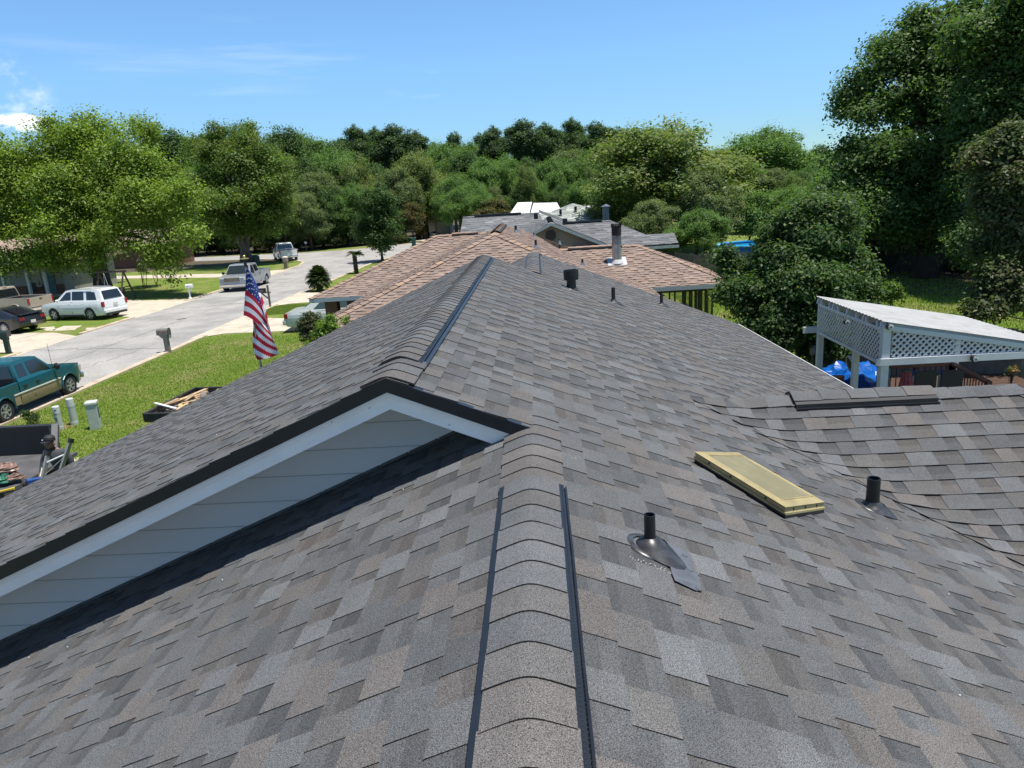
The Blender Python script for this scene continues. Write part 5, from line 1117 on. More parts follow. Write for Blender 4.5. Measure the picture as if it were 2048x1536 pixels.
def suv():
    t = thing('family_suv', 'white family SUV parked with two wheels on the grass across the street', 'car', (-27.95, 43.35, 0), R(165))
    p = paint('white_car_paint', (.76,.77,.77)); L, W = 4.85, 1.98; WZc[0] = .37; g = .26; xf, xr = 1.42, -1.36
    wf = lambda x, z: W/2-.10*(max(0, abs(z-.66)-.05)/.5)**2*(z < 1.13)-(.087 if z >= 1.13 else 0)-max(0, z-1.12)*.30-max(0, abs(x)-1.95)**2*.45-max(0, .5-z)*.10
    body = [(2.30, g)]+arch(xf, .43, g)+arch(xr, .43, g)+[(-2.32, .30), (-2.42, .50), (-2.42, .72), (-2.36, 1.12), (1.02, 1.13), (1.35, 1.10), (2.05, 1.00), (2.34, .86), (2.41, .62), (2.38, .34)]
    m = MB(); side_solid(m, body, wf); m.build('body', p, t, bevel=.04, bseg=2)
    m = MB(); cab = [(-2.36, 1.11), (-2.12, 1.74), (-1.9, 1.80), (.05, 1.82), (.42, 1.76), (1.22, 1.12)]; side_solid(m, cab, wf); m.build('cabin', p, t, bevel=.035)
    for s in (1, -1):
        for pts in ([(.90, 1.16), (.36, 1.66), (.02, 1.70), (-.02, 1.16)], [(-.10, 1.16), (-.08, 1.70), (-.95, 1.70), (-1.02, 1.16)], [(-1.22, 1.18), (-1.16, 1.69), (-1.80, 1.66), (-1.98, 1.20)]):
            m = MB(); side_pane(m, pts, wf, s); m.build('window', glass_dark, t)
        m = MB(); m.bar((-.15, s*.74, 1.855), (-1.6, s*.74, 1.85), .035, .03); m.build('roof_rail', mat('satin_rail', (.35,.36,.37), .3, metal=.6), t)
        for x in (1.0, -.06, -1.0): m = MB(); m.bar((x, s*(W/2+.003), .42), (x, s*(wf(x, 1.1)+.003), 1.12), .012, .012); m.build('door_seam', trim_black, t)
        for x in (.15, -.9):
            m = MB(); m.box((x-.1, s*(W/2+.012), .98), (.17, .025, .03)); m.build('door_handle', p, t)
        m = MB(); m.ball((.85, s*1.07, 1.22), (.09, .11, .075), 10, 6); m.build('side_mirror', p, t, smooth=True)
        lamp(t, 'tail_light', (-2.37, s*.86, .93), (.12, .16, .30), red_lens); lamp(t, 'headlight', (2.26, s*.72, .82), (.20, .34, .16), clear_lens)
        m = MB(); m.bar((xf-.45, s*.985, .30), (xr+.45, s*.985, .30), .03, .08); m.build('side_skirt', trim_black, t)
    m = MB(); m.add([(-2.33, -.68, 1.22), (-2.33, .68, 1.22), (-2.14, .60, 1.70), (-2.14, -.60, 1.70)], [(1, 0, 3, 2)]); m.v = [(x-.03, y, z) for x, y, z in m.v]; m.build('rear_window', glass_dark, t)
    m = MB(); m.add([(1.16, .80, 1.18), (1.16, -.80, 1.18), (.52, -.66, 1.72), (.52, .66, 1.72)], [(1, 0, 3, 2)]); m.v = [(x+.045, y, z) for x, y, z in m.v]; m.build('windscreen', glass_dark, t)
    m = MB(); m.box((-2.40, 0, .50), (.16, 1.72, .20)); m.build('rear_bumper', p, t, bevel=.03); m = MB(); m.box((-2.43, 0, .33), (.12, 1.5, .12)); m.build('bumper_skirt', trim_black, t, bevel=.02)
    m = MB(); m.box((-2.44, 0, .86), (.02, .32, .17)); m.build('licence_plate', plate_m, t)
    for x in (xf, xr):
        for y in (.88, -.88): wheel(t, x, y, .37, .23, 5)
    m = MB(); m.box((0, 0, .38), (3.9, 1.6, .22)); m.build('underbody', trim_black, t)
    return t
suv()
def pickup(name, label, loc, rz, col, L=5.8, W=2.0, H=1.9, wb=3.65, crew=True, lower=None, r=.40, belt=1.22, hood=1.14, cabx=(-.45, 1.35), spokes=6, liner=True, rimr=.66, fr=1.02):
    """cab runs from cabx[0] to cabx[1] (roof), bed behind it"""
    t = thing(name, label, 'pickup truck', loc, rz); p = paint('paint_'+name+str(len(MATS)), col); WZc[0] = r; g = .32; hl = L/2; xf = hl-fr; xr = xf-wb
    cw = lambda x, z: W/2-.07*(min(1.2, max(0, abs(z-.72)-.05)/.5))**2*(z < belt+.01)-(.06 if z >= belt+.01 else 0)-max(0, z-belt)*.28-max(0, abs(x)-hl+.55)**2*.40-max(0, .55-z)*.06
    c0, c1 = cabx; front = [(hl-.06, .42), (hl-.02, .62), (hl-.03, hood-.14), (hl-.14, hood-.02), (c1+.82, hood+.05), (c1+.55, belt), (c0, belt), (c0, g)]
    ra = arch(xf, r*1.17, g); m = MB(); side_solid(m, [(hl-.1, g)]+ra+front[::-1][0:1]+[(c0, belt), (c1+.55, belt), (c1+.82, hood+.05), (hl-.14, hood-.02), (hl-.03, hood-.14), (hl-.02, .62), (hl-.06, .42)], cw); m.build('body', p, t, bevel=.035)
    m = MB(); side_solid(m, [(c0+.03, belt-.01), (c0+.10, H-.05), (c0+.22, H), (c1-.30, H), (c1-.08, H-.05), (c1+.52, belt-.01)], cw); m.build('cab', p, t, bevel=.04)
    doors = [(c1+.38, c0+1.02 if crew else c0+.55)]
    mid_ = c0+(1.02 if crew else .62)
    for s in (1, -1):
        for pts in ([(c1+.33, belt+.05), (c1-.10, H-.12), (mid_+.08, H-.12), (mid_+.08, belt+.05)], [(mid_-.05, belt+.05), (mid_-.05, H-.12), (c0+.24, H-.13), (c0+.17, belt+.05)]):
            m = MB(); side_pane(m, pts, cw, s); m.build('window', glass_dark, t)
        m = MB(); m.ball((c1+.38, s*(W/2+.12), belt+.10), (.07, .11, .12), 8, 6); m.bar((c1+.38, s*(W/2-.05), belt+.05), (c1+.38, s*(W/2+.08), belt+.08), .04, .04); m.build('side_mirror', trim_black, t)
        for x in (mid_+.22, c0+.25):
            m = MB(); m.box((x, s*(W/2+.012), belt-.16), (.16, .025, .035)); m.build('door_handle', trim_black, t)
        for x in ((c1+.50, mid_, c0+.03) if crew else (c1+.50, mid_)): m = MB(); m.bar((x, s*(W/2+.002), g+.12), (x, s*(cw(x, belt)+.002), belt-.02), .012, .012); m.build('door_seam', trim_black, t)
        # bed sides
        bx = [(c0-.03, g+.04)]+arch(xr, r*1.17, g+.04)[::-1][::-1]+[(-hl+.08, g+.10), (-hl+.02, .55), (-hl+.04, belt+.02), (c0-.03, belt+.02)]
        n = len(bx); m = MB(); y1, y0 = s*W/2, s*(W/2-.09); A1 = [(x, y1*(1-max(0, .55-z)*.05), z) for x, z in bx]; A0 = [(x, y0, z) for x, z in bx]
        m.add(A1+A0, [tuple(range(n)) if s > 0 else tuple(range(n-1, -1, -1)), tuple(range(2*n-1, n-1, -1)) if s > 0 else tuple(range(n, 2*n))]+[(i, (i+1) % n, n+(i+1) % n, n+i) for i in range(n)])
        m.build('bed_side', p, t, bevel=.02)
        m = MB(); aa = arch(xr, r*1.22, r*.9); m.tube([(x, s*(W/2+.01), z) for x, z in aa], .028, 6); aa = arch(xf, r*1.22, r*.9); m.tube([(x, s*(W/2+.005), z) for x, z in aa], .026, 6); m.build('wheel_arch', p, t)
        lamp(t, 'tail_light', (-hl+.05, s*(W/2-.075), belt-.22), (.08, .16, .40), red_lens); lamp(t, 'headlight', (hl-.10, s*(W/2-.25), hood-.20), (.14, .38, .22), clear_lens)
        if lower:
            tl_ = mat('tan_lower_paint', lower, .35, coat=.4)
            for pp_, ww_ in (([(xf-r*1.3, g+.02), (xf-r*1.3, .70), (c0-.02, .70), (c0-.02, g+.02)], cw), ([(c0-.06, g+.06), (c0-.06, .70), (xr+r*1.3, .70), (xr+r*1.3, g+.06)], lambda x, z: W/2), ([(xr-r*1.25, g+.12), (xr-r*1.25, .70), (-hl+.05, .70), (-hl+.08, g+.15)], lambda x, z: W/2)):
                m = MB(); xs_ = sorted(set(p[0] for p in pp_)); zs_ = [q_[1] for q_ in pp_]; za, zb_2 = min(zs_), max(zs_)
                X_ = [xs_[0]+(xs_[-1]-xs_[0])*i/8 for i in range(9)]; Z_ = [za+(zb_2-za)*j/6 for j in range(7)]
                m.add([(x, s*(ww_(x, z)*(1-max(0, .55-z)*.05 if ww_ is not cw else 1)+.007), z) for x in X_ for z in Z_], [((i*7+j), (i*7+j+1), ((i+1)*7+j+1), ((i+1)*7+j)) for i in range(8) for j in range(6)])
                m.build('two_tone_panel', tl_, t)
            m = MB(); m.bar((xf-r*1.3, s*(W/2+.012), .715), (xr+r*1.3, s*(W/2+.012), .715), .02, .035); m.bar((xr-r*1.25, s*(W/2+.012), .715), (-hl+.05, s*(W/2+.012), .715), .02, .035); m.build('side_stripe', mat('pale_stripe', (.7,.68,.6), .4), t)
    m = MB(); m.box(((c0-hl)/2, 0, .62), (abs(-hl-c0)-.1, W-.16, .06)); m.box((c0-.06, 0, .9), (.06, W-.16, .6))
    for y in (-.72, .72): m.box((xr, y*W/2, .78), (.95, .26, .32))
    m.build('bed_floor', trim_black if liner else p, t)
    m = MB(); m.box((-hl+.04, 0, .92), (.07, W-.22, .62)); o = m.build('tailgate', p, t, bevel=.02); m = MB(); m.box((-hl, 0, 1.10), (.03, .22, .06)); m.build('handle', trim_black, o)
    m = MB(); m.box((-hl-.06, 0, .50), (.16, W-.12, .19)); o = m.build('rear_bumper', chrome if col[0] > .25 else trim_black, t, bevel=.03); m = MB(); m.box((-hl-.145, 0, .56), (.01, .31, .15)); m.build('licence_plate', plate_m, o)
    m = MB(); m.box((hl-.0, 0, .50), (.18, W-.14, .20)); m.build('front_bumper', chrome, t, bevel=.04)
    m = MB(); m.box((hl-.06, 0, hood-.24), (.10, W-.92, .30)); o = m.build('grille', mat('dark_grille', (.02,.02,.022), .6), t)
    m = MB()
    for k in range(4): m.box((hl-.005, 0, hood-.36+k*.08), (.02, W-.95, .018))
    m.box((hl-.0, 0, hood-.07), (.03, W-.86, .03)); m.build('grille_bar', chrome, o)
    m = MB(); y0, y1 = W/2-.16, W/2-.30; m.add([(c1+.50, -y0, belt+.05), (c1+.50, y0, belt+.05), (c1-.04, y1, H-.09), (c1-.04, -y1, H-.09)], [(0, 1, 2, 3)]); m.v = [(x+.05, y, z+.01) for x, y, z in m.v]; m.build('windscreen', mat('windscreen_glass', (.02,.028,.03), .05, var=0, spec=.8), t)
    m = MB(); m.add([(c0+.02, -y0, belt+.06), (c0+.02, y0, belt+.06), (c0+.09, y1, H-.13), (c0+.09, -y1, H-.13)], [(1, 0, 3, 2)]); m.v = [(x-.022, y, z) for x, y, z in m.v]; m.build('rear_window', glass_dark, t)
    m = MB(); m.box((c0+.12, 0, H-.03), (.04, .26, .035)); m.build('brake_light', red_lens, t)
    for x in (xf, xr):
        for y in (W/2-.13, -W/2+.13): wheel(t, x, y, r, .25, spokes, rimr)
    m = MB(); m.box((0, 0, .42), (L-.9, 1.2, .16)); m.build('chassis', trim_black, t)
    return t
tk = pickup('compact_pickup', 'teal and tan extended-cab pickup parked along the near kerb', (-17.22, 22.05, 0), R(90), (.007,.085,.112), L=5.05, W=1.74, H=1.68, wb=3.15, crew=False, lower=(.33,.25,.16), r=.345, belt=1.06, hood=1.00, cabx=(-.72, .62), fr=.86)
m = MB(); m.tube([(1.05, -.80, 1.02), (.98, -.84, 1.95)], .006, 5); m.build('aerial', trim_black, tk)
pickup('silver_pickup', 'silver crew-cab pickup driving toward the camera behind the flag', (-22.75, 55.75, 0), R(-88), (.27,.29,.31), L=5.75, W=2.03, H=1.87, wb=3.65, cabx=(-.55, 1.0), belt=1.20, hood=1.14, liner=False)
pickup('white_pickup', 'white pickup seen from behind at the far bend of the street', (-29.15, 83.8, 0), R(117), (.78,.79,.79), L=5.9, W=2.03, H=1.92, wb=3.7, cabx=(-.35, 1.15), belt=1.24, hood=1.18)
pickup('beige_pickup', 'beige pickup at the left edge in front of the porch, tail toward the street', tuple(P(60, 636)+np.array([-2.72, 1.65, 0])), R(171), (.36,.31,.25), L=5.8, W=2.02, H=1.9, wb=3.65, cabx=(-.45, 1.1), belt=1.22, hood=1.16)
def coupe():
    a = P(58, 666); t = thing('sports_coupe', 'low black sports coupe with a louvred rear window, below the white SUV', 'car', (a[0]-2.25, a[1]+.95, 0), R(168))
    p = paint('black_car_paint', (.018,.020,.026), .2); W = 1.9; WZc[0] = .34; g = .2; xf, xr = 1.4, -1.32
    wf = lambda x, z: W/2-max(0, z-.86)*.55-max(0, abs(x)-1.9)**2*.35
    body = [(2.25, g)]+arch(xf, .40, g)+arch(xr, .40, g)+[(-2.25, .35), (-2.36, .55), (-2.30, .92), (-2.1, 1.0), (-1.5, 1.0), (.9, .93), (1.9, .82), (2.3, .62), (2.34, .38)]
    m = MB(); side_solid(m, body, wf); m.build('body', p, t, bevel=.05)
    m = MB(); side_solid(m, [(-2.0, .97), (-1.1, 1.30), (-.5, 1.37), (.0, 1.36), (.95, .92)], wf); m.build('cabin', p, t, bevel=.04)
    for s in (1, -1):
        m = MB(); side_pane(m, [(.62, 1.0), (.0, 1.29), (-.55, 1.30), (-.75, 1.01)], wf, s); m.build('window', glass_dark, t)
        m = MB(); side_pane(m, [(-.85, 1.02), (-.70, 1.25), (-1.15, 1.17), (-1.35, 1.04)], wf, s); m.build('quarter_window', glass_dark, t)
        m = MB()
        for k in range(3): m.box((-2.36, s*(.78-k*.11), .80), (.04, .07, .16))
        m.build('tail_light', red_lens, t); lamp(t, 'headlight', (2.2, s*.7, .66), (.16, .3, .1), clear_lens)
        m = MB(); m.ball((.62, s*1.0, 1.0), (.08, .11, .07), 8, 6); m.build('side_mirror', p, t, smooth=True)
    m = MB()
    for k in range(9): x = -1.95+k*.12; m.box((x, 0, 1.02+(x+1.95)*.37+.03), (.11, 1.05, .012), M=Matrix.Rotation(R(-4), 4, 'Y'))
    m.build('rear_louvres', mat('satin_black', (.025,.026,.03), .35), t)
    m = MB(); m.box((-2.22, 0, 1.06), (.26, 1.5, .035)); m.box((-2.22, .6, 1.02), (.1, .06, .08)); m.box((-2.22, -.6, 1.02), (.1, .06, .08)); m.build('spoiler', p, t, bevel=.01)
    m = MB(); m.box((-2.38, 0, .60), (.02, .32, .16)); m.build('licence_plate', plate_m, t)
    m = MB(); m.add([(.93, -.70, .97), (.93, .70, .97), (.08, .58, 1.35), (.08, -.58, 1.35)], [(0, 1, 2, 3)]); m.v = [(x+.03, y, z+.012) for x, y, z in m.v]; m.build('windscreen', glass_dark, t)
    for x in (xf, xr):
        for y in (.84, -.84): wheel(t, x, y, .34, .24, 10, .74)
coupe()
def sedan():
    t = thing('silver_sedan', 'silver-green sedan nosed into the brick-columned carport', 'car', (P(573, 664)[0]+2.72, 34.75, 0), R(2))
    p = paint('silver_green_paint', (.50,.54,.53), .3); W = 1.86; WZc[0] = .335; g = .24; xf, xr = 1.50, -1.42
    wf = lambda x, z: W/2-.09*(min(1.2, max(0, abs(z-.62)-.05)/.4))**2*(z < .99)-(.07 if z >= .99 else 0)-max(0, z-.98)*.42-max(0, abs(x)-2.1)**2*.38
    body = [(2.5, g)]+arch(xf, .40, g)+arch(xr, .40, g)+[(-2.55, .30), (-2.68, .44), (-2.70, .62), (-2.60, .66), (-2.62, .92), (-2.45, .98), (-1.65, 1.03), (.95, .98), (2.2, .93), (2.55, .80), (2.66, .55), (2.62, .32)]
    m = MB(); side_solid(m, body, wf); m.build('body', p, t, bevel=.05)
    m = MB(); side_solid(m, [(-1.86, .98), (-1.32, 1.36), (-1.1, 1.42), (.2, 1.44), (.42, 1.44), (1.15, 1.0)], wf); m.build('cabin', p, t, bevel=.04)
    for s in (1, -1):
        for pts in ([(.88, 1.06), (.32, 1.38), (-.12, 1.40), (-.14, 1.08)], [(-.22, 1.05), (-.20, 1.35), (-.92, 1.34), (-1.22, 1.06)]):
            m = MB(); side_pane(m, pts, wf, s); m.build('window', mat('green_glass', (.05,.08,.075), .05, var=0, spec=.8), t)
        for x in (.1, -.95): m = MB(); m.box((x-.05, s*(W/2+.01), .90), (.17, .02, .035)); m.build('door_handle', trim_black, t)
        lamp(t, 'tail_light', (-2.56, s*.79, .80), (.16, .20, .24), red_lens); lamp(t, 'headlight', (2.5, s*.68, .72), (.2, .42, .16), clear_lens)
        m = MB(); m.ball((.92, s*1.0, 1.08), (.08, .11, .07), 8, 6); m.build('side_mirror', p, t, smooth=True)
    m = MB(); m.box((-2.66, 0, .50), (.18, 1.80, .24)); m.build('rear_bumper', p, t, bevel=.05)
    m = MB(); m.add([(-1.80, -.70, 1.02), (-1.80, .70, 1.02), (-1.30, .60, 1.36), (-1.30, -.60, 1.36)], [(1, 0, 3, 2)]); m.v = [(x-.03, y, z+.02) for x, y, z in m.v]; m.build('rear_window', glass_dark, t)
    m = MB(); m.add([(1.12, -.76, 1.03), (1.12, .76, 1.03), (.40, .62, 1.46), (.40, -.62, 1.46)], [(0, 1, 2, 3)]); m.v = [(x+.03, y, z+.02) for x, y, z in m.v]; m.build('windscreen', glass_dark, t)
    for x in (xf, xr):
        for y in (.86, -.86): wheel(t, x, y, .335, .22, 8, .64)
    m = MB(); m.box((0, 0, .36), (4.2, 1.5, .2)); m.build('underbody', trim_black, t)
sedan()
# dark motorcycle in front of the far garage
a = P(868, 476); t = thing('parked_motorcycle', 'dark motorcycle parked on the far drive in front of the white garage', 'motorcycle', (a[0], a[1], 0), R(15))
for x in (-.75, .75):
    m = MB(); m.lathe([(.33, -.06), (.36, 0), (.33, .06), (.26, .05), (.26, -.05), (.33, -.06)], (x, 0, .35), 20, Matrix.Rotation(R(90), 4, 'X')); m.build('wheel', tyre_m, t)
m = MB(); m.ball((.15, 0, .85), (.35, .16, .15), 12, 8); m.build('fuel_tank', black_metal, t, smooth=True)
m = MB(); m.box((-.35, 0, .80), (.6, .26, .10)); m.build('seat', dark_rubber, t, bevel=.03)
m = MB(); m.box((.05, 0, .5), (.5, .28, .4)); m.tube([(.75, .08, .35), (.5, .1, .95), (.42, 0, 1.05)], .03, 6); m.tube([(.42, -.36, 1.08), (.42, .36, 1.08)], .02, 6); m.tube([(-.75, .1, .35), (-.1, .1, .4)], .04, 6); m.build('frame', chrome, t)
a = P(851, 478); t2 = thing('luggage_crate', 'small dark crate beside the motorcycle on the far drive', 'crate', (a[0], a[1], 0)); m = MB(); m.box((0, 0, .45), (.7, .6, .9)); m.build('crate_body', mat('dark_crate', (.05,.05,.06), .6), t2, bevel=.03); m = MB(); m.box((0, 0, .93), (.74, .64, .06)); m.build('lid', trim_black, t2)
# ------------------------------------------------------------------ street furniture
def wind(cx, cy, z, name, m, parent, prof, n=20, **k): q = MB(); q.lathe(prof, (cx, cy, z), n); return q.build(name, m, parent, **k)
def dome_box(mb, c, L, w, h, n=10):
    """mailbox body: flat floor, round top, lying along x"""
    pts = [(-w/2, 0), (w/2, 0), (w/2, h-w/2)]+[(w/2*math.cos(math.pi*i/n), h-w/2+w/2*math.sin(math.pi*i/n)) for i in range(1, n)]+[(-w/2, h-w/2)]
    mb.prism([(c[0]-L/2, c[1]+y, c[2]+z) for y, z in pts], L, (1, 0, 0))
def plastic_box(label, px, py, col, rz, sc=1.0, name='mailbox'):
    b = P(px, py); t = thing(name, label, 'mailbox', (b[0], b[1], 0), rz); mt = mat('mailbox_plastic_'+label[:6].strip(), col, .5, var=.08)
    m = MB(); m.prism([(-.10*sc, -.08*sc, 0), (.10*sc, -.08*sc, 0), (.10*sc, .08*sc, 0), (-.10*sc, .08*sc, 0)], .72*sc); m.build('post', mt, t, bevel=.01)
    m = MB(); m.prism([(.26*sc, -.10*sc, .78*sc), (.14*sc, -.10*sc, .66*sc), (-.12*sc, -.10*sc, .62*sc), (-.12*sc, -.10*sc, .80*sc), (.26*sc, -.10*sc, .80*sc)], .20*sc, (0, 1, 0)); m.build('bracket', mt, t, bevel=.01)
    m = MB(); dome_box(m, (.07*sc, 0, .79*sc), .52*sc, .24*sc, .29*sc); o = m.build('box', mt, t, bevel=.008)
    m = MB(); dome_box(m, (-.195*sc, 0, .785*sc), .03*sc, .26*sc, .31*sc); m.build('door', mat('mailbox_door', tuple(x*.35 for x in col), .5), o)
    return t
t = plastic_box('grey-brown plastic mailbox standing alone by the near kerb', 337, 705, (.19,.18,.165), R(180), 1.0)
m = MB(); m.box((-.16, -.13, .70), (.08, .03, .16)); m.build('newspaper_clip', mat('white_label', (.7,.7,.7), .5), t)
m = MB(); m.box((.22, .106+.02, .98), (.10, .006, .03)); m.box((-.0, .126, .93), (.12, .006, .035)); m.build('number_plate', mat('red_sticker', (.4,.05,.04), .5), t)
t = plastic_box('dark green plastic mailbox at the left edge across the street', 18, 707, (.020,.045,.04), R(180), 1.02)
b = P(381, 598); t = thing('mailbox', 'white mailbox on a turned white post across the street', 'mailbox', (b[0], b[1], 0), R(10))
wp_ = mat('white_vinyl', (.75,.76,.77), .4, var=.04)
m = MB(); m.lathe([(.12, 0), (.12, .08), (.07, .12), (.055, .2), (.05, .72), (.075, .78)], (0, 0, 0), 16); m.bar((0, 0, .45), (.22, 0, .72), .04, .05); m.build('post', wp_, t, smooth=False)
m = MB(); dome_box(m, (.06, 0, .80), .48, .20, .25); o = m.build('box', wp_, t); m = MB(); m.box((-.02, -.115, .92), (.14, .01, .05)); m.build('number_plate', mat('grey_digits', (.2,.2,.22), .5), o)
b = P(541, 615); t = thing('mailbox', 'black mailbox slung from a weathered wooden gallows post, right of the flag', 'mailbox', (b[0], b[1], 0), R(182))
m = MB(); m.box((0, 0, .68), (.10, .10, 1.36)); m.build('post', wood_grey, t); m = MB(); m.bar((-.14, 0, .92), (.62, 0, .92), .08, .08); m.bar((.04, 0, .55), (.42, 0, .9), .07, .07); m.build('arm', wood_grey, t)
m = MB(); dome_box(m, (.38, 0, .965), .48, .18, .23); o = m.build('box', black_metal, t); m = MB(); m.box((.36, .095, 1.05), (.2, .01, .05)); m.build('name_plate', mat('dull_gold', (.3,.2,.06), .4), o)
b = P(573, 537); t = thing('mailbox', 'stone-coloured pillar mailbox with a pale domed top, left of the white pickup', 'mailbox', (b[0], b[1], 0), R(90))
m = MB(); m.box((0, 0, .35), (.36, .36, .70)); m.build('pillar', brickmat('stone_pillar', (.20,.16,.12), (.28,.23,.18)), t, bevel=.01); m = MB(); m.box((0, 0, .88), (.48, .44, .36)); m.build('box', mat('greyish_box', (.30,.27,.23), .6), t, bevel=.02)
m = MB(); m.lathe([(.30, 0), (.27, .10), (.15, .15), (0, .16)], (0, 0, 1.06), 16); m.build('cap', mat('pale_cap', (.55,.52,.45), .6), t)
b = P(613, 502); t = thing('mailbox', 'small white mailbox on the far verge beyond the white pickup', 'mailbox', (b[0], b[1], 0), R(-60))
m = MB(); m.box((0, 0, .5), (.10, .10, 1.0)); m.build('post', wood_grey, t); m = MB(); dome_box(m, (0, 0, .98), .5, .26, .30); m.build('box', wp_, t)
b = P(838, 478); t = thing('brick_pier', 'red brick mailbox pier beside the green wheeled bin', 'mailbox pier', (b[0], b[1], 0)); m = MB(); m.box((0, 0, .6), (.75, .6, 1.2)); m.build('pillar', red_brick, t); m = MB(); m.box((0, 0, 1.23), (.85, .7, .06)); m.build('cap', conc, t); m = MB(); m.box((0, -.31, .9), (.2, .03, .18)); m.build('box', black_metal, t)
b = P(828, 492); t = thing('wheeled_bin', 'green wheeled rubbish bin at the far bend of the street', 'bin', (b[0], b[1], 0), R(10)); bg_ = mat('green_bin_plastic', (.01,.09,.06), .5)
m = MB(); lo = [(-.24, -.26, .06), (.24, -.26, .06), (.24, .26, .06), (-.24, .26, .06)]; hi = [(-.31, -.34, .98), (.31, -.34, .98), (.31, .34, .98), (-.31, .34, .98)]; m.add(lo+hi, [(3, 2, 1, 0), (4, 5, 6, 7)]+[(i, (i+1) % 4, 4+(i+1) % 4, 4+i) for i in range(4)]); m.build('bin_body', bg_, t, bevel=.02)
m = MB(); m.box((0, -.02, 1.01), (.68, .76, .05)); m.build('lid', bg_, t, bevel=.02)
for s in (-1, 1): m = MB(); m.lathe([(.11, -.03), (.11, .03), (0, .03)], (s*.26, .28, .11), 12, Matrix.Rotation(R(90), 4, 'Y')); m.build('wheel', dark_rubber, t)
b = P(507, 525); t = thing('transformer_box', 'grey-green utility transformer box beside the forked tree', 'utility box', (b[0], b[1], 0), R(-12)); ug = mat('utility_green', (.10,.13,.11), .6)
m = MB(); m.box((0, 0, .36), (1.15, .9, .72)); m.build('cabinet', ug, t, bevel=.02); m = MB(); m.prism([(-.62, -.5, .72), (.62, -.5, .72), (.62, .5, .80), (-.62, .5, .80)], .05); m.build('lid', ug, t); m = MB(); m.box((0, 0, .03), (1.4, 1.1, .08)); m.build('pad', conc, t)
# telecom pedestals
pg = mat('pedestal_green', (.42,.47,.44), .5, var=.08)
def pedestal(label, px, py, h, r, marks):
    b = P(px, py); t = thing('utility_pedestal', label, 'utility post', (b[0], b[1], 0), 0, None)
    m = MB(); m.lathe([(r*1.08, -.05), (r*1.06, .10), (r, .11), (r, h*.72)], (0, 0, 0), 20); m.build('base', pg, t)
    m = MB(); m.lathe([(r*1.04, h*.70), (r*1.04, h-.02), (r*.96, h), (0, h+.004)], (0, 0, 0), 20); m.build('cap', mat('pedestal_pale', (.55,.59,.56), .45, var=.05), t)
    if marks:
        m = MB()
        for (z, a, w_, hh) in ((.60, -70, .05, .03), (.52, -95, .03, .02), (.49, -75, .05, .02), (.46, -100, .03, .02), (.36, -85, .06, .05), (.30, -80, .05, .03)):
            an = R(a); m.box((math.cos(an)*(r+.003), math.sin(an)*(r+.003), z), (.005, w_, hh), an)
        m.build('warning_label', mat('label_ink', (.05,.06,.12), .5), t)
pedestal('short round pale-green utility post with printed labels', 121, 859, .70, .095, True)
pedestal('plain round pale-green utility post, the middle one of three', 150, 849, .80, .10, False)
b = P(193, 857); t = thing('utility_cabinet', 'square pale-green utility cabinet with louvres in its side', 'utility box', (b[0], b[1], 0), R(20))
m = MB(); m.box((0, 0, .36), (.27, .27, .76)); m.build('base', pg, t, bevel=.012); m = MB(); m.box((0, 0, .77), (.31, .31, .10)); m.build('cap', mat('pedestal_pale'), t, bevel=.03)
m = MB()
for k in range(9): m.box((.137, .02, .34+k*.035), (.012, .12, .016))
m.build('louvre', mat('louvre_dark', (.05,.06,.055), .6), t)
# stones round the shrub
rng = random.Random(8)
for i in range(7):
    b = P(70+rng.uniform(-14, 18), 864+rng.uniform(-4, 5)); r_ = rng.uniform(.06, .12); m = MB(); m.ball((0, 0, r_*.3), (r_*1.2, r_, r_*.6), 8, 5)
    o = m.build('stone', mat('pale_stone', (.45,.43,.40) if i % 2 else (.45,.43,.40), .9, var=.3, vs=9), None); o.location = (b[0], b[1], 0); tag(o, 'pale stone lying at the foot of the small shrub by the utility posts', 'stone', 'stones round the small shrub')
# A-frame swing under the maple
b = P(233, 602); t = thing('garden_swing', 'dark A-frame garden swing seat beside the maple trunk', 'garden swing', (b[0], b[1], 0), R(-8)); m = MB()
for x in (-1.0, 1.0):
    for y in (-.85, .85): m.bar((x, y, 0), (x, 0, 2.1), .09, .09)
    m.bar((x, -.45, 1.0), (x, .45, 1.0), .07, .07)
m.bar((-1.25, 0, 2.12), (1.25, 0, 2.12), .1, .12); m.build('frame', bark_dark, t)
m = MB(); m.box((0, 0, .48), (1.3, .5, .05)); m.box((0, .26, .72), (1.3, .05, .45)); m.build('seat', bark_dark, t); m = MB()
for x in (-.6, .6): m.tube([(x, -.2, .5), (x, 0, 2.1)], .012, 4); m.tube([(x, .25, .9), (x, 0, 2.1)], .012, 4)
m.build('chain', chrome, t)
# stake and feeder post on the far lawn
b = P(290, 574); t = thing('feeder_post', 'slim dark feeder pole standing next to the staked young trees', 'pole', (b[0]+.15, b[1]-.5, 0)); m = MB(); m.tube([(0, 0, 0), (0, 0, 2.3)], .035, 8); m.build('pole', black_metal, t); m = MB(); m.lathe([(.13, 0), (.13, .03), (.05, .2), (0, .22)], (0, 0, 2.28), 10); m.build('feeder', mat('feeder_white', (.6,.6,.58), .5), t)
# porch furniture
for i, x in enumerate((-44.8, -41.0)):
    t = thing('porch_chair', ('dark chair on the porch nearer the left edge', 'dark chair on the porch nearer the maple trunk')[i], 'chair', (x, 57.3, .12)); m = MB(); m.box((0, 0, .42), (.55, .5, .06)); m.build('seat', bark_dark, t); m = MB(); m.box((0, .24, .75), (.55, .05, .65)); m.build('backrest', bark_dark, t)
    for dx in (-.24, .24):
        for dy in (-.2, .2): m = MB(); m.box((dx, dy, .2), (.05, .05, .4)); m.build('leg', bark_dark, t)
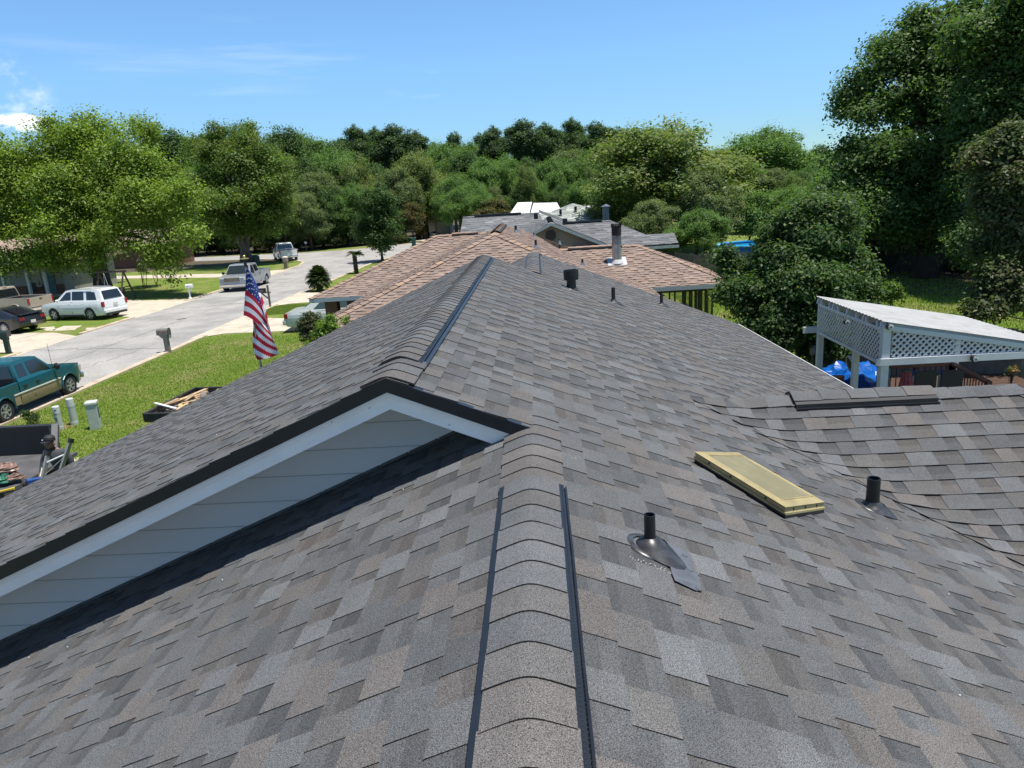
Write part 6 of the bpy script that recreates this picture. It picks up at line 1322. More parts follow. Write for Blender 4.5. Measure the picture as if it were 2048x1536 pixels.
# ------------------------------------------------------------------ flag
FY = 12.9
ft = PY(489, 518, FY); fbx = PY(533, 730, FY)
fl_ = thing('flagpole', 'silver flagpole with a gold ball on top, carrying a limp striped flag', 'flagpole', (ft[0], FY, 0))
m = MB(); zt = ft[2]; m.tube([(0, 0, 0), (0, 0, zt*.5), (0, 0, zt-.02)], [.030, .026, .018], 12); m.build('pole', mat('brushed_aluminium', (.35,.36,.37), .35, metal=.8), fl_)
gld = mat('gold_anodised', (.62,.47,.16), .3, metal=.6, var=.1); m = MB(); m.ball((0, 0, zt+.045), .024, 14, 10); m.lathe([(.0, zt-.002), (.075, zt), (.075, zt+.012), (0, zt+.016)], (0, 0, 0), 20); m.build('finial', gld, fl_, smooth=False)
m = MB(); m.lathe([(.022, zt-.14), (.026, zt-.12), (.026, zt-.05), (.02, zt)], (0, 0, 0), 12); m.build('swivel', trim_black, fl_)
# cloth: columns hang from the hoist; outline traced at the flag's own distance and given folds in depth
def flag():
    K = FY/FPX
    m = MB(); red, wht, blu = (.50,.022,.045), (.74,.74,.76), (.030,.050,.19)
    # flag coordinates: u along the fly 0..1, v down the hoist 0..1 -> hanging shape given by four guide curves (picture px)
    def lerp(a, b, t): return (a[0]+(b[0]-a[0])*t, a[1]+(b[1]-a[1])*t)
    def bez(P4, t):
        a, b, c, d = P4; s = 1-t; return (a[0]*s**3+3*b[0]*s*s*t+3*c[0]*s*t*t+d[0]*t**3, a[1]*s**3+3*b[1]*s*s*t+3*c[1]*s*t*t+d[1]*t**3)
    # panel A: upper cloth with canton; hoist edge on the left, fold edge on the right
    leftA = [(491, 532), (492, 560), (490, 600), (488, 624)]; rightA = [(492, 532), (512, 562), (528, 610), (549, 672)]
    NU, NV = 26, 40
    def panel(left, right, top_sag, col, dep, y0, nm, sc=1.0):
        g = []
        for j in range(NV+1):
            v = j/NV; a = bez(left, v); b = bez(right, v); row = []
            for i in range(NU+1):
                u = i/NU; x, y = lerp(a, b, u); y += top_sag(u, v); d = dep(u, v)
                w_ = PY(x, y, y0+d); row.append(w_)
            g.append(row)
        for j in range(NV):
            for i in range(NU):
                c = col((i+.5)/NU, (j+.5)/NV)
                m.add([g[j][i], g[j][i+1], g[j+1][i+1], g[j+1][i]], [(0, 1, 2, 3)], c)
    def stripes(k): return red if int(k) % 2 == 0 else wht
    # upper drop: the bands run from the hoist edge on the left down to the right
    def LA(v): return bez([(491, 531), (493, 560), (489, 600), (487, 631)], v)
    def RA(v): return bez([(497, 540), (520, 590), (532, 625), (549, 690)], v)
    def pA(u, v):
        a = LA(v); b = RA(min(1, .28*u+v)) if v < .72 else RA(min(1, .28*u+v)); b = RA(min(1.0, v*.74+.26*u)); x = a[0]+(b[0]-a[0])*u; y = a[1]+(b[1]-a[1])*(u**1.15); return x, y
    def colA(u, v): return blu if v < .50 else stripes((v-.50)/.50*5.0)
    def grid(f, col, y0, dep, nu, nv):
        g = [[PY(*f(i/nu, j/nv), y0+dep(i/nu, j/nv)) for i in range(nu+1)] for j in range(nv+1)]
        for j in range(nv):
            for i in range(nu): m.add([g[j][i], g[j][i+1], g[j+1][i+1], g[j+1][i]], [(0, 1, 2, 3)], col((i+.5)/nu, (j+.5)/nv))
    dA = lambda u, v: .045*math.sin(u*7+v*2)*(.3+v)+.06*u
    grid(pA, colA, FY-.07, dA, 26, 50)
    # shaded back fold along the right edge
    def pB(u, v):
        a = RA(v); return a[0]-3+u*(7*math.sin(math.pi*min(1, v+.12))), a[1]-2
    grid(pB, lambda u, v: blu if v < .34 else stripes(v*9+u*.6), FY-.01, lambda u, v: .10*u, 6, 50)
    # fly end hanging lower, in front of the pole
    def pC(u, v):
        a = bez([(507, 640), (508, 664), (498, 690), (515, 720)], u); b = bez([(531, 652), (546, 676), (551, 690), (558, 708)], u); x = a[0]+(b[0]-a[0])*v; y = a[1]+(b[1]-a[1])*v+math.sin(v*math.pi)*(-3+5*u)+0*v; return x, y
    grid(pC, lambda u, v: stripes(u*7.0+8-v*3.2), FY-.045, lambda u, v: .035*math.sin(v*7+u*3), 30, 40)
    o = m.build('flag_cloth', mat('flag_cloth', attr=True, rough=.75, var=.04, spec=.2), None, smooth=True)
    tag(o, 'limp red, white and blue striped flag with white stars hanging from the flagpole', 'flag')
    for r_ in range(9):
        for c_ in range(3):
            v = .06+r_*.052; u = .14+c_*.30+(.14 if r_ % 2 else 0)
            x, y = pA(u, v); a, b = LA(v), RA(min(1, v*.74+.26))
            if u > .92 or (b[0]-a[0])*.3 < 3: continue
            c = PY(x, y, FY-.07+dA(u, v)-.010); pts = []
            for k in range(10):
                an = R(90+36*k); rr = .0175 if k % 2 == 0 else .0072; pts.append((c[0]+rr*math.cos(an), c[1], c[2]+rr*math.sin(an)))
            s_ = MB(); s_.poly(pts[::-1]); s_.build('star', mat('star_white', (.75,.75,.77), .7), o)
flag()
# ------------------------------------------------------------------ open-bed work truck, tarpaulins, sweeper, ladder, roofer
TY = 13.45
wt = thing('work_trailer', 'dark open-bed work trailer beyond the left roof edge, holding tarpaulins and tools', 'trailer', (-11.3, 13.6, 0)); blk = mat('bed_black', (.018,.018,.02), .55, var=.25, vs=4); gry = mat('trailer_grey', (.09,.09,.095), .6, var=.2, vs=3)
fl1, fl2 = PY(0, 905, 14.6), PY(66, 893, 14.6)
zf = .92; m = MB(); m.box((-12.0, 13.35, zf-.04), (3.4, 2.6, .08)); m.build('bed_floor', mat('worn_bed_liner', (.085,.085,.09), .7, var=.25, vs=3), wt, world=True)
m = MB(); m.box((-12.2, 14.66, 1.22), (3.0, .08, .62)); m.box((-12.2, 14.64, 1.55), (3.04, .14, .05)); m.build('side_wall', blk, wt, world=True)
m = MB(); m.bar((-10.62, 14.62, 1.56), (-10.36, 14.0, .95), .12, .12); m.bar((-10.70, 14.62, 1.56), (-10.70, 14.62, .95), .10, .1); m.build('corner_post', gry, wt, world=True)
m = MB(); m.box((-12.0, 13.35, .62), (3.2, 1.8, .3)); m.build('chassis', blk, wt, world=True)
for x in (-11.4, -12.4):
    for y in (12.4, 14.3): m = MB(); m.lathe([(.2, -.1), (.34, -.1), (.34, .1), (.2, .1), (0, .05)], (x, y, .34), 18, Matrix.Rotation(R(90), 4, 'X')); m.build('wheel', tyre_m, wt, world=True)
def bundle(label, cx, cy, cz, rx, ry, rz_, cols, seed):
    rng = random.Random(seed); m = MB(); N1, N2 = 26, 16
    ph = [rng.uniform(0, 6.28) for _ in range(6)]
    vs = []
    for j in range(N2+1):
        th = math.pi*j/N2
        for i in range(N1):
            a = 2*math.pi*i/N1; f = 1+.10*math.sin(3*a+ph[0]+th*2)+.06*math.sin(7*a+ph[1])+.07*math.sin(5*th*2+ph[2]+a)+rng.uniform(-.03, .03)
            vs.append((rx*math.sin(th)*math.cos(a)*f, ry*math.sin(th)*math.sin(a)*f, rz_*(-math.cos(th))*f*(1 if th > 1.6 else .55)))
    fs = [(j*N1+i, j*N1+(i+1) % N1, (j+1)*N1+(i+1) % N1, (j+1)*N1+i) for j in range(N2) for i in range(N1)]
    m.add(vs, fs); m.c = [cols[0] if (math.sin(f[0]*.9)+math.sin(f[0]*.13+seed)) > -.6 else cols[1] for f in fs]
    o = m.build('tarpaulin', mat('folded_tarp', attr=True, rough=.35, var=.25, vs=14), None, smooth=False); o.location = (cx, cy, cz); return tag(o, label, 'tarpaulin', 'folded tarpaulins in the trailer')
a = P(12, 946, 1.10); bundle('crumpled brown tarpaulin bundle on top in the open trailer', a[0], a[1], 1.18, .26, .18, .12, [(.20,.12,.09), (.28,.18,.14)], 2)
a = P(26, 956, 1.02); bundle('brown and dark tarpaulin roll with rope beside the green one', a[0], a[1], 1.02, .19, .15, .11, [(.22,.13,.10), (.05,.06,.05)], 5)
a = P(4, 960, 1.02); bundle('green tarpaulin roll at the left edge of the open trailer', a[0], a[1], 1.02, .20, .18, .12, [(.02,.13,.08), (.015,.10,.07)], 8)
# magnetic sweeper
a = P(50, 968, zf+.08); sw = thing('magnetic_sweeper', 'blue wheeled magnetic sweeper lying on the trailer bed', 'sweeper', (a[0], a[1], zf), R(28))
for x in (0, .52): m = MB(); m.lathe([(.045, -.03), (.085, -.03), (.088, 0), (.085, .03), (.045, .03), (.0, .015)], (x, 0, .088), 18, Matrix.Rotation(R(90), 4, 'Y')); o = m.build('wheel', dark_rubber, sw); m = MB(); m.lathe([(.055, -.033), (.0, -.036)], (x, 0, .088), 12, Matrix.Rotation(R(90), 4, 'Y')); m.build('hub', mat('yellow_hub', (.35,.30,.15), .6), o)
m = MB(); m.box((.26, 0, .10), (.44, .12, .11)); m.build('magnet_housing', mat('blue_enamel', (.03,.08,.28), .35), sw, bevel=.01)
m = MB(); m.tube([(.26, .02, .16), (.30, .35, .30), (.52, .95, .42)], .010, 6); m.build('handle', mat('pale_pole', (.6,.55,.42), .5), sw)
a = P(8, 985, zf+.03); st = thing('pry_tool', 'yellow-handled tool lying on the trailer bed at the left edge', 'hand tool', (a[0], a[1], zf+.02), R(35)); m = MB(); m.bar((-.3, 0, .03), (.18, 0, .05), .05, .035); m.build('handle', mat('safety_yellow', (.6,.45,.03), .45), st); m = MB(); m.box((-.02, -.01, .02), (.34, .09, .03)); m.build('head', blk, st)
# ladder: two deep rails with black end caps, rungs between
def ladder():
    t = thing('extension_ladder', 'grey aluminium ladder tilted up beside the roofer', 'ladder', (-9.9, 13.0, 0)); ym = 12.9
    r1t, r1b = PY(96, 906, 12.75), PY(84, 968, 12.45); r2t, r2b = PY(142, 880, 13.0), PY(118, 952, 12.7)
    al = mat('dull_aluminium', (.27,.28,.28), .4, metal=.35, var=.15, vs=9)
    for (a, b) in ((r1t, r1b), (r2t, r2b)):
        a, b = Vector(a), Vector(b); d = (b-a).normalized(); e = b+d*.55
        m = MB(); m.bar(a, e, .095, .035, up=(1, 0, 0)); m.build('rail', al, t, world=True)
        m = MB(); m.bar(a-d*.03, a+d*.05, .11, .05, up=(1, 0, 0)); m.build('end_cap', trim_black, t, world=True)
    A1, B1, A2, B2 = map(Vector, (r1t, r1b, r2t, r2b)); al2 = mat('bright_rung', (.62,.65,.68), .35, metal=.3)
    for (f1, f2) in ((.32, .38), (.93, .98)):
        m = MB(); m.tube([A1.lerp(B1, f1), A2.lerp(B2, f2)], .018, 10); m.build('rung', al2, t, world=True)
    m = MB(); m.tube([A1.lerp(B1, .75), A2.lerp(B2, .42)], .007, 6); m.build('brace', al, t, world=True)
ladder()
# ------------------------------------------------------------------ the roofer
def roofer():
    hp = PY(105, 884, 13.2)                     # middle of the head
    X, Y, HZ = hp[0], hp[1], hp[2]; base = (X, Y, 0); t = thing('person', 'person in a black cap and dark long-sleeved shirt leaning over a ladder', 'person', base)
    skin = mat('brown_skin', (.25,.125,.080), .55, var=.06); shirt = mat('charcoal_shirt', (.055,.060,.068), .85, var=.15, vs=6); jeans = mat('dark_jeans', (.03,.045,.08), .85); cap = mat('black_cap_cloth', (.018,.018,.022), .7)
    H = HZ+.12
    s = H/1.76
    me = bpy.data.meshes.new('body'); bm = bmesh.new(); sk = bm.verts.layers.skin.verify()
    J = {}
    def v(n, p, r, par=None, root=False):
        q = bm.verts.new((p[0]*s, p[1]*s, p[2]*s)); q[sk].radius = (r[0]*s, r[1]*s) if hasattr(r, '__len__') else (r*s, r*s); q[sk].use_root = root; J[n] = q
        if par: bm.edges.new((J[par], q))
    # facing the viewer and a little to the left; trunk bent slightly forward
    v('pelvis', (.06, .06, .95), (.155, .12), None, True); v('waist', (.05, .04, 1.08), (.145, .11), 'pelvis'); v('chest', (.03, .0, 1.28), (.175, .12), 'waist'); v('upper', (.02, -.02, 1.41), (.15, .10), 'chest'); v('neck', (.0, -.04, 1.51), .052, 'upper'); v('head0', (-.01, -.07, 1.57), .06, 'neck'); v('head1', (-.01, -.09, 1.635), (.086, .104), 'head0'); v('head2', (-.005, -.07, 1.70), (.070, .085), 'head1')
    for sd, nm in ((-1, 'r'), (1, 'l')):
        v(nm+'sh', (sd*.17+.02, -.02, 1.42), .068, 'upper')
        if sd < 0: pts = [((-.245, -.03, 1.27), .052), ((-.27, -.08, 1.13), .044), ((-.26, -.20, 1.01), .036), ((-.25, -.27, .93), .026)]
        else: pts = [((.27, .01, 1.27), .054), ((.29, .0, 1.13), .045), ((.25, -.13, 1.04), .036), ((.20, -.22, 1.00), .026)]
        pr = nm+'sh'
        for i, (p, r) in enumerate(pts): v(f'{nm}a{i}', p, r, pr); pr = f'{nm}a{i}'
        v(nm+'hip', (sd*.10+.06, .06, .88), .095, 'pelvis'); v(nm+'kn', (sd*.12+.05, .02, .50), .062, nm+'hip'); v(nm+'ca', (sd*.12+.05, .05, .32), .055, nm+'kn'); v(nm+'an', (sd*.12+.05, .07, .09), .040, nm+'ca'); v(nm+'to', (sd*.14+.05, -.10, .04), .035, nm+'an')
    bm.to_mesh(me); bm.free(); o = bpy.data.objects.new('body', me); C.objects.link(o); o.parent = t; me.materials.append(skin)
    m1 = o.modifiers.new('skin', 'SKIN'); m1.use_smooth_shade = True; m2 = o.modifiers.new('sub', 'SUBSURF'); m2.levels = 2; m2.render_levels = 2
    def cloth(name, verts, edges, m_):
        me = bpy.data.meshes.new(name); bm = bmesh.new(); sk = bm.verts.layers.skin.verify(); vs = []
        for i, (p, r) in enumerate(verts): q = bm.verts.new((p[0]*s, p[1]*s, p[2]*s)); q[sk].radius = (r[0]*s, r[1]*s) if hasattr(r, '__len__') else (r*s, r*s); q[sk].use_root = i == 0; vs.append(q)
        for a, b in edges: bm.edges.new((vs[a], vs[b]))
        bm.to_mesh(me); bm.free(); o = bpy.data.objects.new(name, me); C.objects.link(o); o.parent = t; me.materials.append(m_)
        a = o.modifiers.new('skin', 'SKIN'); a.use_smooth_shade = True; b = o.modifiers.new('sub', 'SUBSURF'); b.levels = 2; b.render_levels = 2; return o
    cloth('shirt', [((.06, .06, .93), (.175, .14)), ((.05, .04, 1.08), (.165, .13)), ((.03, .0, 1.28), (.195, .14)), ((.02, -.02, 1.415), (.17, .115)), ((.0, -.035, 1.485), .066),
                    ((-.15, -.02, 1.42), .085), ((-.245, -.03, 1.27), .066), ((-.27, -.08, 1.13), .056), ((-.262, -.17, 1.04), .046),
                    ((.19, -.02, 1.42), .085), ((.27, .01, 1.27), .068), ((.29, .0, 1.13), .058), ((.265, -.10, 1.06), .048)],
          [(0, 1), (1, 2), (2, 3), (3, 4), (3, 5), (5, 6), (6, 7), (7, 8), (3, 9), (9, 10), (10, 11), (11, 12)], shirt)
    cloth('trousers', [((.06, .06, .93), (.17, .135)), ((-.04, .06, .85), .108), ((-.07, .02, .50), .078), ((-.07, .06, .12), .062), ((.16, .06, .85), .108), ((.17, .02, .50), .078), ((.17, .06, .12), .062)], [(0, 1), (1, 2), (2, 3), (0, 4), (4, 5), (5, 6)], jeans)
    hc = Vector((-.005*s, -.082*s, 1.655*s))
    m = MB(); m.lathe([(.098*s, -.012), (.103*s, .02), (.098*s, .065*s), (.070*s, .098*s), (.03*s, .112*s), (0, .113*s)], hc+Vector((.005, .012, .042)), 18, Matrix.Rotation(R(-8), 4, 'X'))
    m.prism([hc+Vector((x*s, y*s, .036)) for x, y in ((-.085, -.06), (-.095, -.12), (-.06, -.165), (-.01, -.175), (.04, -.16), (.07, -.11), (.075, -.06))], .010)
    m.build('cap', cap, t, smooth=False); m = MB(); m.ball(hc+Vector((-.088*s, -.060*s, .072)), (.012, .012, .014), 8, 6); m.build('cap_badge', mat('white_badge', (.6,.6,.6), .5), t)
    m = MB(); m.ball(hc+Vector((-.012*s, -.116*s, -.035*s)), (.014*s, .020*s, .022*s), 8, 6)
    for sx in (-1, 1): m.ball(hc+Vector((sx*.090*s, .0, -.03*s)), (.012*s, .022*s, .030*s), 8, 6)
    m.build('nose_and_ears', skin, t, smooth=True)
    m = MB()
    for sx in (-1, 1): m.ball(hc+Vector((sx*.031*s-.008, -.104*s, -.008*s)), (.012*s, .007*s, .007*s), 8, 6)
    m.build('eye', mat('eye', (.25,.22,.2), .2), t); m = MB(); m.box(hc+Vector((-.008*s, -.106*s, -.070*s)), (.045*s, .012*s, .010*s)); m.build('mouth', mat('lips', (.12,.05,.045), .5), t, bevel=.002)
    # hands: palm plus five bent fingers each
    for sd, (wx, wy, wz), ax in ((-1, (-.25, -.27, .93), Vector((.0, -.45, -.85))), (1, (.20, -.22, 1.00), Vector((-.75, -.5, -.25)))):
        ax.normalize(); w_ = Vector((wx, wy, wz))*s; side = ax.cross(Vector((0, 0, 1))).normalized(); up = side.cross(ax).normalized(); verts = [(tuple((w_-ax*.01)/s), .026), (tuple((w_+ax*.05*s)/s), (.040, .018)), (tuple((w_+ax*.085*s)/s), (.038, .015))]; edges = [(0, 1), (1, 2)]
        for k, (off, ln) in enumerate(((-.032, .062), (-.011, .074), (.011, .078), (.031, .068))):
            b0 = w_+ax*.09*s+side*off*s; b1 = b0+ax*ln*.5*s-up*.012*s; b2 = b1+ax*ln*.35*s-up*.035*s; n0 = len(verts)
            verts += [(tuple(b0/s), .0105), (tuple(b1/s), .0095), (tuple(b2/s), .008)]; edges += [(2, n0), (n0, n0+1), (n0+1, n0+2)]
        b0 = w_+ax*.035*s-side*.040*s*sd; b1 = b0+ax*.035*s-side*.022*s*sd-up*.01*s; b2 = b1+ax*.03*s; n0 = len(verts); verts += [(tuple(b0/s), .013), (tuple(b1/s), .0105), (tuple(b2/s), .009)]; edges += [(1, n0), (n0, n0+1), (n0+1, n0+2)]
        cloth('hand', verts, edges, skin)
roofer()
# dark lumber-filled skip beyond the rake
sk0, sk1, sk2 = P(287, 829, 1.15), P(390, 777, 1.15), P(430, 776, 1.15)
dm = thing('debris_trailer', 'black-sided trailer of old boards and scrap lumber just past the roof edge', 'trailer', (sk0[0], sk0[1], 0))
d1 = Vector(sk1-sk0); d1.z = 0; L1 = d1.length; d1.normalize(); n1 = Vector((d1.y, -d1.x, 0)); n1 = n1 if n1.x > 0 else -n1; q0 = Vector(sk0); Wd = 1.7
m = MB(); c0 = q0; c1 = q0+d1*L1; c2 = c1+n1*Wd; c3 = c0+n1*Wd
for a, b in ((c0, c1), (c1, c2), (c2, c3), (c3, c0)): m.bar(a+Vector((0, 0, -.09)), b+Vector((0, 0, -.09)), .05, .18); m.bar(a+Vector((0, 0, .01)), b+Vector((0, 0, .01)), .07, .035)
m.build('side_wall', mat('skip_black', (.035,.032,.032), .6, var=.3, vs=4), dm, world=True)
m = MB(); m.prism([c0+Vector((0, 0, -.20)), c1+Vector((0, 0, -.20)), c2+Vector((0, 0, -.20)), c3+Vector((0, 0, -.20))], .04); m.build('bed_floor', wood_grey, dm, world=True)
m = MB(); cc_ = (c0+c2)/2; m.prism([cc_+(q-cc_)*.72+Vector((0, 0, -.24)) for q in (c0, c1, c2, c3)], -.38); m.build('chassis', blk, dm, world=True)
for k in (.3, .7): 
    for q in (c0, c3): m = MB(); m.lathe([(.2, -.1), (.33, -.1), (.33, .1), (0, .08)], q+d1*L1*k+Vector((0, 0, .33-1.15)), 16, Matrix.Rotation(math.atan2(d1.y, d1.x), 4, 'Z') @ Matrix.Rotation(R(90), 4, 'X')); m.build('wheel', tyre_m, dm, world=True)
rng = random.Random(12)
for i in range(26):
    a = c0+d1*rng.uniform(.15, L1-.2)+n1*rng.uniform(.10, .75); an = math.atan2(d1.y, d1.x)+rng.uniform(-.9, .9); ln = rng.uniform(.35, .9); d = Vector((math.cos(an), math.sin(an), 0))*ln/2; z = rng.uniform(-.12, .03)
    m = MB(); m.bar((0, 0, 0), tuple(d*2+Vector((0, 0, rng.uniform(-.06, .08)))), rng.uniform(.07, .14), .02)
    o = m.build('scrap_board', (wood_new, wood_grey, mat('tan_board', (.33,.24,.15), .8), wood_new)[i % 4]); o.location = a-d+Vector((0, 0, z)); tag(o, 'short scrap board lying in the black-sided debris trailer', 'board', 'scrap boards in the debris trailer')
m = MB(); e0, e1 = P(310, 806, 1.25), P(352, 817, 1.2); m.bar((0, 0, 0), tuple(Vector(e1-e0)), .07, .02); o = m.build('trim_board', white_paint); o.location = tuple(e0); tag(o, 'white painted trim board sticking out over the trailer rim', 'board')
# ------------------------------------------------------------------ pergola and deck on the right
PA, PB, PD = PY(1643, 599, 16.2), PY(1776, 648, 13.2), PY(1925, 638, 16.2)
px0 = (PA[0]+PB[0])/2; zh = (PA[2]+PB[2])/2; sl = (PD[2]-zh)/(PD[0]-px0); y0, y1 = 13.2, 16.25; x1 = PD[0]
zt_ = lambda x: zh+sl*(x-px0)
pg_ = thing('pergola', 'white lattice-sided pergola with a sloping pale roof over the back deck', 'pergola', (px0, y0, 0)); pw = mat('pergola_white', (.66,.67,.70), .55, var=.06, vs=5, col2=(.40,.40,.39), c2s=8, c2lo=.66, c2hi=.74)
m = MB(); n = 44; nx_ = 10
rf = []
for i in range(nx_+1):
    x = px0-.12+(x1-px0+.2)*i/nx_
    for j in range(n+1):
        y = y0-.12+(y1-y0+.22)*j/n; rf.append((x, y, zt_(x)+.05+(.012 if j % 2 else -.006)))
m.add(rf, [(i*(n+1)+j, i*(n+1)+j+1, (i+1)*(n+1)+j+1, (i+1)*(n+1)+j) for i in range(nx_) for j in range(n)]); m.build('roof', mat('chalky_corrugated_roof', (.35,.355,.36), .6, var=.07, vs=3, col2=(.28,.28,.275), c2s=2.5, c2lo=.5, c2hi=.65), pg_, world=True)
for y in (y0, y0+.75, y0+1.5, y0+2.2, y1):
    m = MB(); m.bar((px0-.1, y, zt_(px0-.1)-.04), (x1+.05, y, zt_(x1+.05)-.04), .045, .13); m.build('rafter', pw, pg_, world=True)
for i in range(7):
    y = y0+.2+i*.45; m = MB(); m.prism([(px0-.03, y-.05, zh-.14), (px0-.03, y+.05, zh-.14), (px0-.03, y+.015, zh+.03), (px0-.03, y-.015, zh+.03)], .05, (-1, 0, 0)); m.build('gable_tooth', pw, pg_, world=True)
zb1 = PY(1760, 722, y0)[2]; posts = [(px0, y0, .14), (px0, (y0+y1)/2-.35, .11), (px0, y1, .12), (x1-.05, y0, .12), (x1-.05, y1, .12), ((px0+x1)/2, y1, .10)]
for (x, y, s_) in posts: m = MB(); m.box((x, y, (zt_(x)-.08)/2), (s_, s_, zt_(x)-.08)); m.build('post', pw, pg_, world=True)
m = MB(); m.bar((px0-.18, y0-.09, zb1), (x1+.3, y0-.09, zb1), .05, .125); m.build('beam', pw, pg_, world=True); m = MB(); m.bar((px0-.35, y1+.1, PY(1630, 661, y1)[2]), (px0+.9, y1+.1, PY(1630, 661, y1)[2]), .05, .14); m.build('beam', pw, pg_, world=True)
def lattice(mb, A, Bv, z0f, z1f, step=.115, w_=.032):
    """diagonal slats in the vertical plane through A..B, between heights z0f(t), z1f(t)"""
    A = Vector(A); Bv = Vector(Bv); d = Bv-A; L = d.length; d.normalize(); nn = d.cross(Vector((0, 0, 1)))
    for s_ in (1, -1):
        k = -3.0
        while k < L+3.0:
            seg = None; ts = []
            for i in range(81):
                z = 1.2+2.6*i/80; t = k+s_*(z-1.2)
                if 0 <= t <= L and z0f(t) <= z <= z1f(t): ts.append((t, z))
            if len(ts) > 1:
                a, b = ts[0], ts[-1]; mb.bar(A+d*a[0]+Vector((0, 0, a[1]))+nn*.006*s_, A+d*b[0]+Vector((0, 0, b[1]))+nn*.006*s_, .006, w_, up=tuple(nn.cross(Vector((d.x*s_, d.y*s_, 1)))) )
            k += step
zlb = PY(1643, 664, y1)[2]; zlb2 = PY(1760, 716, y0)[2]; zl_ = (zlb+zlb2)/2
m = MB(); lattice(m, (px0-.07, y0+.05, 0), (px0-.07, y1, 0), lambda t: zl_-.02, lambda t: zh-.12); m.build('side_lattice', pw, pg_, world=True)
m = MB(); lattice(m, (px0+.09, y0-.06, 0), (x1+.2, y0-.06, 0), lambda t: zb1+.04, lambda t: zt_(px0+t)-.07); m.build('front_lattice', pw, pg_, world=True)
m = MB(); m.bar((px0-.07, y0, zl_-.04), (px0-.07, y1, zl_-.04), .03, .06); m.bar((px0-.07, y0, zh-.10), (px0-.07, y1, zh-.10), .03, .05); m.bar((px0-.1, y0-.09, zt_(px0)-.045), (x1+.2, y0-.09, zt_(x1+.2)-.045), .03, .085); m.build('lattice_frame', pw, pg_, world=True)
def spot(label, px, py, Y):
    b = PY(px, py, Y); t = thing('floodlight', label, 'floodlight', tuple(b)); m = MB(); m.ball((0, 0, 0), (.06, .07, .06), 12, 8); m.build('housing', trim_black, t, smooth=True); m = MB(); m.tube([(0, 0, 0), (0, .12, .06)], .015, 6); m.build('bracket', trim_black, t); m = MB(); m.lathe([(.05, 0), (0, .006)], (0, -.06, 0), 12, Matrix.Rotation(R(90), 4, 'X')); m.build('lens', clear_lens, t)
spot('black floodlight on the near top corner of the pergola', 1779, 653, y0-.16); spot('black floodlight at the top of the middle pergola post', 1693, 644, y0+1.1); spot('bronze floodlight hanging under the pergola front beam', 1948, 717, y0-.2)
# deck, rails, covered tub
dkp = thing('wooden_deck', 'low red-stained deck with railings under the pergola', 'deck', (px0, y0, 0)); dz = .60
m = MB()
for i in range(34): m.box((px0+2.4, y0-1.6+i*.19+.5, dz-.02), (6.4, .175, .04))
m.build('decking', mat('dark_decking', (.07,.035,.022), .7, var=.3, vs=5), dkp, world=True)
def rail(a, b, posts_=3):
    a, b = Vector((*a, 0)), Vector((*b, 0)); m = MB(); m.bar(a+Vector((0, 0, dz+.95)), b+Vector((0, 0, dz+.95)), .13, .045); m.build('hand_rail', mat('sunlit_red_rail', (.30,.10,.045), .5, var=.15, vs=6), dkp, world=True)  # brighter copy of the red stain, sunlight put into the rail colour
    m = MB(); m.bar(a+Vector((0, 0, dz+.12)), b+Vector((0, 0, dz+.12)), .05, .07)
    for i in range(posts_): p = a.lerp(b, i/(posts_-1)); m.box((p.x, p.y, dz+.48), (.1, .1, .98))
    m.build('rail_post', wood_red, dkp, world=True); m = MB(); n = int((b-a).length/.12)
    for i in range(1, n): p = a.lerp(b, i/n); m.bar((p.x, p.y, dz+.14), (p.x, p.y, dz+.93), .016, .016)
    m.build('baluster', black_metal, dkp, world=True)
rl1, rl2, rl3 = PY(1760, 739, 16.0), PY(1905, 733, 16.0), PY(1965, 758, 14.6)
rail((rl1[0], 16.0), (rl2[0], 16.0), 3); rail((rl2[0], 16.0), (rl3[0], 14.4), 2); rail((PY(1643, 742, 15.4)[0], 15.4), (PY(1683, 742, 15.4)[0], 15.4), 2)
ht = PY(1705, 745, 17.0); tb = thing('covered_tub', 'round tub under a bright blue tarpaulin beneath the pergola', 'hot tub', (ht[0], 17.0, 0)); blue_t = mat('blue_tarp', (.005,.10,.42), .3, var=.15, vs=6, bump=.6, bs=6)
m = MB(); rngt = random.Random(3); pr = [(.62, .45), (.66, .8), (.67, 1.12), (.60, 1.22), (.48, 1.27), (.40, 1.36), (.25, 1.34), (.14, 1.40), (0, 1.38)]
m.lathe(pr, (0, 0, 0), 28); m.v = [(x*(1+.05*math.sin(5*math.atan2(y, x)+z*4)), y*(1+.05*math.sin(7*math.atan2(y, x))), z+.07*math.sin(3*math.atan2(y, x)+1)*min(1, math.hypot(x, y)/.4)+.02*math.sin(11*math.atan2(y, x))) for x, y, z in m.v]; m.build('tarp_cover', blue_t, tb, smooth=False)
m = MB(); m.lathe([(.60, 0), (.60, .9)], (0, 0, 0), 28); m.build('tub_wall', wood_red, tb)
b_ = PY(1662, 735, 17.2); q = thing('covered_box', 'small blue-tarped box left of the covered tub', 'box', (b_[0], 17.2, dz)); m = MB(); m.box((0, 0, .35), (.42, .4, .62)); m.build('tarp_cover', blue_t, q, bevel=.06, bseg=3); m = MB(); m.box((0, 0, .02), (.36, .34, .05)); m.build('base', wood_grey, q)
b_ = PY(1702, 728, 14.9); q = thing('wall_fan', 'round white-rimmed fan fixed to the middle pergola post', 'fan', tuple(b_)); Mx = Matrix.Rotation(R(75), 4, 'Y'); m = MB(); m.lathe([(.17, -.04), (.19, 0), (.17, .04), (.15, .04)], (0, 0, 0), 24, Mx); m.build('rim', mat('fan_white', (.6,.6,.58), .5), q); m = MB(); m.lathe([(.16, -.02), (.05, -.05), (0, -.05)], (0, 0, 0), 16, Mx); m.build('guard', trim_black, q)
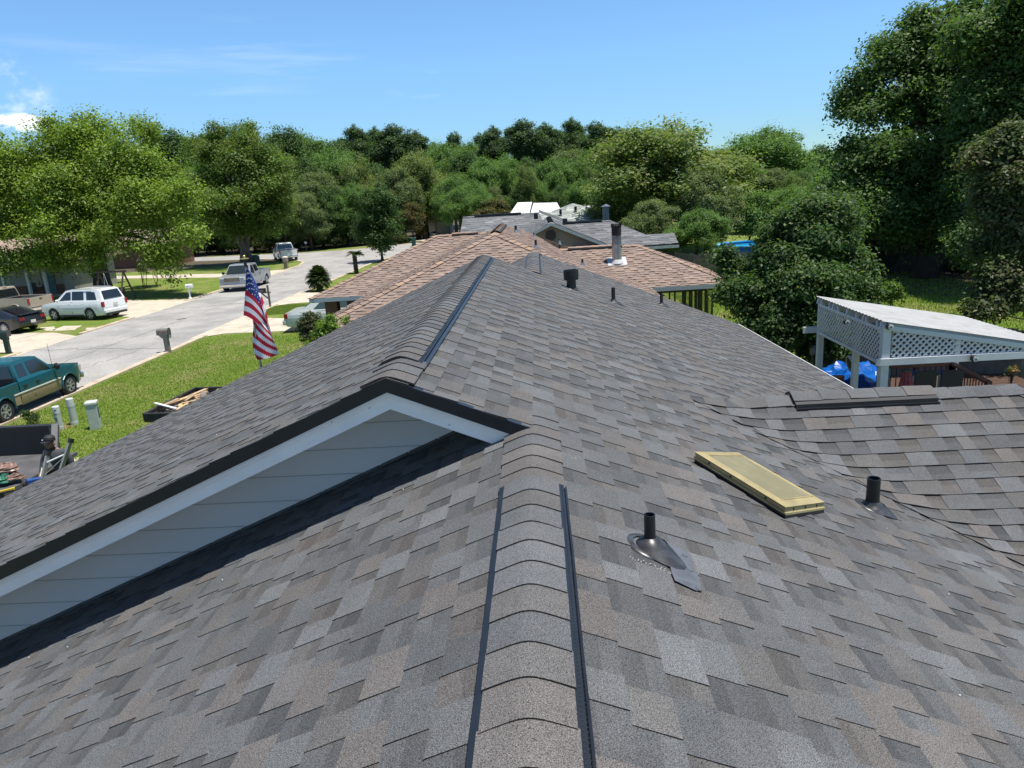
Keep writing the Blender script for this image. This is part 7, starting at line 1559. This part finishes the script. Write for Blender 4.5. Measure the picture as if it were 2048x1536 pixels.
b_ = PY(1813, 757, 14.6); q = thing('folded_umbrella', 'folded pink-red patio umbrella with a dark cap', 'umbrella', (b_[0], 14.6, dz)); zz = b_[2]-dz
m = MB(); pr = [(.15, zz-.75), (.13, zz-.3), (.075, zz+.10), (.07, zz+.14), (0, zz+.15)]; m.lathe(pr, (0, 0, 0), 20); m.v = [(x*(1+.25*(i % 2)), y*(1+.25*(i % 2)), z) for i, (x, y, z) in enumerate(m.v)]; m.build('canopy', mat('pink_canvas', (.42,.10,.13), .8, var=.15, vs=12), q)
m = MB(); m.box((0, 0, zz+.17), (.16, .16, .05)); m.build('cap', mat('cap_grey', (.12,.12,.12), .5), q, bevel=.015); m = MB(); m.tube([(0, 0, 0), (0, 0, zz+.1)], .02, 8); m.build('pole', black_metal, q)
def chair(label, px, py, Y):
    b = PY(px, py, Y); t = thing('patio_chair', label, 'chair', (b[0], Y, dz), R(180), 'patio chairs on the deck'); cm = mat('brown_sling', (.06,.052,.048), .7, var=.1); zt2 = b[2]-dz
    m = MB(); m.box((0, -.22, zt2-.34), (.44, .035, .62)); m.build('backrest', cm, t, bevel=.01); m = MB(); m.box((0, .03, .42), (.52, .5, .04)); m.build('seat', cm, t)
    for dx in (-.25, .25):
        for dy in (-.2, .25): m = MB(); m.tube([(dx, dy, 0), (dx, dy, .42)], .015, 6); m.build('leg', black_metal, t)
chair('brown sling patio chair, the left of the two by the rail', 1864, 744, 14.4); chair('brown sling patio chair, the right of the two by the rail', 1918, 742, 14.4)
for i, (px, py) in enumerate(((1837, 747), (1888, 746))):
    b = PY(px, py, 15.0); t = thing('water_bottle', ('blue-capped jug between the umbrella and the chairs', 'blue-capped jug between the two patio chairs')[i], 'jug', (b[0], 15.0, dz+.5)); hh = b[2]-dz-.5; m = MB(); m.lathe([(.09, 0), (.10, .05), (.10, max(.1, hh-.06)), (.05, max(.14, hh)), (0, max(.14, hh))], (0, 0, 0), 14); m.build('jug_body', mat('pale_plastic', (.5,.55,.6), .3), t); m = MB(); m.lathe([(.09, hh-.02), (.09, hh+.05), (0, hh+.06)], (0, 0, 0), 14); m.build('lid', mat('blue_lid', (.02,.12,.5), .35), t)
b = PY(1664, 705, 19.5); t = thing('planter_box', 'raised timber planter box left of the pergola posts', 'planter', (b[0], 19.5, 0)); m = MB()
for k in range(4): m.box((.3, 0, .35+k*.30), (1.5, .6, .28))
m.build('planks', mat('planter_timber', (.24,.17,.10), .8, var=.25, vs=4), t); m = MB(); m.box((.3, 0, 1.34), (1.4, .5, .05)); m.build('soil', straw, t)
b = PY(1625, 700, 18.3); t = thing('post_lamp', 'small round lantern on a short post beside the planter box', 'lamp', (b[0], 18.3, 0)); m = MB(); m.tube([(0, 0, 0), (0, 0, b[2]-.12)], .03, 8); m.build('post', wood_grey, t); m = MB(); m.lathe([(.07, -.12), (.075, .06), (.095, .08), (.06, .12), (0, .13)], (0, 0, b[2]), 16); m.build('lantern', mat('lantern_metal', (.25,.24,.23), .35, metal=.6), t)
# ------------------------------------------------------------------ fences and pool
def fence(label, pts, h, m_, bw=.14, name='board_fence', seed=1):
    t = thing(name, label, 'fence', (pts[0][0], pts[0][1], 0)); rng = random.Random(seed); mb = MB(); fr = MB()
    for a, b in zip(pts[:-1], pts[1:]):
        a = Vector((*a, 0)); b = Vector((*b, 0)); d = b-a; L = d.length; d.normalize(); nn = Vector((-d.y, d.x, 0)); k = 0.0
        while k < L:
            w_ = bw*rng.uniform(.9, 1.05); hh = h*rng.uniform(.97, 1.02); c = a+d*(k+w_/2)+nn*rng.uniform(-.006, .006); mb.box((c.x, c.y, hh/2), (w_-.003, .018, hh), math.atan2(d.y, d.x)); k += w_
        for z in (.35, h*.55, h-.25): fr.bar(a+nn*.04+Vector((0, 0, z)), b+nn*.04+Vector((0, 0, z)), .04, .08)
    mb.build('boards', m_, t, world=True); fr.build('rail', m_, t, world=True)
fdark = mat('dark_weathered_fence', (.095,.082,.075), .9, var=.35, vs=3)
fence('grey weathered board fence behind the pergola deck', [(8.1, 18.9), (12.5, 18.2), (16.5, 16.4)], 1.75, fdark, seed=2)
fence('weathered board fence across the back of the brown-roofed house yard', [(5.5, 52.5), (9.3, 44.5), (12.8, 43.8)], 1.6, wood_grey, seed=3)
fence('dark board fence in the shade of the giant oaks', [(12.8, 43.8), (17.5, 44.5), (26, 41), (30, 34)], 1.8, fdark, seed=4)
pc = P(1517, 524); pr_ = 2.6
pool = thing('round_pool', 'round above-ground pool with a bright blue rim beyond the back fence', 'pool', (pc[0]+.3, pc[1]+2.0, 0)); pb_ = mat('bright_blue_vinyl', (.01,.22,.62), .3, var=.06)
m = MB(); m.lathe([(pr_, 0), (pr_, 1.12)], (0, 0, 0), 40); m.build('pool_wall', pb_, pool); m = MB(); m.lathe([(pr_-.12, 1.12), (pr_+.12, 1.12), (pr_+.12, 1.2), (pr_-.12, 1.2), (pr_-.12, 1.12)], (0, 0, 0), 40); m.build('rim', mat('pale_blue_rim', (.12,.50,.80), .35), pool); m = MB(); m.lathe([(pr_-.1, 1.0), (0, 1.0)], (0, 0, 0), 40); m.build('water', mat('pool_water', (.03,.35,.60), .08, var=.02), pool)
